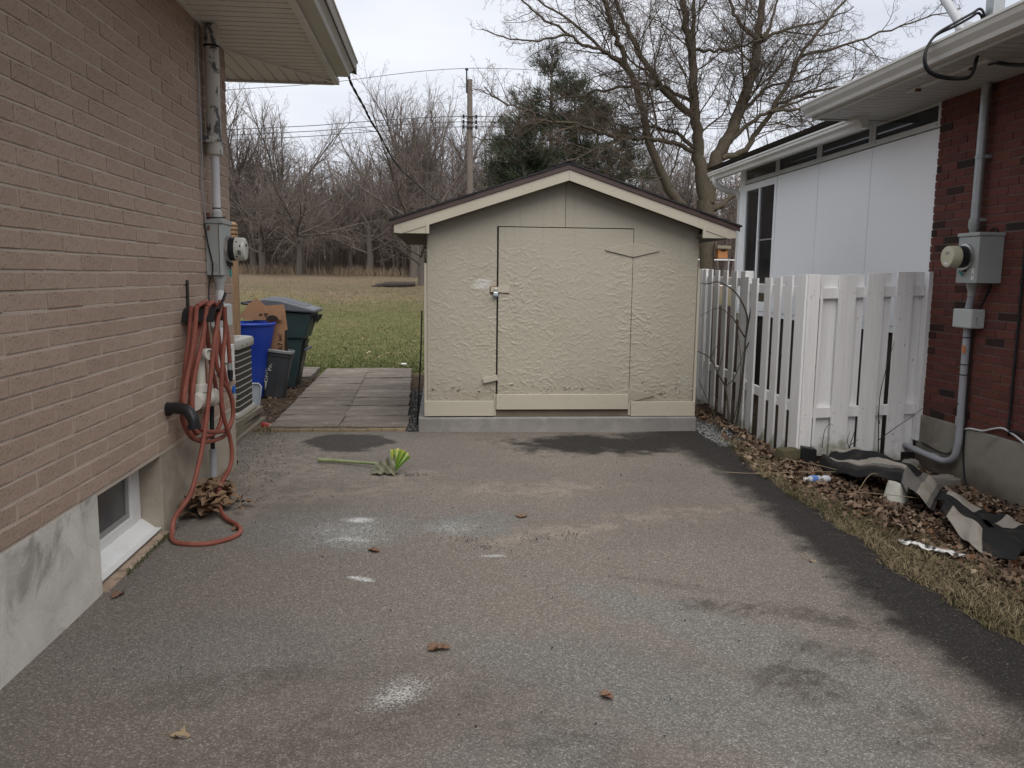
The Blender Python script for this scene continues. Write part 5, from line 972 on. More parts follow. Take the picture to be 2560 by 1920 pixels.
# sunroom behind it
sr = thing('sunroom', 'white panelled sunroom with narrow top windows behind the white fence', 'sunroom', (4.15, 8.8, -0.05))
SX = 4.125
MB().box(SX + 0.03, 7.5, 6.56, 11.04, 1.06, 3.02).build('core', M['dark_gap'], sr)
ybs = [6.54, 7.625, 8.725, 9.83]
for a_, b_ in zip(ybs[:-1], ybs[1:]): MB().box(SX, SX + 0.03, a_ + 0.004, b_ - 0.004, 1.17, 2.765).build('wall_panel', M['sun_panel'], sr, bevel=0.002)
MB().box(SX - 0.006, SX + 0.05, 10.90, 11.06, 1.06, 3.02).build('corner_post', M['sun_panel'], sr, bevel=0.004)
MB().box(SX - 0.008, SX + 0.04, 6.54, 10.90, 1.09, 1.168).build('floor_trim', M['sun_panel'], sr, bevel=0.003); MB().box(SX - 0.004, SX + 0.04, 6.54, 11.06, 1.03, 1.085).build('floor_trim', M['sun_panel'], sr, bevel=0.003)
tb_ = [6.54, 7.635, 8.73, 9.835, 10.90]
for a_, b_ in zip(tb_[:-1], tb_[1:]):
    w_ = MB(); w_.box(SX - 0.006, SX + 0.03, a_ + .004, a_ + .055, 2.775, 3.0); w_.box(SX - 0.006, SX + 0.03, b_ - .055, b_ - .004, 2.775, 3.0); w_.box(SX - 0.0055, SX + 0.03, a_ + .055, b_ - .055, 2.775, 2.825); w_.box(SX - 0.0055, SX + 0.03, a_ + .055, b_ - .055, 2.955, 3.0)
    w = w_.build('transom_window', M['sun_frame'], sr, bevel=0.002); MB().box(SX + 0.006, SX + 0.012, a_ + .05, b_ - .05, 2.82, 2.96).build('pane', M['glass_dark'], w)
    nb = MB()
    for yy in (a_ + 0.07, b_ - 0.07): nb.lathe([(0.006, 0), (0.005, 0.002)], (SX - 0.006, yy, 2.80), (-1, 0, 0), 8)
    nb.build('screws', M['rubber'], w)
dr = MB(); dr.box(SX - 0.004, SX + 0.03, 9.834, 9.90, 1.17, 2.765); dr.box(SX - 0.004, SX + 0.03, 10.83, 10.898, 1.17, 2.765); dr.box(SX - 0.0035, SX + 0.03, 9.90, 10.83, 2.68, 2.765); dr.box(SX - 0.0035, SX + 0.03, 9.90, 10.83, 1.17, 1.215); dr.box(SX - 0.010, SX + 0.03, 10.345, 10.385, 1.215, 2.68)
dd = dr.build('sliding_door', M['sun_panel'], sr, bevel=0.003)
MB().box(SX + 0.010, SX + 0.016, 9.895, 10.35, 1.21, 2.685).build('pane', M['glass_dark'], dd); MB().box(SX + 0.018, SX + 0.024, 10.38, 10.835, 1.21, 2.685).build('pane', M['glass_dark'], dd)
MB().box(SX + 0.004, SX + 0.009, 9.90, 10.345, 2.0, 2.016).build('push_bar', M['grey_frame'], dd)
yy = 6.56
while yy < 11.0: MB().box(SX + 0.05, SX + 0.068, yy, yy + 0.135, -0.12, 1.028).build('skirt_board', M['brown_skirt'], sr); yy += 0.14
for i, z in enumerate((0.88,)):
    MB().box(SX - 0.26 * (i + 1), SX - 0.26 * i, 10.35, 11.25, z - 0.025, z).build('step_tread', M['brown_skirt'], sr, bevel=0.004); MB().box(SX - 0.26 * (i + 1), SX - 0.26 * (i + 1) + 0.02, 10.36, 11.24, z - 0.17, z - 0.026).build('step_riser', M['brown_skirt'], sr)
MB().box(SX - 0.20, SX - 0.05, 10.36, 11.24, -0.1, 0.71).build('step_base', M['brown_skirt'], sr)
rf = MB(); rf.prism([(3.76, 7.40, 3.01), (7.8, 7.40, 3.55), (7.8, 7.40, 3.62), (3.72, 7.40, 3.035)], (0, 3.95, 0)); rf.build('roof', M['shingle_brown'], sr)
g = [(3.84, 2.895), (3.785, 2.895), (3.775, 2.93), (3.745, 2.955), (3.745, 2.98), (3.735, 2.985), (3.735, 3.005), (3.75, 3.005), (3.84, 3.0)]
g2_ = MB().prism([(x, 7.20, z - 0.03) for x, z in g], (0, 4.14, 0)).build('gutter', M['white_metal'], sr, bevel=0.002); MB().prism([(x, 11.341, z - 0.03) for x, z in g], (0, 0.006, 0)).build('gutter_end', M['white_metal'], g2_)
MB().box(3.842, SX + 0.05, 7.40, 11.3, 2.985, 3.005).build('eave_board', M['sun_frame'], sr)
MB().tube(spl([(3.80, 11.18, 2.91), (3.805, 11.18, 2.83), (3.87, 11.18, 2.76), (3.98, 11.16, 2.72), (4.08, 11.13, 2.70), (4.14, 11.11, 2.62), (4.15, 11.11, 2.5), (4.15, 11.11, 1.0), (4.15, 11.11, 0.1)], 4), 0.040, 12).build('downspout', M['white_metal'], sr, smooth='auto')

# ------------------------------------------------------------------ meter on the right house
m2 = thing('electric_meter', 'grey electric meter with a cream cover on the red brick wall', 'meter', (RX, 5.72, 0.0))
MB().tube([(4.045, 5.90, 1.93), (4.045, 5.90, 2.98)], 0.034, 14).build('mast_pipe', M['galv'], m2, smooth='auto')
for z in (1.955, 2.42): MB().lathe([(0.034, 0), (0.039, 0.003), (0.039, 0.022), (0.034, 0.025)], (4.045, 5.90, z), n=14).build('strap', M['galv'], m2, smooth='auto'); MB().box(4.06, 4.10, 5.845, 5.865, z, z + 0.024).build('strap_tab', M['galv'], m2)
MB().lathe([(0.028, 0), (0.030, 0.03), (0.040, 0.055), (0.040, 0.11)], (4.03, 5.885, 1.858), n=14).build('hub', M['galv'], m2, smooth='auto')
mbx = MB().box(3.905, RX - 0.001, 5.625, 5.865, 1.492, 1.835).build('meter_box', M['meter_grey'], m2, bevel=0.005)
MB().box(3.895, RX - 0.0, 5.618, 5.872, 1.836, 1.862).build('lid', M['meter_grey'], mbx, bevel=0.004)
MB().lathe([(0.096, 0.0), (0.098, 0.008), (0.096, 0.022), (0.088, 0.024)], (3.904, 5.76, 1.685), (-1, 0, 0), 32).build('sealing_ring', M['steel_ring'], m2, smooth='auto')
MB().lathe([(0.082, 0.0), (0.082, 0.06)], (3.885, 5.76, 1.685), (-1, 0, 0), 32).build('meter_base', M['black'], m2, smooth='auto')
d2 = MB().lathe([(0.0815, 0.0), (0.080, 0.075), (0.075, 0.084), (0.064, 0.086)], (3.836, 5.76, 1.685), (-1, 0, 0), 32).build('meter_cover', M['meter_cream'], m2, smooth='auto')
MB().box(3.7475, 3.752, 5.732, 5.775, 1.700, 1.722).build('display', M['grey_frame'], d2); MB().box(3.7480, 3.752, 5.74, 5.785, 1.628, 1.645).build('label_plate', M['paper'], d2)
MB().box(3.890, 3.906, 5.745, 5.775, 1.575, 1.600).build('lock_bracket', M['black'], m2); o = MB().box(3.888, 3.891, -0.009, 0.009, -0.028, 0.028).build('seal_tag', M['teal_tag'], m2, loc=(0, 5.785, 1.562)); o.rotation_euler = (R(-50), 0, 0)
stk = MB().box(3.9025, 3.9048, 5.655, 5.685, 1.515, 1.60).build('sticker', M['paper'], m2); MB().prism([(3.9020, 5.662, 1.548), (3.9020, 5.678, 1.548), (3.9020, 5.670, 1.566)], (0.0008, 0, 0)).build('warning_mark', M['ink'], stk)
MB().lathe([(0.044, 0), (0.040, -0.03), (0.028, -0.06), (0.028, -0.10)], (4.02, 5.83, 1.493), n=14).build('hub', M['meter_grey'], m2, smooth='auto')
MB().tube([(4.03, 5.84, 1.41), (4.04, 5.885, 1.28)], 0.025, 12).build('conduit', M['conduit_grey'], m2, smooth='auto')
jb2 = MB().box(3.985, RX - 0.002, 5.76, 5.985, 1.150, 1.295).build('junction_box', M['meter_light'], m2, bevel=0.010)
sc_ = MB(); [sc_.lathe([(0.008, 0), (0.007, 0.003)], (4.03, 5.76, z), (0, -1, 0), 8) for z in (1.18, 1.205, 1.23)]; sc_.build('screws', M['galv'], jb2)
MB().tube(spl([(4.055, 5.895, 1.16), (4.055, 5.893, 0.8), (4.055, 5.885, 0.4), (4.050, 5.88, 0.24), (4.045, 5.91, 0.125), (4.04, 6.0, 0.072), (4.03, 6.15, 0.068), (4.02, 6.45, 0.085), (4.02, 6.6, 0.09)], 6), 0.027, 14).build('conduit', M['conduit_grey'], m2, smooth='auto')
for p, q in (((4.055, 5.89, 0.42), (0, 0, 1)), ((4.04, 6.15, 0.068), (0, 1, 0))): MB().lathe([(0.027, -0.035), (0.032, -0.033), (0.032, 0.033), (0.027, 0.035)], p, q, 14).build('coupling', M['conduit_grey'], m2, smooth='auto')
for z in (1.34, 1.07, 0.86, 0.78, 0.55): MB().lathe([(0.0285, 0), (0.0285, 0.008)], (4.055, 5.893, z), n=14).build('tie', M['rubber'], m2)
MB().tube(spl([(4.085, 5.80, 1.86), (4.09, 5.74, 1.9), (4.09, 5.70, 1.83), (4.092, 5.72, 1.5), (4.088, 5.86, 1.2), (4.082, 5.865, 0.8), (4.080, 5.86, 0.45), (4.082, 5.85, 0.15), (4.082, 5.80, -0.05), (4.075, 5.74, -0.12)], 5), 0.0065, 6).build('black_cable', M['rubber'], m2, smooth=True)
MB().tube(spl([(4.075, 5.88, 0.25), (4.07, 5.96, 0.16), (4.075, 6.1, 0.115), (4.08, 6.4, 0.14)], 5), 0.006, 6).build('black_cable', M['rubber'], m2, smooth=True)
MB().box(4.022, 4.026, 5.855, 5.885, 0.955, 1.015).build('tag', M['orange_tag'], m2); MB().box(4.085, 4.089, 5.735, 5.775, 1.80, 1.835).build('tag', M['orange_tag'], m2)
cb2 = MB(); cb2.tube(spl([(4.085, 5.36, 2.97), (4.085, 5.385, 2.3), (4.085, 5.393, 1.686), (4.085, 5.388, 1.132), (4.085, 5.385, 0.46), (4.08, 5.36, 0.44), (4.08, 5.27, 0.443), (4.085, 5.0, 0.40)], 6), 0.010, 7)
o = cb2.build('wall_cable', M['rubber'], None, smooth=True); tag(o, 'black cable running down the red brick wall', 'cable')
o = MB().tube(spl([(4.083, 5.90, 0.345), (4.083, 5.80, 0.375), (4.083, 5.657, 0.386), (4.083, 5.55, 0.42), (4.083, 5.448, 0.445), (4.08, 5.33, 0.425), (4.083, 5.22, 0.385), (4.083, 5.0, 0.30), (4.083, 4.6, 0.33)], 6), 0.0075, 7).build('wall_cable', M['conduit_white'], None, smooth=True); tag(o, 'white cable sagging along the foundation of the red brick house', 'cable')

# on the roof edge: dish bracket, post, coax
ds_ = thing('dish_bracket', 'grey satellite dish arm and round foot on the roof edge', 'dish bracket', (3.70, 5.62, 3.18))
MB().lathe([(0.075, 0), (0.075, 0.012), (0.068, 0.016)], (3.66, 5.62, 3.235), (-0.80, -0.45, 0.35), 28).build('foot_plate', M['dish_grey'], ds_, smooth='auto')
MB().hexa([(3.62, 5.58, 3.13), (3.80, 5.58, 3.18), (3.80, 5.76, 3.18), (3.62, 5.76, 3.13)], [(3.64, 5.60, 3.20), (3.76, 5.60, 3.24), (3.76, 5.74, 3.24), (3.64, 5.74, 3.20)]).build('base', M['dish_grey'], ds_, bevel=0.005)
MB().tube([(3.62, 5.615, 3.24), (3.62, 5.66, 3.33), (3.62, 5.86, 3.555), (3.62, 6.2, 3.93)], 0.030, 14).build('arm', M['dish_grey'], ds_, smooth='auto')
bl = MB(); [bl.lathe([(0.009, 0), (0.009, 0.012)], (3.645 - 0.012, 5.62 + 0.045 * math.cos(R(a)), 3.24 + 0.045 * math.sin(R(a))), (-0.80, -0.45, 0.35), 6) for a in (200, 250, 320, 20)]; bl.build('bolt', M['galv'], ds_)
mp_ = thing('roof_mast', 'galvanised square post rising from the roof edge beside the dish arm', 'mast', (3.64, 5.29, 3.1))
MB().box(3.60, 3.68, 5.25, 5.335, 3.08, 4.6).build('shaft', M['galv'], mp_, bevel=0.006); MB().box(3.57, 3.71, 5.22, 5.365, 3.10, 3.165).build('flashing', M['galv'], mp_, bevel=0.006)
cx_ = [(3.64, 5.401, 3.15), (3.62, 5.401, 3.197), (3.6, 5.341, 3.238), (3.58, 5.323, 3.276), (3.56, 5.336, 3.298), (3.5, 5.314, 3.262), (3.40, 5.328, 3.205), (3.29, 5.355, 3.135), (3.235, 5.36, 3.05), (3.222, 5.355, 2.972), (3.25, 5.35, 2.905), (3.32, 5.334, 2.865), (3.4, 5.319, 2.852), (3.44, 5.259, 2.839), (3.48, 5.231, 2.858), (3.50, 5.22, 2.968)]
cxo = thing('coax_cable', 'black cable looped over the white gutter of the red brick house', 'cable', (3.4, 5.33, 2.84))
for k_, (d, s) in enumerate((((0, 0, 0), 1.0), ((0.005, 0.022, -0.020), 0.93))):
    P = [(p[0] + d[0], p[1] + d[1], p[2] + d[2] * (1 if 1 < i < 7 else 0.3)) for i, p in enumerate(cx_)]
    MB().tube(spl(P, 6), 0.0085, 8).build('strand', M['rubber'], cxo, smooth=True)

cg = thing('covered_grill', 'dark brown covered grill standing behind the white fence run', 'grill', (3.72, 10.9, -0.05))
V_ = []; nu, nv = 20, 10
for j in range(nv + 1):
    t = j / nv; hw, hd = 0.62 - 0.10 * t ** 3 - 0.20 * max(0, t - 0.75) * 3, 0.33 - 0.04 * t - 0.16 * max(0, t - 0.8) * 3
    for i in range(nu):
        a = 2 * math.pi * i / nu; cx, cy = math.cos(a), math.sin(a); k = 1 + 0.03 * math.sin(5 * a + 2 * t)
        V_.append((3.70 + hd * k * math.copysign(abs(cx) ** 0.5, cx), 10.9 + 1.25 * hw * k * math.copysign(abs(cy) ** 0.5, cy), -0.06 + 1.20 * t))
MB().add(V_, [(j * nu + i, j * nu + (i + 1) % nu, (j + 1) * nu + (i + 1) % nu, (j + 1) * nu + i) for j in range(nv) for i in range(nu)] + [tuple(range(nv * nu, nv * nu + nu))]).build('cover', M['brown_skirt'], cg, smooth='auto')
MB().tube([(3.37, 10.4, 0.75), (3.37, 11.4, 0.75)], 0.012, 6).build('cord', M['rubber'], cg)
# ------------------------------------------------------------------ striped rug and oddments by the fence
def gz(x, y): return float(tz(x, y))
rug = thing('striped_rug', 'dirty black and beige striped rug crumpled on the dead leaves by the fence', 'rug', (3.3, 5.2, -0.08))
BLK, BEI, GRY, DGR = (0.026, 0.026, 0.027, 1), (0.35, 0.32, 0.278, 1), (0.16, 0.152, 0.142, 1), (0.045, 0.043, 0.041, 1)
def cat_rom(P, t):
    n = len(P) - 1; f = min(max(t, 0), 0.99999) * n; i = int(f); u = f - i; P = [Vector(p) for p in P]; g = lambda k: P[min(max(k, 0), n)]
    a, b, c, d = g(i - 1), g(i), g(i + 1), g(i + 2)
    return 0.5 * ((2 * b) + (c - a) * u + (2 * a - 5 * b + 4 * c - d) * u * u + (3 * b - a - 3 * c + d) * u ** 3)
def rug_patch(N, F_, nu, nv, colf, fold, drop=True, th=0.006):
    V_, C_ = [], []
    for i in range(nu + 1):
        s = i / nu; a, b = cat_rom(N, s), cat_rom(F_, s)
        for j in range(nv + 1):
            t = j / nv; p = a.lerp(b, t); p = p + Vector((0, 0, fold(s, t) + 0.004 * math.sin(t * 13 + s * 7) * math.sin(s * 11 + 1) + 0.002 * math.sin(s * 31 + t * 7))); p.z = max(p.z, gz(p.x, p.y) + 0.012); V_.append(tuple(p)); C_.append(colf(s, t))
    m_ = nv + 1; F2 = [(i * m_ + j, i * m_ + j + 1, (i + 1) * m_ + j + 1, (i + 1) * m_ + j) for i in range(nu) for j in range(nv)]
    me = np_mesh('fold', np.array(V_), [np.array(F2)], colr=np.array(C_)); o = put('fold', me, M['rug'], rug, smooth=True)
    s_ = o.modifiers.new('thick', 'SOLIDIFY'); s_.thickness = th; s_.offset = -1; return o
N1 = [(3.058, 6.154, 0.02), (3.045, 5.815, 0.05), (3.077, 5.488, 0.115), (3.185, 5.27, 0.165), (3.182, 5.056, 0.11), (3.23, 4.878, 0.015)]
F1 = [(3.313, 6.389, 0.05), (3.371, 6.212, 0.12), (3.483, 6.141, 0.14), (3.365, 5.479, 0.2), (3.508, 5.433, 0.12), (3.575, 5.303, 0.03)]
def c1(s, t):
    if s < 0.66:
        k = t * 6.0 + 0.25 * math.sin(s * 7)
        return BLK if k < 0.7 else DGR if k < 1.5 else GRY if k < 2.0 else BEI if k < 2.8 else BLK if k < 4.1 else BEI if k < 4.9 else BLK
    return (GRY if (t < 0.5) else BLK) if s < 0.78 else GRY if s < 0.84 else BEI if s < 0.92 else GRY if s < 0.955 else BLK if s < 0.985 else DGR
rug_patch(N1, F1, 170, 64, c1, lambda s, t: 0.035 * math.sin(t * 9 + s * 5) * (1 - s) + 0.05 * math.sin(t * math.pi) * (1 - s) - 0.05 * max(0, 0.12 - t) / 0.12 * (1 if s < 0.75 else 0) + 0.008 * math.sin(s * 31))
N2 = [(3.17, 4.72, 0.05), (3.057, 4.335, 0.02), (3.025, 4.141, 0.0), (3.148, 4.0, -0.02)]; F2_ = [(3.393, 4.95, 0.06), (3.292, 4.552, 0.06), (3.30, 4.382, 0.05), (3.36, 4.15, 0.0)]
rug_patch(N2, F2_, 120, 50, lambda s, t: (BEI if t < 0.62 and 0.12 < s < 0.72 - 0.25 * t else BLK), lambda s, t: 0.03 * math.sin(t * math.pi) + 0.012 * math.sin(s * 14 + t * 3))
N3 = [(3.34, 5.02, 0.03), (3.29, 4.62, 0.06), (3.30, 4.40, 0.05), (3.36, 4.22, 0.0), (3.55, 3.95, -0.03)]; F3 = [(3.592, 5.30, 0.02), (3.60, 4.9, 0.0), (3.64, 4.68, 0.0), (3.72, 4.50, -0.02), (3.85, 4.2, -0.04)]
rug_patch(N3, F3, 140, 50, lambda s, t: (BEI if (t > 0.35 and (0.06 < s < 0.24 or 0.44 < s < 0.60 or 0.72 < s < 0.78)) else DGR if s > 0.8 and t > 0.4 else BLK), lambda s, t: 0.035 * math.sin(s * 9 + 1) * math.sin(t * math.pi) + 0.02 * max(0, math.sin(s * 18)))
pt_ = thing('plant_pot', 'weathered white pot upside down in dead leaves under the rug', 'pot', (3.21, 5.27, -0.08))
MB().lathe([(0.088, -0.005), (0.090, 0.01), (0.085, 0.05), (0.066, 0.165), (0.060, 0.178), (0.02, 0.18)], (3.20, 5.27, gz(3.2, 5.27)), (0.06, 0.03, 1), 28).build('body', M['pot'], pt_, smooth='auto')
MB().lathe([(0.088, 0), (0.095, 0.003), (0.095, 0.018), (0.088, 0.022)], (3.20, 5.27, gz(3.2, 5.27) - 0.008), (0.06, 0.03, 1), 28, False).build('rim', M['pot'], pt_, smooth='auto')
def rock(name, c, sx, sy, sz, seed, mat, label, cat='stone'):
    r = random.Random(seed); V_, F_ = [], []; nu, nv = 12, 7
    for j in range(nv + 1):
        for i in range(nu):
            th, ph = 2 * math.pi * i / nu, math.pi * j / nv; k = 1 + r.uniform(-0.13, 0.13)
            q = [math.sin(ph) * math.cos(th), math.sin(ph) * math.sin(th), math.cos(ph)]; q = [math.copysign(abs(v) ** 0.6, v) for v in q]
            V_.append((c[0] + sx * q[0] * k, c[1] + sy * q[1] * k, c[2] + sz * q[2] * k))
    F_ = [(j * nu + i, j * nu + (i + 1) % nu, (j + 1) * nu + (i + 1) % nu, (j + 1) * nu + i) for j in range(nv) for i in range(nu)]
    o = MB().add(V_, F_).build(name, mat, None, smooth='auto'); return tag(o, label, cat)
rock('mossy_stone', (2.955, 6.50, 0.02), 0.105, 0.07, 0.062, 3, M['mossy'], 'mossy brown stone at the foot of the white corner post')
rock('rock', (3.86, 5.80, -0.04), 0.16, 0.06, 0.05, 8, M['rock'], 'flat grey rock against the concrete foundation behind the rug')
rock('rock', (3.80, 6.10, 0.0), 0.06, 0.06, 0.07, 9, M['rock'], 'small rounded grey rock below the bend of the grey conduit')
o = MB().hexa([(3.03, 6.40, -0.1), (3.16, 6.385, -0.1), (3.17, 6.47, -0.1), (3.04, 6.485, -0.1)], [(3.035, 6.405, 0.105), (3.155, 6.392, 0.085), (3.165, 6.465, 0.09), (3.045, 6.478, 0.11)]).build('plastic_block', M['black'], None, bevel=0.008); tag(o, 'black plastic block against the white corner post', 'block')
bo = thing('plastic_bottle', 'crushed clear bottle with a blue label on the dead leaves', 'bottle', (2.86, 5.75, 0.0)); bz = gz(2.86, 5.75) + 0.045; ba = Vector((1, 0.28, -0.08))
MB().lathe([(0.010, -0.115), (0.012, -0.10), (0.026, -0.075), (0.030, -0.02)], (2.86, 5.75, bz), ba, 14).build('shoulder', M['bottle'], bo, smooth='auto')
MB().lathe([(0.0305, -0.072), (0.0310, -0.02)], (2.86, 5.75, bz), ba, 14).build('label_band', M['bottle_blue'], bo, smooth='auto')
MB().lathe([(0.030, -0.02), (0.029, 0.01), (0.018, 0.035), (0.030, 0.06), (0.030, 0.095), (0.024, 0.105)], (2.86, 5.75, bz), ba, 14).build('body', M['bottle'], bo, smooth='auto')
MB().lathe([(0.013, -0.132), (0.013, -0.112)], (2.86, 5.75, bz), ba, 12).build('cap', M['vinyl'], bo, smooth='auto')
r4 = random.Random(4); V_, F_ = [], []
for i in range(15):
    for j in range(5):
        s = i / 14; V_.append((2.66 + 0.20 * s + 0.02 * math.sin(j * 2 + i), 4.30 - 0.26 * s + (j - 2) * 0.018 * (1 - abs(2 * s - 0.9) * 0.6), gz(2.75, 4.15) + 0.045 + 0.012 * math.sin(i * 1.9 + j * 1.3) + r4.uniform(-.004, .004)))
o = MB().add(V_, [(i * 5 + j, i * 5 + j + 1, (i + 1) * 5 + j + 1, (i + 1) * 5 + j) for i in range(14) for j in range(4)]).build('plastic_scrap', M['paper'], None, smooth=True, fix=False); o.modifiers.new('t', 'SOLIDIFY').thickness = 0.002
tag(o, 'crumpled white plastic scrap at the edge of the leaf litter', 'litter')
# straws
for P, lab in (([(2.20, 5.95, 0.012), (2.45, 5.90, 0.012), (2.80, 5.86, 0.03), (3.05, 5.85, 0.03)], 'long pale straw lying from the tar edge into the leaves'), ([(2.78, 6.18, 0.06), (2.98, 5.98, 0.05), (3.12, 5.75, 0.04)], 'pale straw lying across the leaves by the mossy stone'), ([(2.95, 5.30, 0.05), (3.03, 5.36, 0.11), (3.10, 5.40, 0.13), (3.16, 5.41, 0.10)], 'curved pale straw arching beside the white pot'), ([(2.85, 5.22, 0.045), (3.05, 5.12, 0.05), (3.25, 5.05, 0.04)], 'pale straw lying in front of the white pot')):
    o = MB().tube(spl(P, 6), 0.0026, 5).build('straw', M['blade_straw'], None, smooth=True, fix=False); a = o.data.attributes.new('rnd', 'FLOAT', 'POINT'); a.data.foreach_set('value', [0.9] * len(o.data.vertices)); tag(o, lab, 'straw', None)
# saplings
def sapling(label, stems, r0_):
    o = MB()
    for k_, P in enumerate(stems):
        pts = spl(P, 6); m_ = len(pts); rr = r0_ * (1.0 if k_ == 0 else 0.65); o.tube(pts, [rr * (1 - 0.75 * i / m_) for i in range(m_)], 6)
    ob = o.build('sapling', M['sapling'], None, smooth=True); return tag(ob, label, 'sapling')
sapling('thin bare sapling arching across the white fence boards', [[(3.02, 7.92, -0.05), (3.05, 7.9, 0.35), (3.07, 7.9, 0.75), (3.08, 7.92, 0.9), (3.09, 7.93, 1.12), (3.02, 7.93, 1.28), (2.93, 7.93, 1.39), (2.78, 7.93, 1.47), (2.66, 7.93, 1.45), (2.58, 7.93, 1.46)], [(3.08, 7.92, 0.9), (3.12, 7.92, 1.2), (3.15, 7.92, 1.43), (3.20, 7.92, 1.52)], [(3.07, 7.9, 0.78), (3.15, 7.9, 0.95), (3.22, 7.9, 1.10)], [(3.07, 7.92, 0.92), (2.98, 7.92, 1.05), (2.92, 7.92, 1.13), (2.78, 7.92, 1.21), (2.6, 7.92, 1.13)]], 0.013)
sapling('forked bare sapling leaning left from the leaf pile by the fence', [[(2.92, 7.85, -0.05), (2.91, 7.86, 0.2), (2.88, 7.9, 0.42), (2.80, 7.9, 0.55), (2.72, 7.9, 0.70), (2.60, 7.9, 0.77), (2.55, 7.9, 0.78)], [(2.89, 7.9, 0.42), (2.97, 7.9, 0.5), (3.03, 7.9, 0.66), (3.06, 7.9, 0.78)], [(2.80, 7.9, 0.55), (2.83, 7.9, 0.68), (2.85, 7.9, 0.8)], [(2.72, 7.9, 0.7), (2.75, 7.9, 0.78), (2.78, 7.9, 0.83)]], 0.011)
sapling('upright bare sapling with a crooked side stem before the white post', [[(2.98, 7.95, -0.05), (2.985, 7.96, 0.4), (2.99, 7.96, 0.75), (3.0, 7.96, 1.0)], [(2.98, 7.9, 0.0), (3.03, 7.9, 0.3), (3.04, 7.9, 0.6), (3.02, 7.9, 0.8), (2.98, 7.9, 1.0), (2.96, 7.9, 1.1)]], 0.009)
sapling('thin twig leaning on the shed side of the leaf pile', [[(2.80, 7.75, -0.05), (2.72, 7.8, 0.2), (2.62, 7.85, 0.42), (2.59, 7.86, 0.5)], [(2.75, 7.6, 0.0), (2.70, 7.5, 0.06), (2.64, 7.45, 0.02)]], 0.007)
sapling('tall wiry twig standing in front of the fence panel', [[(3.72, 6.42, -0.05), (3.71, 6.43, 0.15), (3.70, 6.44, 0.5), (3.74, 6.45, 0.75), (3.80, 6.45, 1.0)], [(3.715, 6.43, 0.16), (3.85, 6.40, 0.28), (3.98, 6.35, 0.40), (4.02, 6.2, 0.55)], [(3.71, 6.43, 0.3), (3.68, 6.42, 0.4)]], 0.006)
sapling('low bare twig at the gap in the fence panel boards', [[(3.45, 6.42, -0.05), (3.46, 6.43, 0.1), (3.49, 6.43, 0.22), (3.50, 6.43, 0.3)], [(3.46, 6.43, 0.08), (3.43, 6.42, 0.16), (3.45, 6.42, 0.24)], [(3.47, 6.43, 0.12), (3.53, 6.42, 0.17)], [(3.20, 6.4, 0.1), (3.22, 6.41, 0.25), (3.27, 6.42, 0.3), (3.30, 6.42, 0.28)]], 0.006)

# ------------------------------------------------------------------ torn leaf on the driveway and dry leaves
tl = thing('torn_leaf', 'large torn green leaf on a long pale stalk lying on the driveway', 'leaf', (-0.6, 6.2, 0.0))
MB().tube(spl([(-0.985, 6.47, 0.018), (-0.93, 6.455, 0.016), (-0.75, 6.40, 0.016), (-0.60, 6.32, 0.022), (-0.46, 6.22, 0.035)], 5), [0.016] * 4 + [0.013] * 8 + [0.011] * 9, 9).build('stalk', M['stalk'], tl, smooth='auto')
V_, A_ = [], []; nu, nv = 36, 10
for i in range(nu + 1):
    s = i / nu; a = R(42 + 54 * s); pl = 0.5 + 0.5 * math.cos(s * 2 * math.pi * 4.5)
    for j in range(nv + 1):
        t = j / nv; rr = 0.02 + (0.175 + 0.006 * math.sin(s * 40) + 0.02 * math.sin(s * 3.0)) * t; dpt = (pl - 0.5) * 0.010 * t + 0.05 * t * t
        V_.append((-0.365 + rr * math.cos(a) * 0.92, 6.03 + dpt, 0.008 + rr * math.sin(a) * 0.86)); A_.append(min(1, 0.28 + 0.34 * pl * (0.4 + 0.6 * t) + (0.25 if t > 0.93 else 0) + 0.30 * s * t))
me = np_mesh('blade', np.array(V_), [np.array([(i * (nv + 1) + j, i * (nv + 1) + j + 1, (i + 1) * (nv + 1) + j + 1, (i + 1) * (nv + 1) + j) for i in range(nu) for j in range(nv)])], attr=A_); put('blade', me, M['leaf_green'], tl, smooth=True, fix=False)
r5 = random.Random(9); V_ = []; nu, nv = 16, 12
for i in range(nu + 1):
    for j in range(nv + 1):
        s, t = i / nu, j / nv; x = -0.50 + 0.16 * s; y = 6.16 - 0.14 * s - 0.06 * (1 - t); z = max(0.006, 0.012 + t * (0.045 + 0.085 * s) + 0.012 * math.sin(i * 1.1 + j * 0.8) + r5.uniform(-.004, .004)); V_.append((x - 0.03 * (1 - t) * (1 - s), y + 0.01 * math.sin(i * 0.9), z))
MB().add(V_, [(i * (nv + 1) + j, i * (nv + 1) + j + 1, (i + 1) * (nv + 1) + j + 1, (i + 1) * (nv + 1) + j) for i in range(nu) for j in range(nv)]).build('wilted_blade', M['leaf_wilt'], tl, smooth=True, fix=False)
V_ = []
for i in range(17):
    for j in range(6): s, t = i / 16, j / 5; V_.append((-0.52 + 0.20 * s, 6.06 - 0.06 * t + 0.02 * math.sin(i), 0.006 + 0.028 * abs(math.sin(i * 0.8 + j)) * (1 - abs(t - .5))))
MB().add(V_, [(i * 6 + j, i * 6 + j + 1, (i + 1) * 6 + j + 1, (i + 1) * 6 + j) for i in range(16) for j in range(5)]).build('shrivelled_edge', M['leaf_wilt'], tl, smooth=True, fix=False)
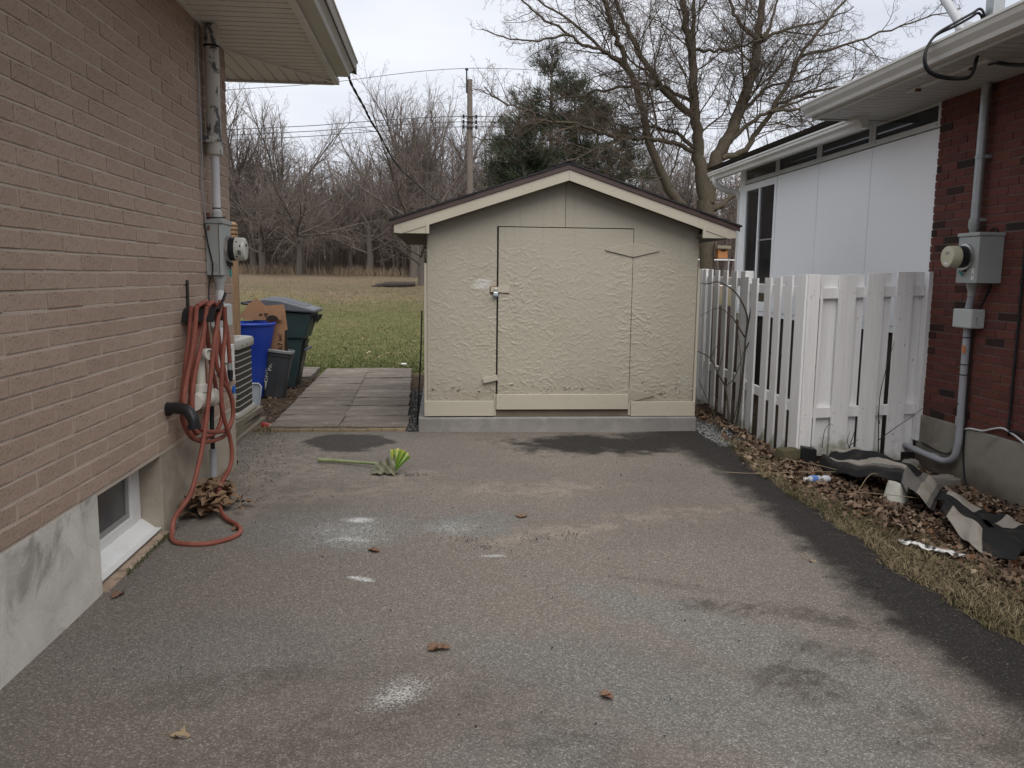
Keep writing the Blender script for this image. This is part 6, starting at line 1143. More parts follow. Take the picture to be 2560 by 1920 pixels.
def curled_leaf(label, c, size, rz, mat, seed, parts=1):
    r = random.Random(seed); mb = MB()
    for k_ in range(parts):
        ox, oy = (r.uniform(-0.5, 0.5) * size if k_ else 0), (r.uniform(-0.4, 0.4) * size if k_ else 0); a0 = rz + r.uniform(-1, 1) * (k_ > 0); n1, n2 = 9, 7; b = []
        cu = r.uniform(0.5, 0.9)
        for i in range(n1):
            for j in range(n2):
                s, t = i / (n1 - 1) * 2 - 1, j / (n2 - 1) * 2 - 1; wd_ = (1 - abs(s) ** 1.6) * (0.62 + 0.16 * math.sin(i * 2.3 + seed)); x = s * size * 0.5; y = t * wd_ * size * 0.5; z = 0.002 + 0.7 * cu * (t * wd_ * size * 0.5) ** 2 / (size * 0.25) + 0.06 * size * s * s * r.uniform(0.6, 1.1)
                b.append((c[0] + ox + x * math.cos(a0) - y * math.sin(a0), c[1] + oy + x * math.sin(a0) + y * math.cos(a0), z + c[2]))
        mb.add(b, [(i * n2 + j, i * n2 + j + 1, (i + 1) * n2 + j + 1, (i + 1) * n2 + j) for i in range(n1 - 1) for j in range(n2 - 1)])
    mb.tube([(c[0] + 0.4 * size * math.cos(rz), c[1] + 0.4 * size * math.sin(rz), c[2] + 0.012), (c[0] + 0.8 * size * math.cos(rz + 0.3), c[1] + 0.8 * size * math.sin(rz + 0.3), c[2] + 0.018)], 0.0016, 5)
    o = mb.build('dry_leaf', mat, None, smooth=True, fix=False); return tag(o, label, 'leaf')
curled_leaf('pair of curled brown leaves on the driveway near the white chalk dash', (-0.355, 4.29, 0), 0.062, 2.8, M['dry_leaf'], 2, 2)
curled_leaf('curled rust leaf on the driveway beyond the dirt crumbs', (0.52, 4.89, 0), 0.065, 0.7, M['dry_leaf'], 3, 2)
curled_leaf('crumpled reddish leaf lying alone on the driveway near the big chalk smear', (-0.02, 3.10, 0), 0.070, 0.3, M['dry_leaf'], 6, 3)
curled_leaf('flat brown leaf on the teal stained part of the driveway', (0.60, 2.69, 0), 0.055, 2.5, M['dry_leaf'], 7, 2)
curled_leaf('pale curled leaf on the driveway towards the tan house', (-0.845, 2.53, 0), 0.075, 2.9, M['pale_leaf'], 5)
curled_leaf('brown leaf chip under the basement window ledge', (-1.50, 3.74, 0), 0.085, 1.2, M['dry_leaf'], 8)
curled_leaf('rust leaf caught inside the red hose bight', (-1.20, 4.72, 0), 0.07, 0.8, M['dry_leaf'], 12, 2)
curled_leaf('pale leaf lying on the black tar strip', (1.99, 4.01, -0.008), 0.06, 2.0, M['pale_leaf'], 13)

# ------------------------------------------------------------------ scattered stuff: gravel, leaves, grass
def scatter_mesh(name, pts, V0, F0, size, tilt, seed, attr=None, zs=1.0):
    """copies of small shapes as one mesh (numpy): V0 list of variant vertex arrays"""
    r = np.random.default_rng(seed); n_ = len(pts); k = len(V0[0]); var = r.integers(0, len(V0), n_); B = np.stack(V0)[var]            # n,k,3
    sz = size if np.ndim(size) else np.full(n_, size); B = B * np.asarray(sz)[:, None, None]
    ax, ay, az = r.normal(0, tilt, n_), r.normal(0, tilt, n_), r.uniform(0, 2 * np.pi, n_)
    c, s = np.cos(ax)[:, None], np.sin(ax)[:, None]; y, z = B[..., 1] * c - B[..., 2] * s, B[..., 1] * s + B[..., 2] * c; x = B[..., 0]
    c, s = np.cos(ay)[:, None], np.sin(ay)[:, None]; x, z = x * c + z * s, -x * s + z * c
    c, s = np.cos(az)[:, None], np.sin(az)[:, None]; x, y = x * c - y * s, x * s + y * c
    V_ = np.stack([x, y, z * zs], -1) + np.asarray(pts)[:, None, :]
    F_ = (np.asarray(F0)[None] + (np.arange(n_) * k)[:, None, None]).reshape(-1, np.asarray(F0).shape[1])
    a = np.repeat(attr if attr is not None else r.random(n_), k)
    return np_mesh(name, V_.reshape(-1, 3), [F_], attr=a)
def stone_var(n_, seed):
    r = np.random.default_rng(seed); o = np.array([(1, 0, 0), (-1, 0, 0), (0, 1, 0), (0, -1, 0), (0, 0, .7), (0, 0, -.7)], float); return [o * r.uniform(0.55, 1.15, (6, 1)) + r.normal(0, .12, (6, 3)) for _ in range(n_)]
OCT = [(0, 2, 4), (2, 1, 4), (1, 3, 4), (3, 0, 4), (2, 0, 5), (1, 2, 5), (3, 1, 5), (0, 3, 5)]
r6 = np.random.default_rng(6)
def on_ground(x, y, dz=0.0): return np.stack([x, y, tz(x, y) + dz], 1)
n_ = 2600; gx = r6.normal(2.66, 0.13, n_); gy = r6.uniform(7.0, 8.6, n_); k = (gx > 2.535) & (gx < 2.95); P = on_ground(gx[k], gy[k], 0.012 + r6.uniform(0, .012, k.sum()))
put('gravel', scatter_mesh('gravel', P, stone_var(8, 1), OCT, r6.uniform(0.008, 0.022, len(P)), 0.6, 2), M['gravel'], kind='stuff', fix=False, label='grey gravel at the corner of the concrete slab', cat='gravel')
n_ = 2600; P = np.stack([r6.uniform(-0.335, -0.216, n_), r6.uniform(7.70, 10.4, n_), np.zeros(n_)], 1); P[:, 0] -= np.clip((P[:, 1] - 7.8) * 0.024, 0, 1) * r6.random(n_); P[:, 2] = -0.01 + r6.uniform(0, .03, n_)
put('gravel', scatter_mesh('gravel', P, stone_var(8, 3), OCT, r6.uniform(0.008, 0.024, n_), 0.6, 4), M['slag'], kind='stuff', fix=False, label='dark broken stone between the paving and the shed slab', cat='gravel')
n_ = 1700; x = r6.uniform(-1.9, -1.15, n_); y = r6.uniform(5.2, 7.75, n_); k = (x + 1.58 < 0.42 - 0.1 * (y - 5.2) + r6.normal(0, .06, n_)) & ((x > -1.56) | (y > 6.45)); P = np.stack([x[k], y[k], np.full(k.sum(), 0.004)], 1)
put('grit', scatter_mesh('grit', P, stone_var(8, 5), OCT, r6.uniform(0.002, 0.008, len(P)), 0.6, 7), M['grit'], kind='stuff', fix=False, label='loose grit along the tan house wall', cat='gravel')
n_ = 260; a = r6.normal(0, 1, (n_, 2)); cen = np.array([(0.16, 4.48), (0.26, 4.33), (0.55, 4.45), (0.75, 4.55), (-0.22, 6.02), (-0.15, 6.0)])[r6.integers(0, 6, n_)]; P = np.concatenate([cen + a * (0.06, 0.035), np.full((n_, 1), 0.004)], 1)
n2 = 500; P = np.concatenate([P, np.stack([r6.uniform(-1.3, 2.4, n2), r6.uniform(2.0, 7.5, n2), np.full(n2, 0.003)], 1)])
put('dirt_crumbs', scatter_mesh('dirt_crumbs', P, stone_var(8, 8), OCT, r6.uniform(0.002, 0.007, len(P)), 0.6, 9), M['slag'], kind='stuff', fix=False, label='dark dirt crumbs scattered on the driveway', cat='dirt')
# dead leaves
def leaf_var(n_, seed):
    r = np.random.default_rng(seed); out = []
    for q in range(n_):
        lob = q % 2; m = 10; w = r.uniform(0.35, 0.7) if not lob else r.uniform(0.75, 1.0); ca, cb_ = r.uniform(-0.9, 0.9), r.uniform(-0.7, 0.7); V = [(0, 0, 0)]
        for i in range(m):
            a = 2 * np.pi * i / m; k = (1.0 if i % 2 == 0 else r.uniform(0.5, 0.72)) if lob else r.uniform(0.85, 1.05); x, y = k * np.cos(a), k * np.sin(a) * w; V.append((x, y, ca * x * x * 0.6 + cb_ * y * y + r.normal(0, 0.07)))
        V = np.array(V); V[:, 2] -= V[:, 2].min() * 0.6; out.append(V)
    return out
LF = [(0, 1 + i, 1 + (i + 1) % 10) for i in range(10)]
n_ = 24000; x = r6.uniform(2.45, 4.12, n_); y = 1.2 + 8.4 * r6.random(n_)
lim = np.interp(y, [1, 3.0, 4.3, 5.3, 6.0, 6.8, 7.6, 9.6], [3.05, 2.98, 2.82, 2.66, 2.56, 2.72, 2.92, 2.72]); d = x - lim + r6.normal(0, .10, n_)
k = (d > 0) & ((y < 6.42) | (x < 3.02)) & ((y < 7.68) | (x > 2.55)); k &= ~((np.abs(x - 3.9) < 0.18) & (y < 5.0) & (r6.random(n_) < .65)); x, y, d = x[k], y[k], d[k]
heap = 0.05 * np.exp(-((x - 2.85) ** 2 / 0.05 + (y - 7.7) ** 2 / 0.3)) + 0.03 * np.clip(d, 0, 1); P = on_ground(x, y, 0.012 + r6.uniform(0, 0.03, len(x)) + heap)
put('leaf_litter', scatter_mesh('leaf_litter', P, leaf_var(14, 2), LF, 0.009 + 0.028 * r6.random(len(P)) ** 1.5, 0.5, 12), M['litter'], kind='stuff', fix=False, label='brown dead leaves strewn along the fence and red brick house', cat='leaves')
n_ = 1700; x = r6.uniform(-3.0, -1.66, n_); y = r6.uniform(7.4, 12.2, n_); k = ((x + 1.66) + (y - 7.8) * 0.028 < 0) & (r6.random(n_) < 0.9); P = on_ground(x[k], y[k], 0.008 + r6.uniform(0, .02, k.sum()))
put('leaf_litter', scatter_mesh('leaf_litter', P, leaf_var(14, 3), LF, r6.uniform(0.008, 0.026, len(P)), 0.4, 13, attr=0.55 * r6.random(len(P))), M['litter'], kind='stuff', fix=False, label='brown litter on the bare soil between the bins and the paving', cat='leaves')
n_ = 420; x = r6.uniform(-4.5, 0.5, n_); y = 12.7 + 16 * r6.random(n_) ** 1.6; P = on_ground(x, y, 0.02 + r6.uniform(0, .02, n_))
put('leaf_litter', scatter_mesh('leaf_litter', P, leaf_var(14, 4), LF, r6.uniform(0.015, 0.035, n_), 0.4, 14, attr=r6.uniform(0.5, 1, n_)), M['litter'], kind='stuff', fix=False, label='scattered dead leaves on the lawn beyond the paving', cat='leaves')
for c, s_, lab in (((-1.02, 12.95, 0.01), 0.038, 'crumpled white paper on the lawn edge by the paving'), ((-0.62, 13.6, 0.02), 0.034, 'white wrapper on the lawn behind the crumpled paper')):
    o = rock('litter_paper', c, s_ * 1.4, s_, s_ * 0.4, int(s_ * 1000), M['paper'], lab, 'litter')
# grass blades
def blades(name, x, y, h, w, lean, mat, seed, label, attr=None, zoff=0.0):
    r = np.random.default_rng(seed); n_ = len(x); a = r.uniform(0, 2 * np.pi, n_); l = r.normal(0, lean, (n_, 2)) * h[:, None]; z = tz(x, y) + zoff
    b0 = np.stack([x - np.cos(a) * w, y - np.sin(a) * w, z - 0.005], 1); b1 = np.stack([x + np.cos(a) * w, y + np.sin(a) * w, z - 0.005], 1)
    m0 = np.stack([x + l[:, 0] * .4 - np.cos(a) * w * .7, y + l[:, 1] * .4 - np.sin(a) * w * .7, z + h * .6], 1); m1 = np.stack([x + l[:, 0] * .4 + np.cos(a) * w * .7, y + l[:, 1] * .4 + np.sin(a) * w * .7, z + h * .6], 1)
    t = np.stack([x + l[:, 0], y + l[:, 1], z + h * (1 - 0.3 * np.minimum(1, np.hypot(l[:, 0], l[:, 1]) / h))], 1)
    V_ = np.stack([b0, b1, m1, m0, t], 1).reshape(-1, 3); i = np.arange(n_) * 5
    at = np.repeat(attr if attr is not None else r.random(n_), 5)
    me = np_mesh(name, V_, [np.stack([i, i + 1, i + 2, i + 3], 1), np.stack([i + 3, i + 2, i + 4], 1)], attr=at); put(name, me, mat, None, kind='stuff', fix=False, label=label, cat='grass')
n_ = 52000; t = r6.random(n_) ** 1.5; y = 12.75 + 24 * t; wx = 2.2 + (y - 12.7) * 0.32; x = -1.0 - (y - 12.7) * 0.06 + r6.uniform(-1, 1, n_) * wx
gn = np.clip(0.02 + 0.95 * t + r6.normal(0, .2, n_) + 1.1 * (vnoise(x, y, 0.8, 41, 4) - 0.5), 0, 1)
blades('lawn_grass', x, y, r6.uniform(0.025, 0.06, n_), r6.uniform(0.003, 0.006, n_), 0.55, M['blade_green'], 21, 'patchy green and straw lawn beyond the paving', gn)
n_ = 30000; y = 1.2 + 6.1 * r6.random(n_); lo = drive_edge(y); lim = np.interp(y, [1, 3.0, 4.3, 5.3, 6.0, 6.8, 7.6], [3.10, 3.02, 2.86, 2.66, 2.60, 2.70, 2.75]); x = lo - 0.01 + (lim - lo + 0.10) * r6.random(n_) ** 1.1
grn = np.clip(r6.normal(0.55, .25, n_) - 0.3 * (np.sin(x * 7 + y * 3) > 0.5), 0, 1)
blades('dry_grass', x, y, r6.uniform(0.02, 0.06, n_), r6.uniform(0.0015, 0.0032, n_), 1.0, M['blade_straw'], 22, 'straw coloured grass along the tar edge of the driveway', grn)
n_ = 260; y = 4.0 + 0.75 * r6.random(n_); blades('weed_tuft', np.full(n_, -1.563) + np.abs(r6.normal(0, .012, n_)), y, r6.uniform(0.008, 0.03, n_), np.full(n_, 0.0025), 0.8, M['blade_green'], 23, 'tiny weeds along the crack under the basement window', r6.uniform(0, .4, n_), 0.03)
n_ = 420; x = np.concatenate([r6.normal(-1.66, .06, 240), r6.normal(3.70, .04, 180)]); y = np.concatenate([r6.normal(7.75, .12, 240), r6.normal(6.40, .03, 180)]); blades('dry_grass', x, y, r6.uniform(0.04, 0.13, n_), np.full(n_, 0.002), 0.7, M['blade_straw'], 24, 'tufts of dry grass by the timbers and the fence panel', r6.uniform(.4, 1, n_))
# ------------------------------------------------------------------ trees
class TB:
    """collects branch tubes into arrays"""
    def __init__(s): s.V = []; s.F = []; s.n = 0
    def tube(s, P, rad, k):
        P = np.asarray(P, float); m = len(P); T = np.gradient(P, axis=0); T /= np.linalg.norm(T, axis=1)[:, None] + 1e-9
        ref = np.array((0, 0, 1.0)) if abs(T[0][2]) < 0.8 else np.array((1.0, 0, 0)); u = np.cross(T, ref); u /= np.linalg.norm(u, axis=1)[:, None] + 1e-9; w = np.cross(T, u)
        a = np.arange(k) * 2 * np.pi / k; V = P[:, None, :] + (np.cos(a)[None, :, None] * u[:, None, :] + np.sin(a)[None, :, None] * w[:, None, :]) * np.asarray(rad)[:, None, None]
        i = np.arange(m - 1)[:, None] * k; j = np.arange(k)[None, :]; j2 = (j + 1) % k
        s.F.append(np.stack([i + j, i + j2, i + k + j2, i + k + j], -1).reshape(-1, 4) + s.n); s.V.append(V.reshape(-1, 3)); s.n += m * k
    def mesh(s, name): return np_mesh(name, np.concatenate(s.V), [np.concatenate(s.F)])
def wander(r, p, d, L, n, wob, upf):
    P = [np.array(p, float)]; d = np.array(d, float); d /= np.linalg.norm(d)
    for i in range(n):
        d = d + r.normal(0, wob, 3) + np.array((0, 0, upf)); d /= np.linalg.norm(d); P.append(P[-1] + d * L / n)
    return np.array(P)
def side_dir(r, T, ang, flat=0.0):
    v = r.normal(0, 1, 3); v[2] *= (1 - flat); v -= T * v.dot(T); v /= np.linalg.norm(v) + 1e-9; return T * math.cos(ang) + v * math.sin(ang)
def branchlets(r, limb, twig, P, rad, lvl, maxl, dens, Lf, upf, wob, flat=0.3, rmin=0.004, start=0.25, ang=(0.5, 1.1)):
    """children along polyline P"""
    m = len(P); seg = np.linalg.norm(np.diff(P, axis=0), axis=1); tot = seg.sum(); n = max(2, int(dens[lvl] * tot)) if lvl < len(dens) else 0
    for q in range(n):
        t = start + (1 - start) * (q + r.random()) / n; f = t * (m - 1); i = min(int(f), m - 2); u = f - i; p = P[i] * (1 - u) + P[i + 1] * u; T = (P[i + 1] - P[i]) / (seg[i] + 1e-9); rr = rad[i] * (1 - u) + rad[i + 1] * u
        d = side_dir(r, T, r.uniform(*ang), flat); L = max(0.10, tot * Lf[lvl] * (1.15 - 0.75 * t) * r.uniform(0.55, 1.25)); n2 = 6 if lvl == 0 else 4 if lvl == 1 else 3 if lvl == 2 else 2
        Q = wander(r, p, d, L, n2, wob * (1 + 0.4 * lvl), upf); r0 = min(rr * 0.62, max(rmin, L * 0.0085 + rmin * 0.5)); qr = np.linspace(r0, max(rmin * 0.55, r0 * 0.3), len(Q))
        (limb if lvl == 0 and r0 > rmin * 3 else twig).tube(Q, qr, 5 if lvl == 0 else 3)
        if lvl + 1 < maxl: branchlets(r, limb, twig, Q, qr, lvl + 1, maxl, dens, Lf, upf, wob, flat, rmin, 0.15, ang)

# big multi-stemmed tree behind the shed: main stems as they stand, finer branches grown on them
MY = 20.0; mz = gz(6.6, MY)
stems = {
 1: [(6.58, 3.25), (6.41, 4.26), (6.3, 4.86), (6.23, 5.45), (6.13, 6.23), (6.09, 6.81), (5.94, 7.39), (5.79, 8.15), (5.65, 9.3), (5.6, 10.3)],
 2: [(6.62, 3.38), (6.79, 4.35), (7.1, 4.96), (7.32, 5.48), (7.58, 6.28), (7.75, 6.95), (7.76, 7.26), (7.83, 7.77), (7.88, 8.46), (8.0, 9.6), (8.0, 10.6)],
 3: [(6.19, 5.45), (5.76, 5.71), (5.2, 6.2), (4.77, 6.77), (4.43, 7.26), (4.21, 7.7), (3.91, 8.3), (3.5, 9.3)],
 4: [(6.16, 3.08), (5.72, 3.52), (5.27, 4.23), (4.96, 4.94), (4.77, 5.6), (4.46, 6.26), (4.2, 6.79), (3.94, 7.28), (3.73, 7.76), (3.55, 8.28), (3.3, 9.2)],
 5: [(6.95, 4.47), (7.53, 4.69), (7.89, 5.18), (8.36, 5.87), (8.79, 6.59), (8.97, 7.07), (9.44, 7.71), (9.91, 8.23), (10.5, 9.0)],
 6: [(7.1, 4.88), (7.58, 5.33), (8.0, 5.54), (8.59, 5.62), (9.23, 5.62), (9.87, 5.75), (10.6, 6.0)],
 7: [(6.18, 4.62), (5.67, 4.8), (5.05, 4.83), (4.34, 4.85), (3.8, 4.87), (3.18, 5.05), (2.37, 5.07), (1.88, 5.33), (1.36, 5.39), (0.96, 5.68)],
 8: [(4.42, 6.41), (4.09, 6.55), (3.76, 6.7), (3.23, 6.79), (2.9, 6.97), (2.34, 7.22), (1.93, 7.47), (1.53, 7.75), (1.06, 8.1)],
 9: [(5.21, 6.12), (4.71, 6.17), (3.98, 6.05), (3.37, 5.97), (2.76, 5.89), (2.15, 5.95)],
 10: [(6.71, 3.22), (7.0, 3.34), (7.38, 3.6), (8.05, 3.89), (8.8, 4.4)],
 11: [(6.13, 5.8), (5.62, 6.1), (5.32, 6.4), (4.94, 6.74), (4.6, 7.18), (4.4, 7.7)],
 12: [(7.32, 5.48), (7.93, 6.05), (8.21, 6.3), (8.75, 6.51), (9.5, 6.7), (10.2, 7.0)],
 13: [(6.12, 7.01), (6.58, 6.99), (7.08, 7.0), (7.49, 7.13), (8.07, 7.31), (8.75, 7.22), (9.39, 7.32)],
 14: [(6.09, 6.81), (6.14, 7.59), (6.19, 8.39), (6.4, 9.4)], 15: [(7.76, 7.26), (7.22, 7.59), (6.95, 7.89), (6.72, 8.41), (6.5, 9.1)], 16: [(7.81, 7.34), (8.05, 7.66), (8.27, 8.24), (8.6, 9.0)],
 18: [(8.97, 7.07), (9.8, 7.25), (10.8, 7.55), (11.8, 7.9), (12.6, 8.1)], 19: [(8.36, 5.87), (9.3, 6.2), (10.3, 6.45), (11.3, 6.85), (12.1, 7.0)], 20: [(7.76, 7.26), (8.6, 7.7), (9.6, 8.0), (10.6, 8.5)], 21: [(8.0, 5.54), (8.8, 5.9), (9.8, 6.15), (10.8, 6.2)],
 22: [(2.9, 6.97), (2.2, 6.8), (1.5, 6.75), (0.9, 6.9)], 23: [(3.76, 6.7), (3.0, 7.5), (2.3, 8.0), (1.6, 8.6)], 24: [(3.55, 8.28), (2.8, 8.7), (2.0, 9.1), (1.2, 9.3)], 25: [(2.37, 5.07), (1.8, 4.9), (1.2, 4.7), (0.7, 4.75)],
 17: [(6.22, 4.7), (5.83, 5.04), (5.45, 5.19), (4.99, 5.26), (4.41, 5.12), (3.8, 5.15), (3.2, 5.5)]}
thick = {22: (0.03, 0.01), 23: (0.04, 0.012), 24: (0.04, 0.012), 25: (0.03, 0.01), 18: (0.04, 0.012), 19: (0.045, 0.012), 20: (0.05, 0.012), 21: (0.04, 0.012), 1: (0.175, 0.05), 2: (0.19, 0.055), 3: (0.095, 0.03), 4: (0.135, 0.03), 5: (0.085, 0.025), 6: (0.06, 0.015), 7: (0.06, 0.012), 8: (0.055, 0.012), 9: (0.05, 0.012), 10: (0.10, 0.03), 11: (0.05, 0.015), 12: (0.06, 0.012), 13: (0.045, 0.012), 14: (0.08, 0.02), 15: (0.07, 0.015), 16: (0.06, 0.012), 17: (0.055, 0.012)}
dep = {22: (-1.0, -1.4), 23: (-0.7, 0.4), 24: (-1.0, -0.6), 25: (-1.0, -0.4), 18: (0.4, -0.4), 19: (0.25, 1.2), 20: (0.1, 1.0), 21: (-0.3, 0.8), 3: (0, -0.5), 4: (0, -1.0), 5: (0, 0.6), 6: (0, -0.8), 7: (0, -1.4), 8: (-0.5, -1.5), 9: (-0.2, 1.0), 10: (0, 0.5), 11: (0, 1.2), 12: (0.3, 1.2), 13: (0, -1.0), 14: (0, 0.6), 15: (0, -0.6), 16: (0, 0.5), 17: (0, 1.0), 1: (0, 0.0), 2: (0, 0.3)}
big = thing('bare_tree', 'large bare tree with several spreading stems behind the shed', 'tree', (6.68, MY, mz))
rt_ = np.random.default_rng(17); limb, twig, trunk = TB(), TB(), TB()
trunk.tube(np.array([(6.70, MY, mz - 0.3), (6.69, MY, mz + 0.25), (6.69, MY, 1.8), (6.62, MY, 2.6), (6.58, MY, 3.1), (6.55, MY, 3.45)]), [0.30, 0.20, 0.175, 0.18, 0.21, 0.19], 16)
for k_, pts in stems.items():
    m = len(pts); fr_ = np.linspace(0, 1, m); d0, d1 = dep[k_]; P = np.array([(x, MY + d0 + (d1 - d0) * f, z) for (x, z), f in zip(pts, fr_)]); a, b = thick[k_]
    P2 = np.array([tuple(v) for v in spl(P, 4)]); P2[1:-1] += rt_.normal(0, 0.02, P2[1:-1].shape); rad = a + (b - a) * np.linspace(0, 1, len(P2)) ** 0.8; trunk.tube(P2, rad, 9)
    branchlets(rt_, limb, twig, P2, rad, 0, 4, ((5.0, 8.0, 9.5, 9.0) if k_ in (3, 4, 7, 8, 9, 11, 17, 22, 23, 24, 25) else (4.3, 7.4, 9.5, 9.0)), (0.38, 0.46, 0.48, 0.5), 0.03, 0.15, 0.2, 0.0050, 0.12 if k_ > 2 else 0.25, (0.5, 1.15))
put('trunk', trunk.mesh('trunk'), M['bark'], big, smooth=True, fix=False); put('limbs', limb.mesh('limbs'), M['bark'], big, smooth=True, fix=False); put('crown', twig.mesh('crown'), M['twig'], big, fix=False)
# bird feeder on the trunk
bf = thing('bird_house', 'orange wooden bird house on the trunk beside the sunroom', 'bird house', (7.0, 19.8, 1.95))
MB().box(6.86, 7.10, 19.72, 19.92, 2.02, 2.24).build('body', M['orange_wood'], bf); MB().prism([(6.82, 19.66, 2.25), (7.16, 19.66, 2.245), (7.16, 19.66, 2.32), (6.82, 19.66, 2.33)], (0, 0.32, 0)).build('roof', M['timber'], bf); MB().box(6.83, 7.13, 19.66, 19.95, 1.99, 2.015).build('floor', M['timber'], bf); MB().box(6.93, 7.05, 19.715, 19.72, 2.27 - .09, 2.22).build('opening', M['dark_gap'], bf)

# pine: trunk, boughs and many needle tufts
pz = gz(4.4, 32); pine = thing('pine_tree', 'dark green pine tree standing behind the shed roof', 'tree', (4.4, 32, pz)); rp = np.random.default_rng(5)
tk, nv_, nf_, na_ = TB(), [], [], []; cnt = 0
heads = [(4.25, 32.0, 10.15, 1.0), (3.0, 31.6, 8.1, 0.72), (6.1, 32.3, 8.35, 0.78), (7.35, 32.0, 7.2, 0.6), (2.45, 32.2, 6.6, 0.55), (5.1, 31.7, 9.0, 0.7)]
for hx, hy, hz, sc in heads:
    P = np.array([(4.4 + (hx - 4.4) * 0.25, 32, pz), (4.4 + (hx - 4.4) * 0.6, hy, pz + (hz - pz) * 0.4), (hx, hy, hz * 0.75 + pz * 0.25), (hx, hy, hz)]); tk.tube(np.array([tuple(v) for v in spl(P, 4)]), np.linspace(0.16, 0.02, 13), 7)
    for b_ in range(int(74 * sc)):
        t = rp.random() ** 0.95; z = hz - 0.05 - t * (hz - pz - 1.6) * (0.95 if sc == 1.0 else 0.8); L = (0.55 + 1.6 * t ** 0.7 * rp.uniform(0.6, 1.15)) * (0.75 + 0.25 * sc); a = rp.uniform(0, 2 * np.pi); up_ = 0.45 - 0.55 * t + rp.normal(0, .15)
        d = np.array((math.cos(a), math.sin(a), up_)); x0 = np.array((hx + (4.4 - hx) * 0.35 * t, hy, z)); Q = wander(rp, x0, d, L, 5, 0.10, 0.05); tk.tube(Q, np.linspace(0.03, 0.008, 6), 4)
        for w_ in range(int(9 + 15 * L)):
            f = rp.uniform(0.15, 1.0) * 5; i = min(int(f), 4); p = Q[i] + (Q[i + 1] - Q[i]) * (f - i) + rp.normal(0, 0.13 + 0.06 * L, 3) * (1, 1, 0.6); td = (Q[i + 1] - Q[i]); td = td / np.linalg.norm(td) + np.array((0, 0, 0.55)) + rp.normal(0, .35, 3); td /= np.linalg.norm(td)
            sh_ = rp.random() * 0.55 + (0.25 if rp.random() < 0.3 else 0) + (0.25 if rp.random() < 0.06 else 0)
            N__ = 9; dd_ = td[None] + rp.normal(0, 0.42, (N__, 3)); dd_ /= np.linalg.norm(dd_, axis=1)[:, None]; ln = rp.uniform(0.18, 0.36, N__); sd2 = np.cross(dd_, rp.normal(0, 1, (N__, 3))); sd2 /= np.linalg.norm(sd2, axis=1)[:, None]
            base = p[None] + rp.normal(0, .05, (N__, 3)); tri = np.stack([base - sd2 * 0.011, base + sd2 * 0.011, base + dd_ * ln[:, None]], 1); nv_.append(tri.reshape(-1, 3)); na_.append(np.full(N__ * 3, min(1, sh_)))
V_ = np.concatenate(nv_); F_ = np.arange(len(V_)).reshape(-1, 3)
put('trunk', tk.mesh('trunk'), M['bark_far'], pine, smooth=True, fix=False); put('crown', np_mesh('crown', V_, [F_], attr=np.concatenate(na_)), M['needle'], pine, fix=False)

# bare trees of the wood: four builds, copied
def tree_build(seed, H, kind):
    r = np.random.default_rng(seed); tr, lm, tw = TB(), TB(), TB()
    if kind == 'upright':      # tall, branches fan upward
        n_st = 6; tr.tube(np.array([(0, 0, -0.4), (0, 0, 0.3), (0.05, 0, H * 0.12), (0.1, 0.05, H * 0.28)]), [0.34, 0.26, 0.22, 0.2], 10); st_ = [(np.array((0.08, 0.03, H * r.uniform(0.16, 0.28))), np.array((r.normal(0, .38), r.normal(0, .38), 1.0)), H * r.uniform(0.6, 0.78)) for _ in range(n_st)]; up_, ang, dens, rmin = 0.06, (0.35, 0.85), (2.4, 3.2, 3.6), 0.009
    elif kind == 'spread':     # low forked, arching limbs
        n_st = 8; tr.tube(np.array([(0, 0, -0.4), (0, 0, 0.3), (-0.05, 0, H * 0.12), (0.05, 0.05, H * 0.3)]), [0.36, 0.27, 0.24, 0.16], 10); st_ = [(np.array((0, 0, H * r.uniform(0.13, 0.3))), np.array((r.normal(0, 1), r.normal(0, 1), r.uniform(0.25, 1.0))), H * r.uniform(0.5, 0.75)) for _ in range(n_st)]; up_, ang, dens, rmin = 0.03, (0.5, 1.1), (2.8, 4.0, 4.4), 0.008
    elif kind == 'dense':      # fine drooping twigs, thick mass
        n_st = 12; tr.tube(np.array([(0, 0, -0.4), (0, 0, 0.3), (0.05, 0, H * 0.15), (0.05, 0.05, H * 0.35)]), [0.24, 0.17, 0.15, 0.1], 9); st_ = [(np.array((0.03, 0, H * r.uniform(0.15, 0.38))), np.array((r.normal(0, 1), r.normal(0, 1), r.uniform(0.2, 1.3))), H * r.uniform(0.45, 0.7)) for _ in range(n_st)]; up_, ang, dens, rmin = -0.035, (0.5, 1.2), (3.6, 5.2, 5.0), 0.008
    else:                      # slim pole tree
        n_st = 4; tr.tube(np.array([(0, 0, -0.4), (0, 0, 0.3), (0.1, 0, H * 0.3), (0.05, 0.1, H * 0.55), (0.0, 0.1, H * 0.95)]), [0.18, 0.14, 0.12, 0.09, 0.02], 8); st_ = [(np.array((0.08, 0.03, H * r.uniform(0.3, 0.6))), np.array((r.normal(0, .5), r.normal(0, .5), 0.9)), H * r.uniform(0.3, 0.45)) for _ in range(n_st)]; up_, ang, dens, rmin = 0.05, (0.4, 1.0), (1.9, 2.6, 3.2), 0.010
    for p, d, L in st_:
        Q = wander(r, p, d, L, 9, 0.10, up_); rad = np.linspace(L * 0.010 + 0.012, 0.012, len(Q)); lm.tube(Q, rad, 6); branchlets(r, lm, tw, Q, rad, 0, 3, dens, (0.42, 0.48, 0.5), up_, 0.13, 0.1, rmin, 0.12, ang)
    return tr.mesh('trunk'), lm.mesh('limbs'), tw.mesh('crown')
protos = {}
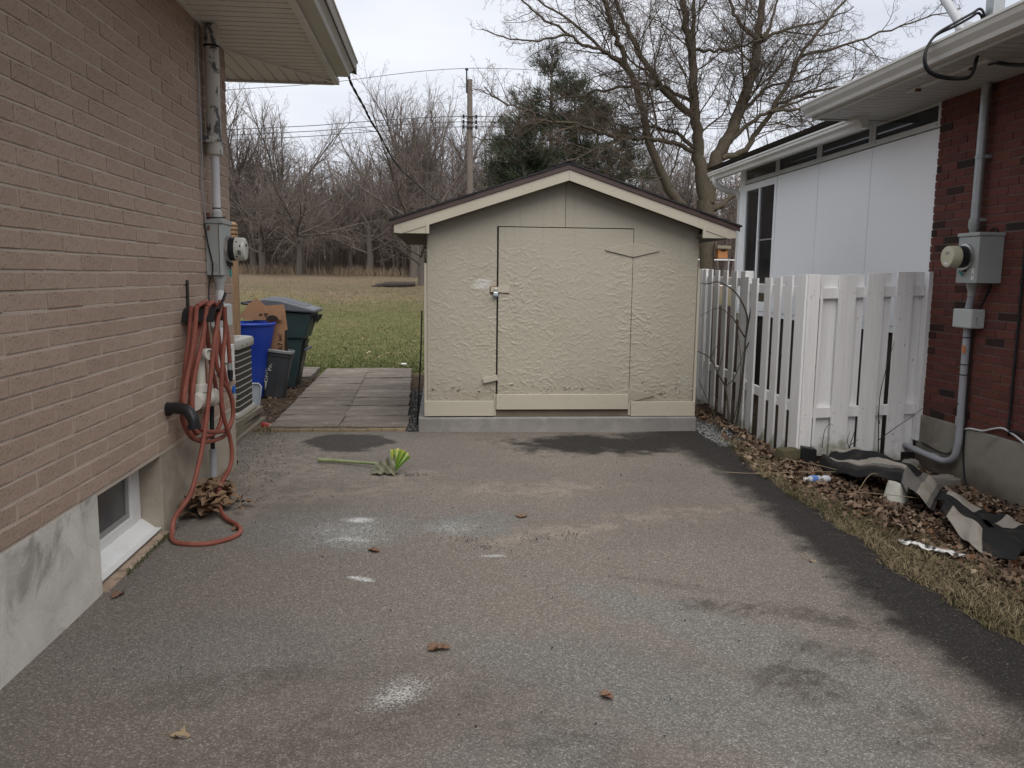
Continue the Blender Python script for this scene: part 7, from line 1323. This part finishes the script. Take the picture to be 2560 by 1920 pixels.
for kd, H, sds in (('upright', 13.0, (1, 2)), ('spread', 10.5, (3, 4)), ('dense', 7.5, (5, 6)), ('pole', 11.0, (7,))):
    protos[kd] = []
    for s in sds:
        ms = tree_build(s, H, kd)
        for m_, mat in zip(ms, (M['bark_far'], M['bark_far'], M['twig_far'])):
            m_.materials.append(mat); m_.polygons.foreach_set('use_smooth', [True] * len(m_.polygons))
        protos[kd].append(ms)
LBL = {'upright': 'tall bare tree with limbs fanning upward in the wood across the field', 'spread': 'bare tree with low arching limbs at the edge of the wood', 'dense': 'low bare tree with a dense mass of drooping twigs at the edge of the wood', 'pole': 'slim bare pole tree standing deeper in the wood'}
rw = random.Random(21)
def wood_tree(kd, x, y, sc, rz, label=None, v=None):
    ms = protos[kd][(v if v is not None else rw.randrange(9)) % len(protos[kd])]; z = gz(x, y); root = thing('bare_tree', label or LBL[kd], 'tree', (x, y, z), rz, 'bare trees of the wood'); root.scale = (sc, sc, sc * rw.uniform(0.94, 1.08))
    for nm, m_ in zip(('trunk', 'limbs', 'crown'), ms):
        o = bpy.data.objects.new(nm, m_); col.objects.link(o); o.parent = root
wood_tree('spread', -0.72, 31.0, 0.52, 1.2, 'young bare tree growing beside the fallen log in the field', 0)
wood_tree('spread', -1.45, 44.5, 0.95, 4.0, v=1); wood_tree('dense', -7.5, 44.0, 1.0, 0.7, v=0); wood_tree('dense', -10.3, 46.0, 1.15, 2.2, v=1); wood_tree('spread', -9.6, 45.0, 0.8, 2.0, 'bare tree with a thick pale trunk at the left edge of the wood', 0)
wood_tree('spread', -4.0, 46.5, 0.85, 2.7, v=0); wood_tree('dense', -5.2, 48.0, 0.85, 4.1, v=1)
for x, y, s in ((-12.5, 52, 0.95), (-10.4, 54, 0.88), (-3.0, 52, 0.95), (-0.8, 50, 0.92), (-1.9, 57, 1.0), (-14.8, 58, 1.0), (-6.4, 58, 0.72), (-16.5, 54, 0.95)): wood_tree('upright', x, y, s, rw.uniform(0, 6.28))
wood_tree('upright', 1.2, 53, 0.90, 1.0, 'tall bare tree standing right behind the utility pole'); wood_tree('upright', 3.8, 56, 0.85, 2.0, 'tall bare tree standing between the utility pole and the pine')
for i in range(16): wood_tree('pole', -17 + i * 1.45 + rw.uniform(-.5, .5), rw.uniform(50, 66), rw.uniform(0.6, 0.88), rw.uniform(0, 6.28))
for x, y, s in ((-8.3, 54, 0.72), (-5.6, 55, 0.70), (0.4, 49, 0.8), (-13.5, 50, 0.95), (-15.8, 49, 0.9)): wood_tree('spread', x, y, s, rw.uniform(0, 6.28))
for x, y, s in ((9.0, 50, 0.75), (12.5, 46, 0.8), (15.5, 52, 0.8), (19, 48, 0.8), (23, 55, 0.85), (6.5, 58, 0.7), (28, 60, 0.9)): wood_tree(rw.choice(('spread', 'upright')), x, y, s * 0.85, rw.uniform(0, 6.28), 'bare tree far off beyond the sunroom side')
for x, y, s in ((3.2, 47, 0.8), (5.5, 52, 0.8), (8.5, 44, 0.75), (11, 42, 0.7), (-12.0, 47.5, 1.0), (-2.6, 49, 0.8)): wood_tree('dense', x, y, s, rw.uniform(0, 6.28))
# the depth of the wood reads as one mass of stems and brush
rb = np.random.default_rng(31); br = TB()
for i in range(4300):
    y = rb.uniform(48, 92); x = rb.uniform(-0.42, 0.55) * y + rb.normal(0, 1); h = rb.uniform(1.5, 4.5) if rb.random() < 0.45 else rb.uniform(5.0, 9.0); z = gz(x, y)
    Q = wander(rb, (x, y, z - 0.1), (rb.normal(0, .12), rb.normal(0, .12), 1), h, 4, 0.06, 0.02); br.tube(Q, np.linspace(0.012 * h ** 0.9 + 0.012, 0.008, 5), 3)
    for q in range(int(3 + h * 1.8)):
        t = rb.uniform(0.2, 1.0) * 4; j = min(int(t), 3); p = Q[j] + (Q[j + 1] - Q[j]) * (t - j); W_ = wander(rb, p, (rb.normal(0, 1), rb.normal(0, 1), rb.uniform(0.1, 1.0)), h * rb.uniform(0.14, 0.36), 2, 0.15, 0.03); br.tube(W_, np.linspace(0.014, 0.008, 3), 3)
put('far_wood', br.mesh('far_wood'), M['twig_far'], None, kind='stuff', fix=False, label='brown mass of brush and stems deep in the wood', cat='woodland')
n_ = 9000; y = rb.uniform(43.5, 50, n_); x = rb.uniform(-0.4, 0.15, n_) * y; k = rb.random(n_) < 0.6 + 0.4 * np.sin(x * 1.1); x, y = x[k], y[k]
blades('tall_dry_grass', x, y, rb.uniform(0.25, 0.75, len(x)), rb.uniform(0.008, 0.016, len(x)), 0.35, M['reed'], 33, 'tall straw coloured grass along the foot of the wood')
# fallen log
lg = MB(); lz = gz(-1.6, 30); lg.tube(spl([(-2.30, 29.8, lz + 0.08), (-1.9, 29.9, lz + 0.11), (-1.4, 30.0, lz + 0.12), (-0.95, 30.1, lz + 0.13)], 4), [0.07] * 3 + [0.10] * 7 + [0.09] * 3, 9); lg.tube([(-2.3, 29.8, lz + 0.08), (-2.5, 29.75, lz + 0.03)], [0.05, 0.02], 6)
o = lg.build('fallen_log', M['log'], None, smooth='auto'); tag(o, 'fallen dark log lying in the field', 'log')
# utility pole, lines and service drop
up_ = thing('utility_pole', 'weathered wooden utility pole carrying power lines behind the shed', 'utility pole', (1.40, 40.0, gz(1.4, 40)))
MB().tube([(1.43, 40, gz(1.4, 40) - 0.5), (1.41, 40, 6.0), (1.375, 40, 10.78)], [0.17, 0.155, 0.125], 12).build('shaft', M['pole'], up_, smooth='auto')
MB().tube([(1.225, 39.95, 10.15), (1.225, 39.95, 11.2)], 0.035, 8).build('top_bracket', M['black'], up_, smooth='auto'); MB().lathe([(0.03, 0), (0.09, 0.03), (0.08, 0.06), (0.03, 0.12)], (1.225, 39.95, 11.18), n=12).build('insulator', M['black'], up_, smooth='auto')
for z in (9.05, 8.80, 8.57):
    MB().box(1.02, 1.75, 39.83, 39.87, z - 0.02, z + 0.02).build('spacer_arm', M['black'], up_)
    for x in (1.08, 1.69): MB().lathe([(0.05, -0.09), (0.055, -0.03), (0.03, 0.0), (0.055, 0.03), (0.05, 0.09)], (x, 39.85, z), n=10).build('insulator', M['black'], up_, smooth='auto')
MB().lathe([(0.16, 0), (0.16, 0.12)], (1.385, 40, 8.48), n=12).build('band', M['black'], up_); MB().lathe([(0.16, 0), (0.16, 0.08)], (1.385, 40, 8.76), n=12).build('band', M['black'], up_)
def wire(P, r_, label, cat='power line', mat='wire', group=None, n=8):
    o = MB().tube(spl(P, n), r_, 5).build('power_line', M[mat], None, smooth=True); return tag(o, label, cat, group)
wire([(-32, 40.0, 8.3), (-18, 40.0, 9.2), (-9.2, 40.0, 10.03), (-5.5, 40.0, 10.4), (1.225, 39.95, 11.28), (10, 40.0, 11.3), (24, 40.0, 12.0)], 0.013, 'single thin power line crossing at the top of the utility pole')
for i, z in enumerate((9.05, 8.80, 8.57)): wire([(-32, 39.8, z - 1.7), (-18, 39.8, z - 1.4), (-7.2, 39.8, z - 0.72), (-4, 39.8, z - 0.42), (1.08, 39.85, z), (10, 39.8, z + 0.1), (24, 39.8, z + 0.8)], 0.017, 'one of three stacked cables strung to the middle of the utility pole', group='stacked cables on the utility pole')
P = spl([(-0.735, 7.12, 3.22), (-0.77, 7.2, 3.14), (-0.715, 7.9, 3.055), (-0.66, 8.7, 2.985), (-0.45, 12, 2.90), (0.2, 22, 3.5), (1.36, 39.86, 6.4)], 14); a_ = []; b_ = []
for i, p in enumerate(P): a = i * 0.8; q = Vector((math.cos(a), 0, math.sin(a))) * 0.005; a_.append(p + q); b_.append(p - q)
sdp = thing('service_cable', 'twisted black service cable dropping from the corner of the tan house gutter', 'cable', (-0.77, 7.2, 3.14))
MB().tube(a_, 0.008, 6).build('strand', M['rubber'], sdp, smooth=True); MB().tube(b_, 0.008, 6).build('strand', M['rubber'], sdp, smooth=True)
# far garden fence and shed glimpsed between the tree and the sunroom
ff = thing('far_fence', 'pale rail fence far off beside the tree trunk', 'fence', (10.6, 34, gz(10.6, 34)))
fz = gz(10.6, 34)
for i in range(7): MB().tube([(9.6 + i * 0.9, 34, fz - 0.1), (9.6 + i * 0.9, 34, fz + 1.25)], 0.035, 8).build('post', M['galv'], ff, smooth='auto')
for z in (1.22, 0.12): MB().tube([(9.5, 34, fz + z), (15.1, 34, fz + z)], 0.025, 8).build('rail', M['conduit_white'], ff, smooth='auto')
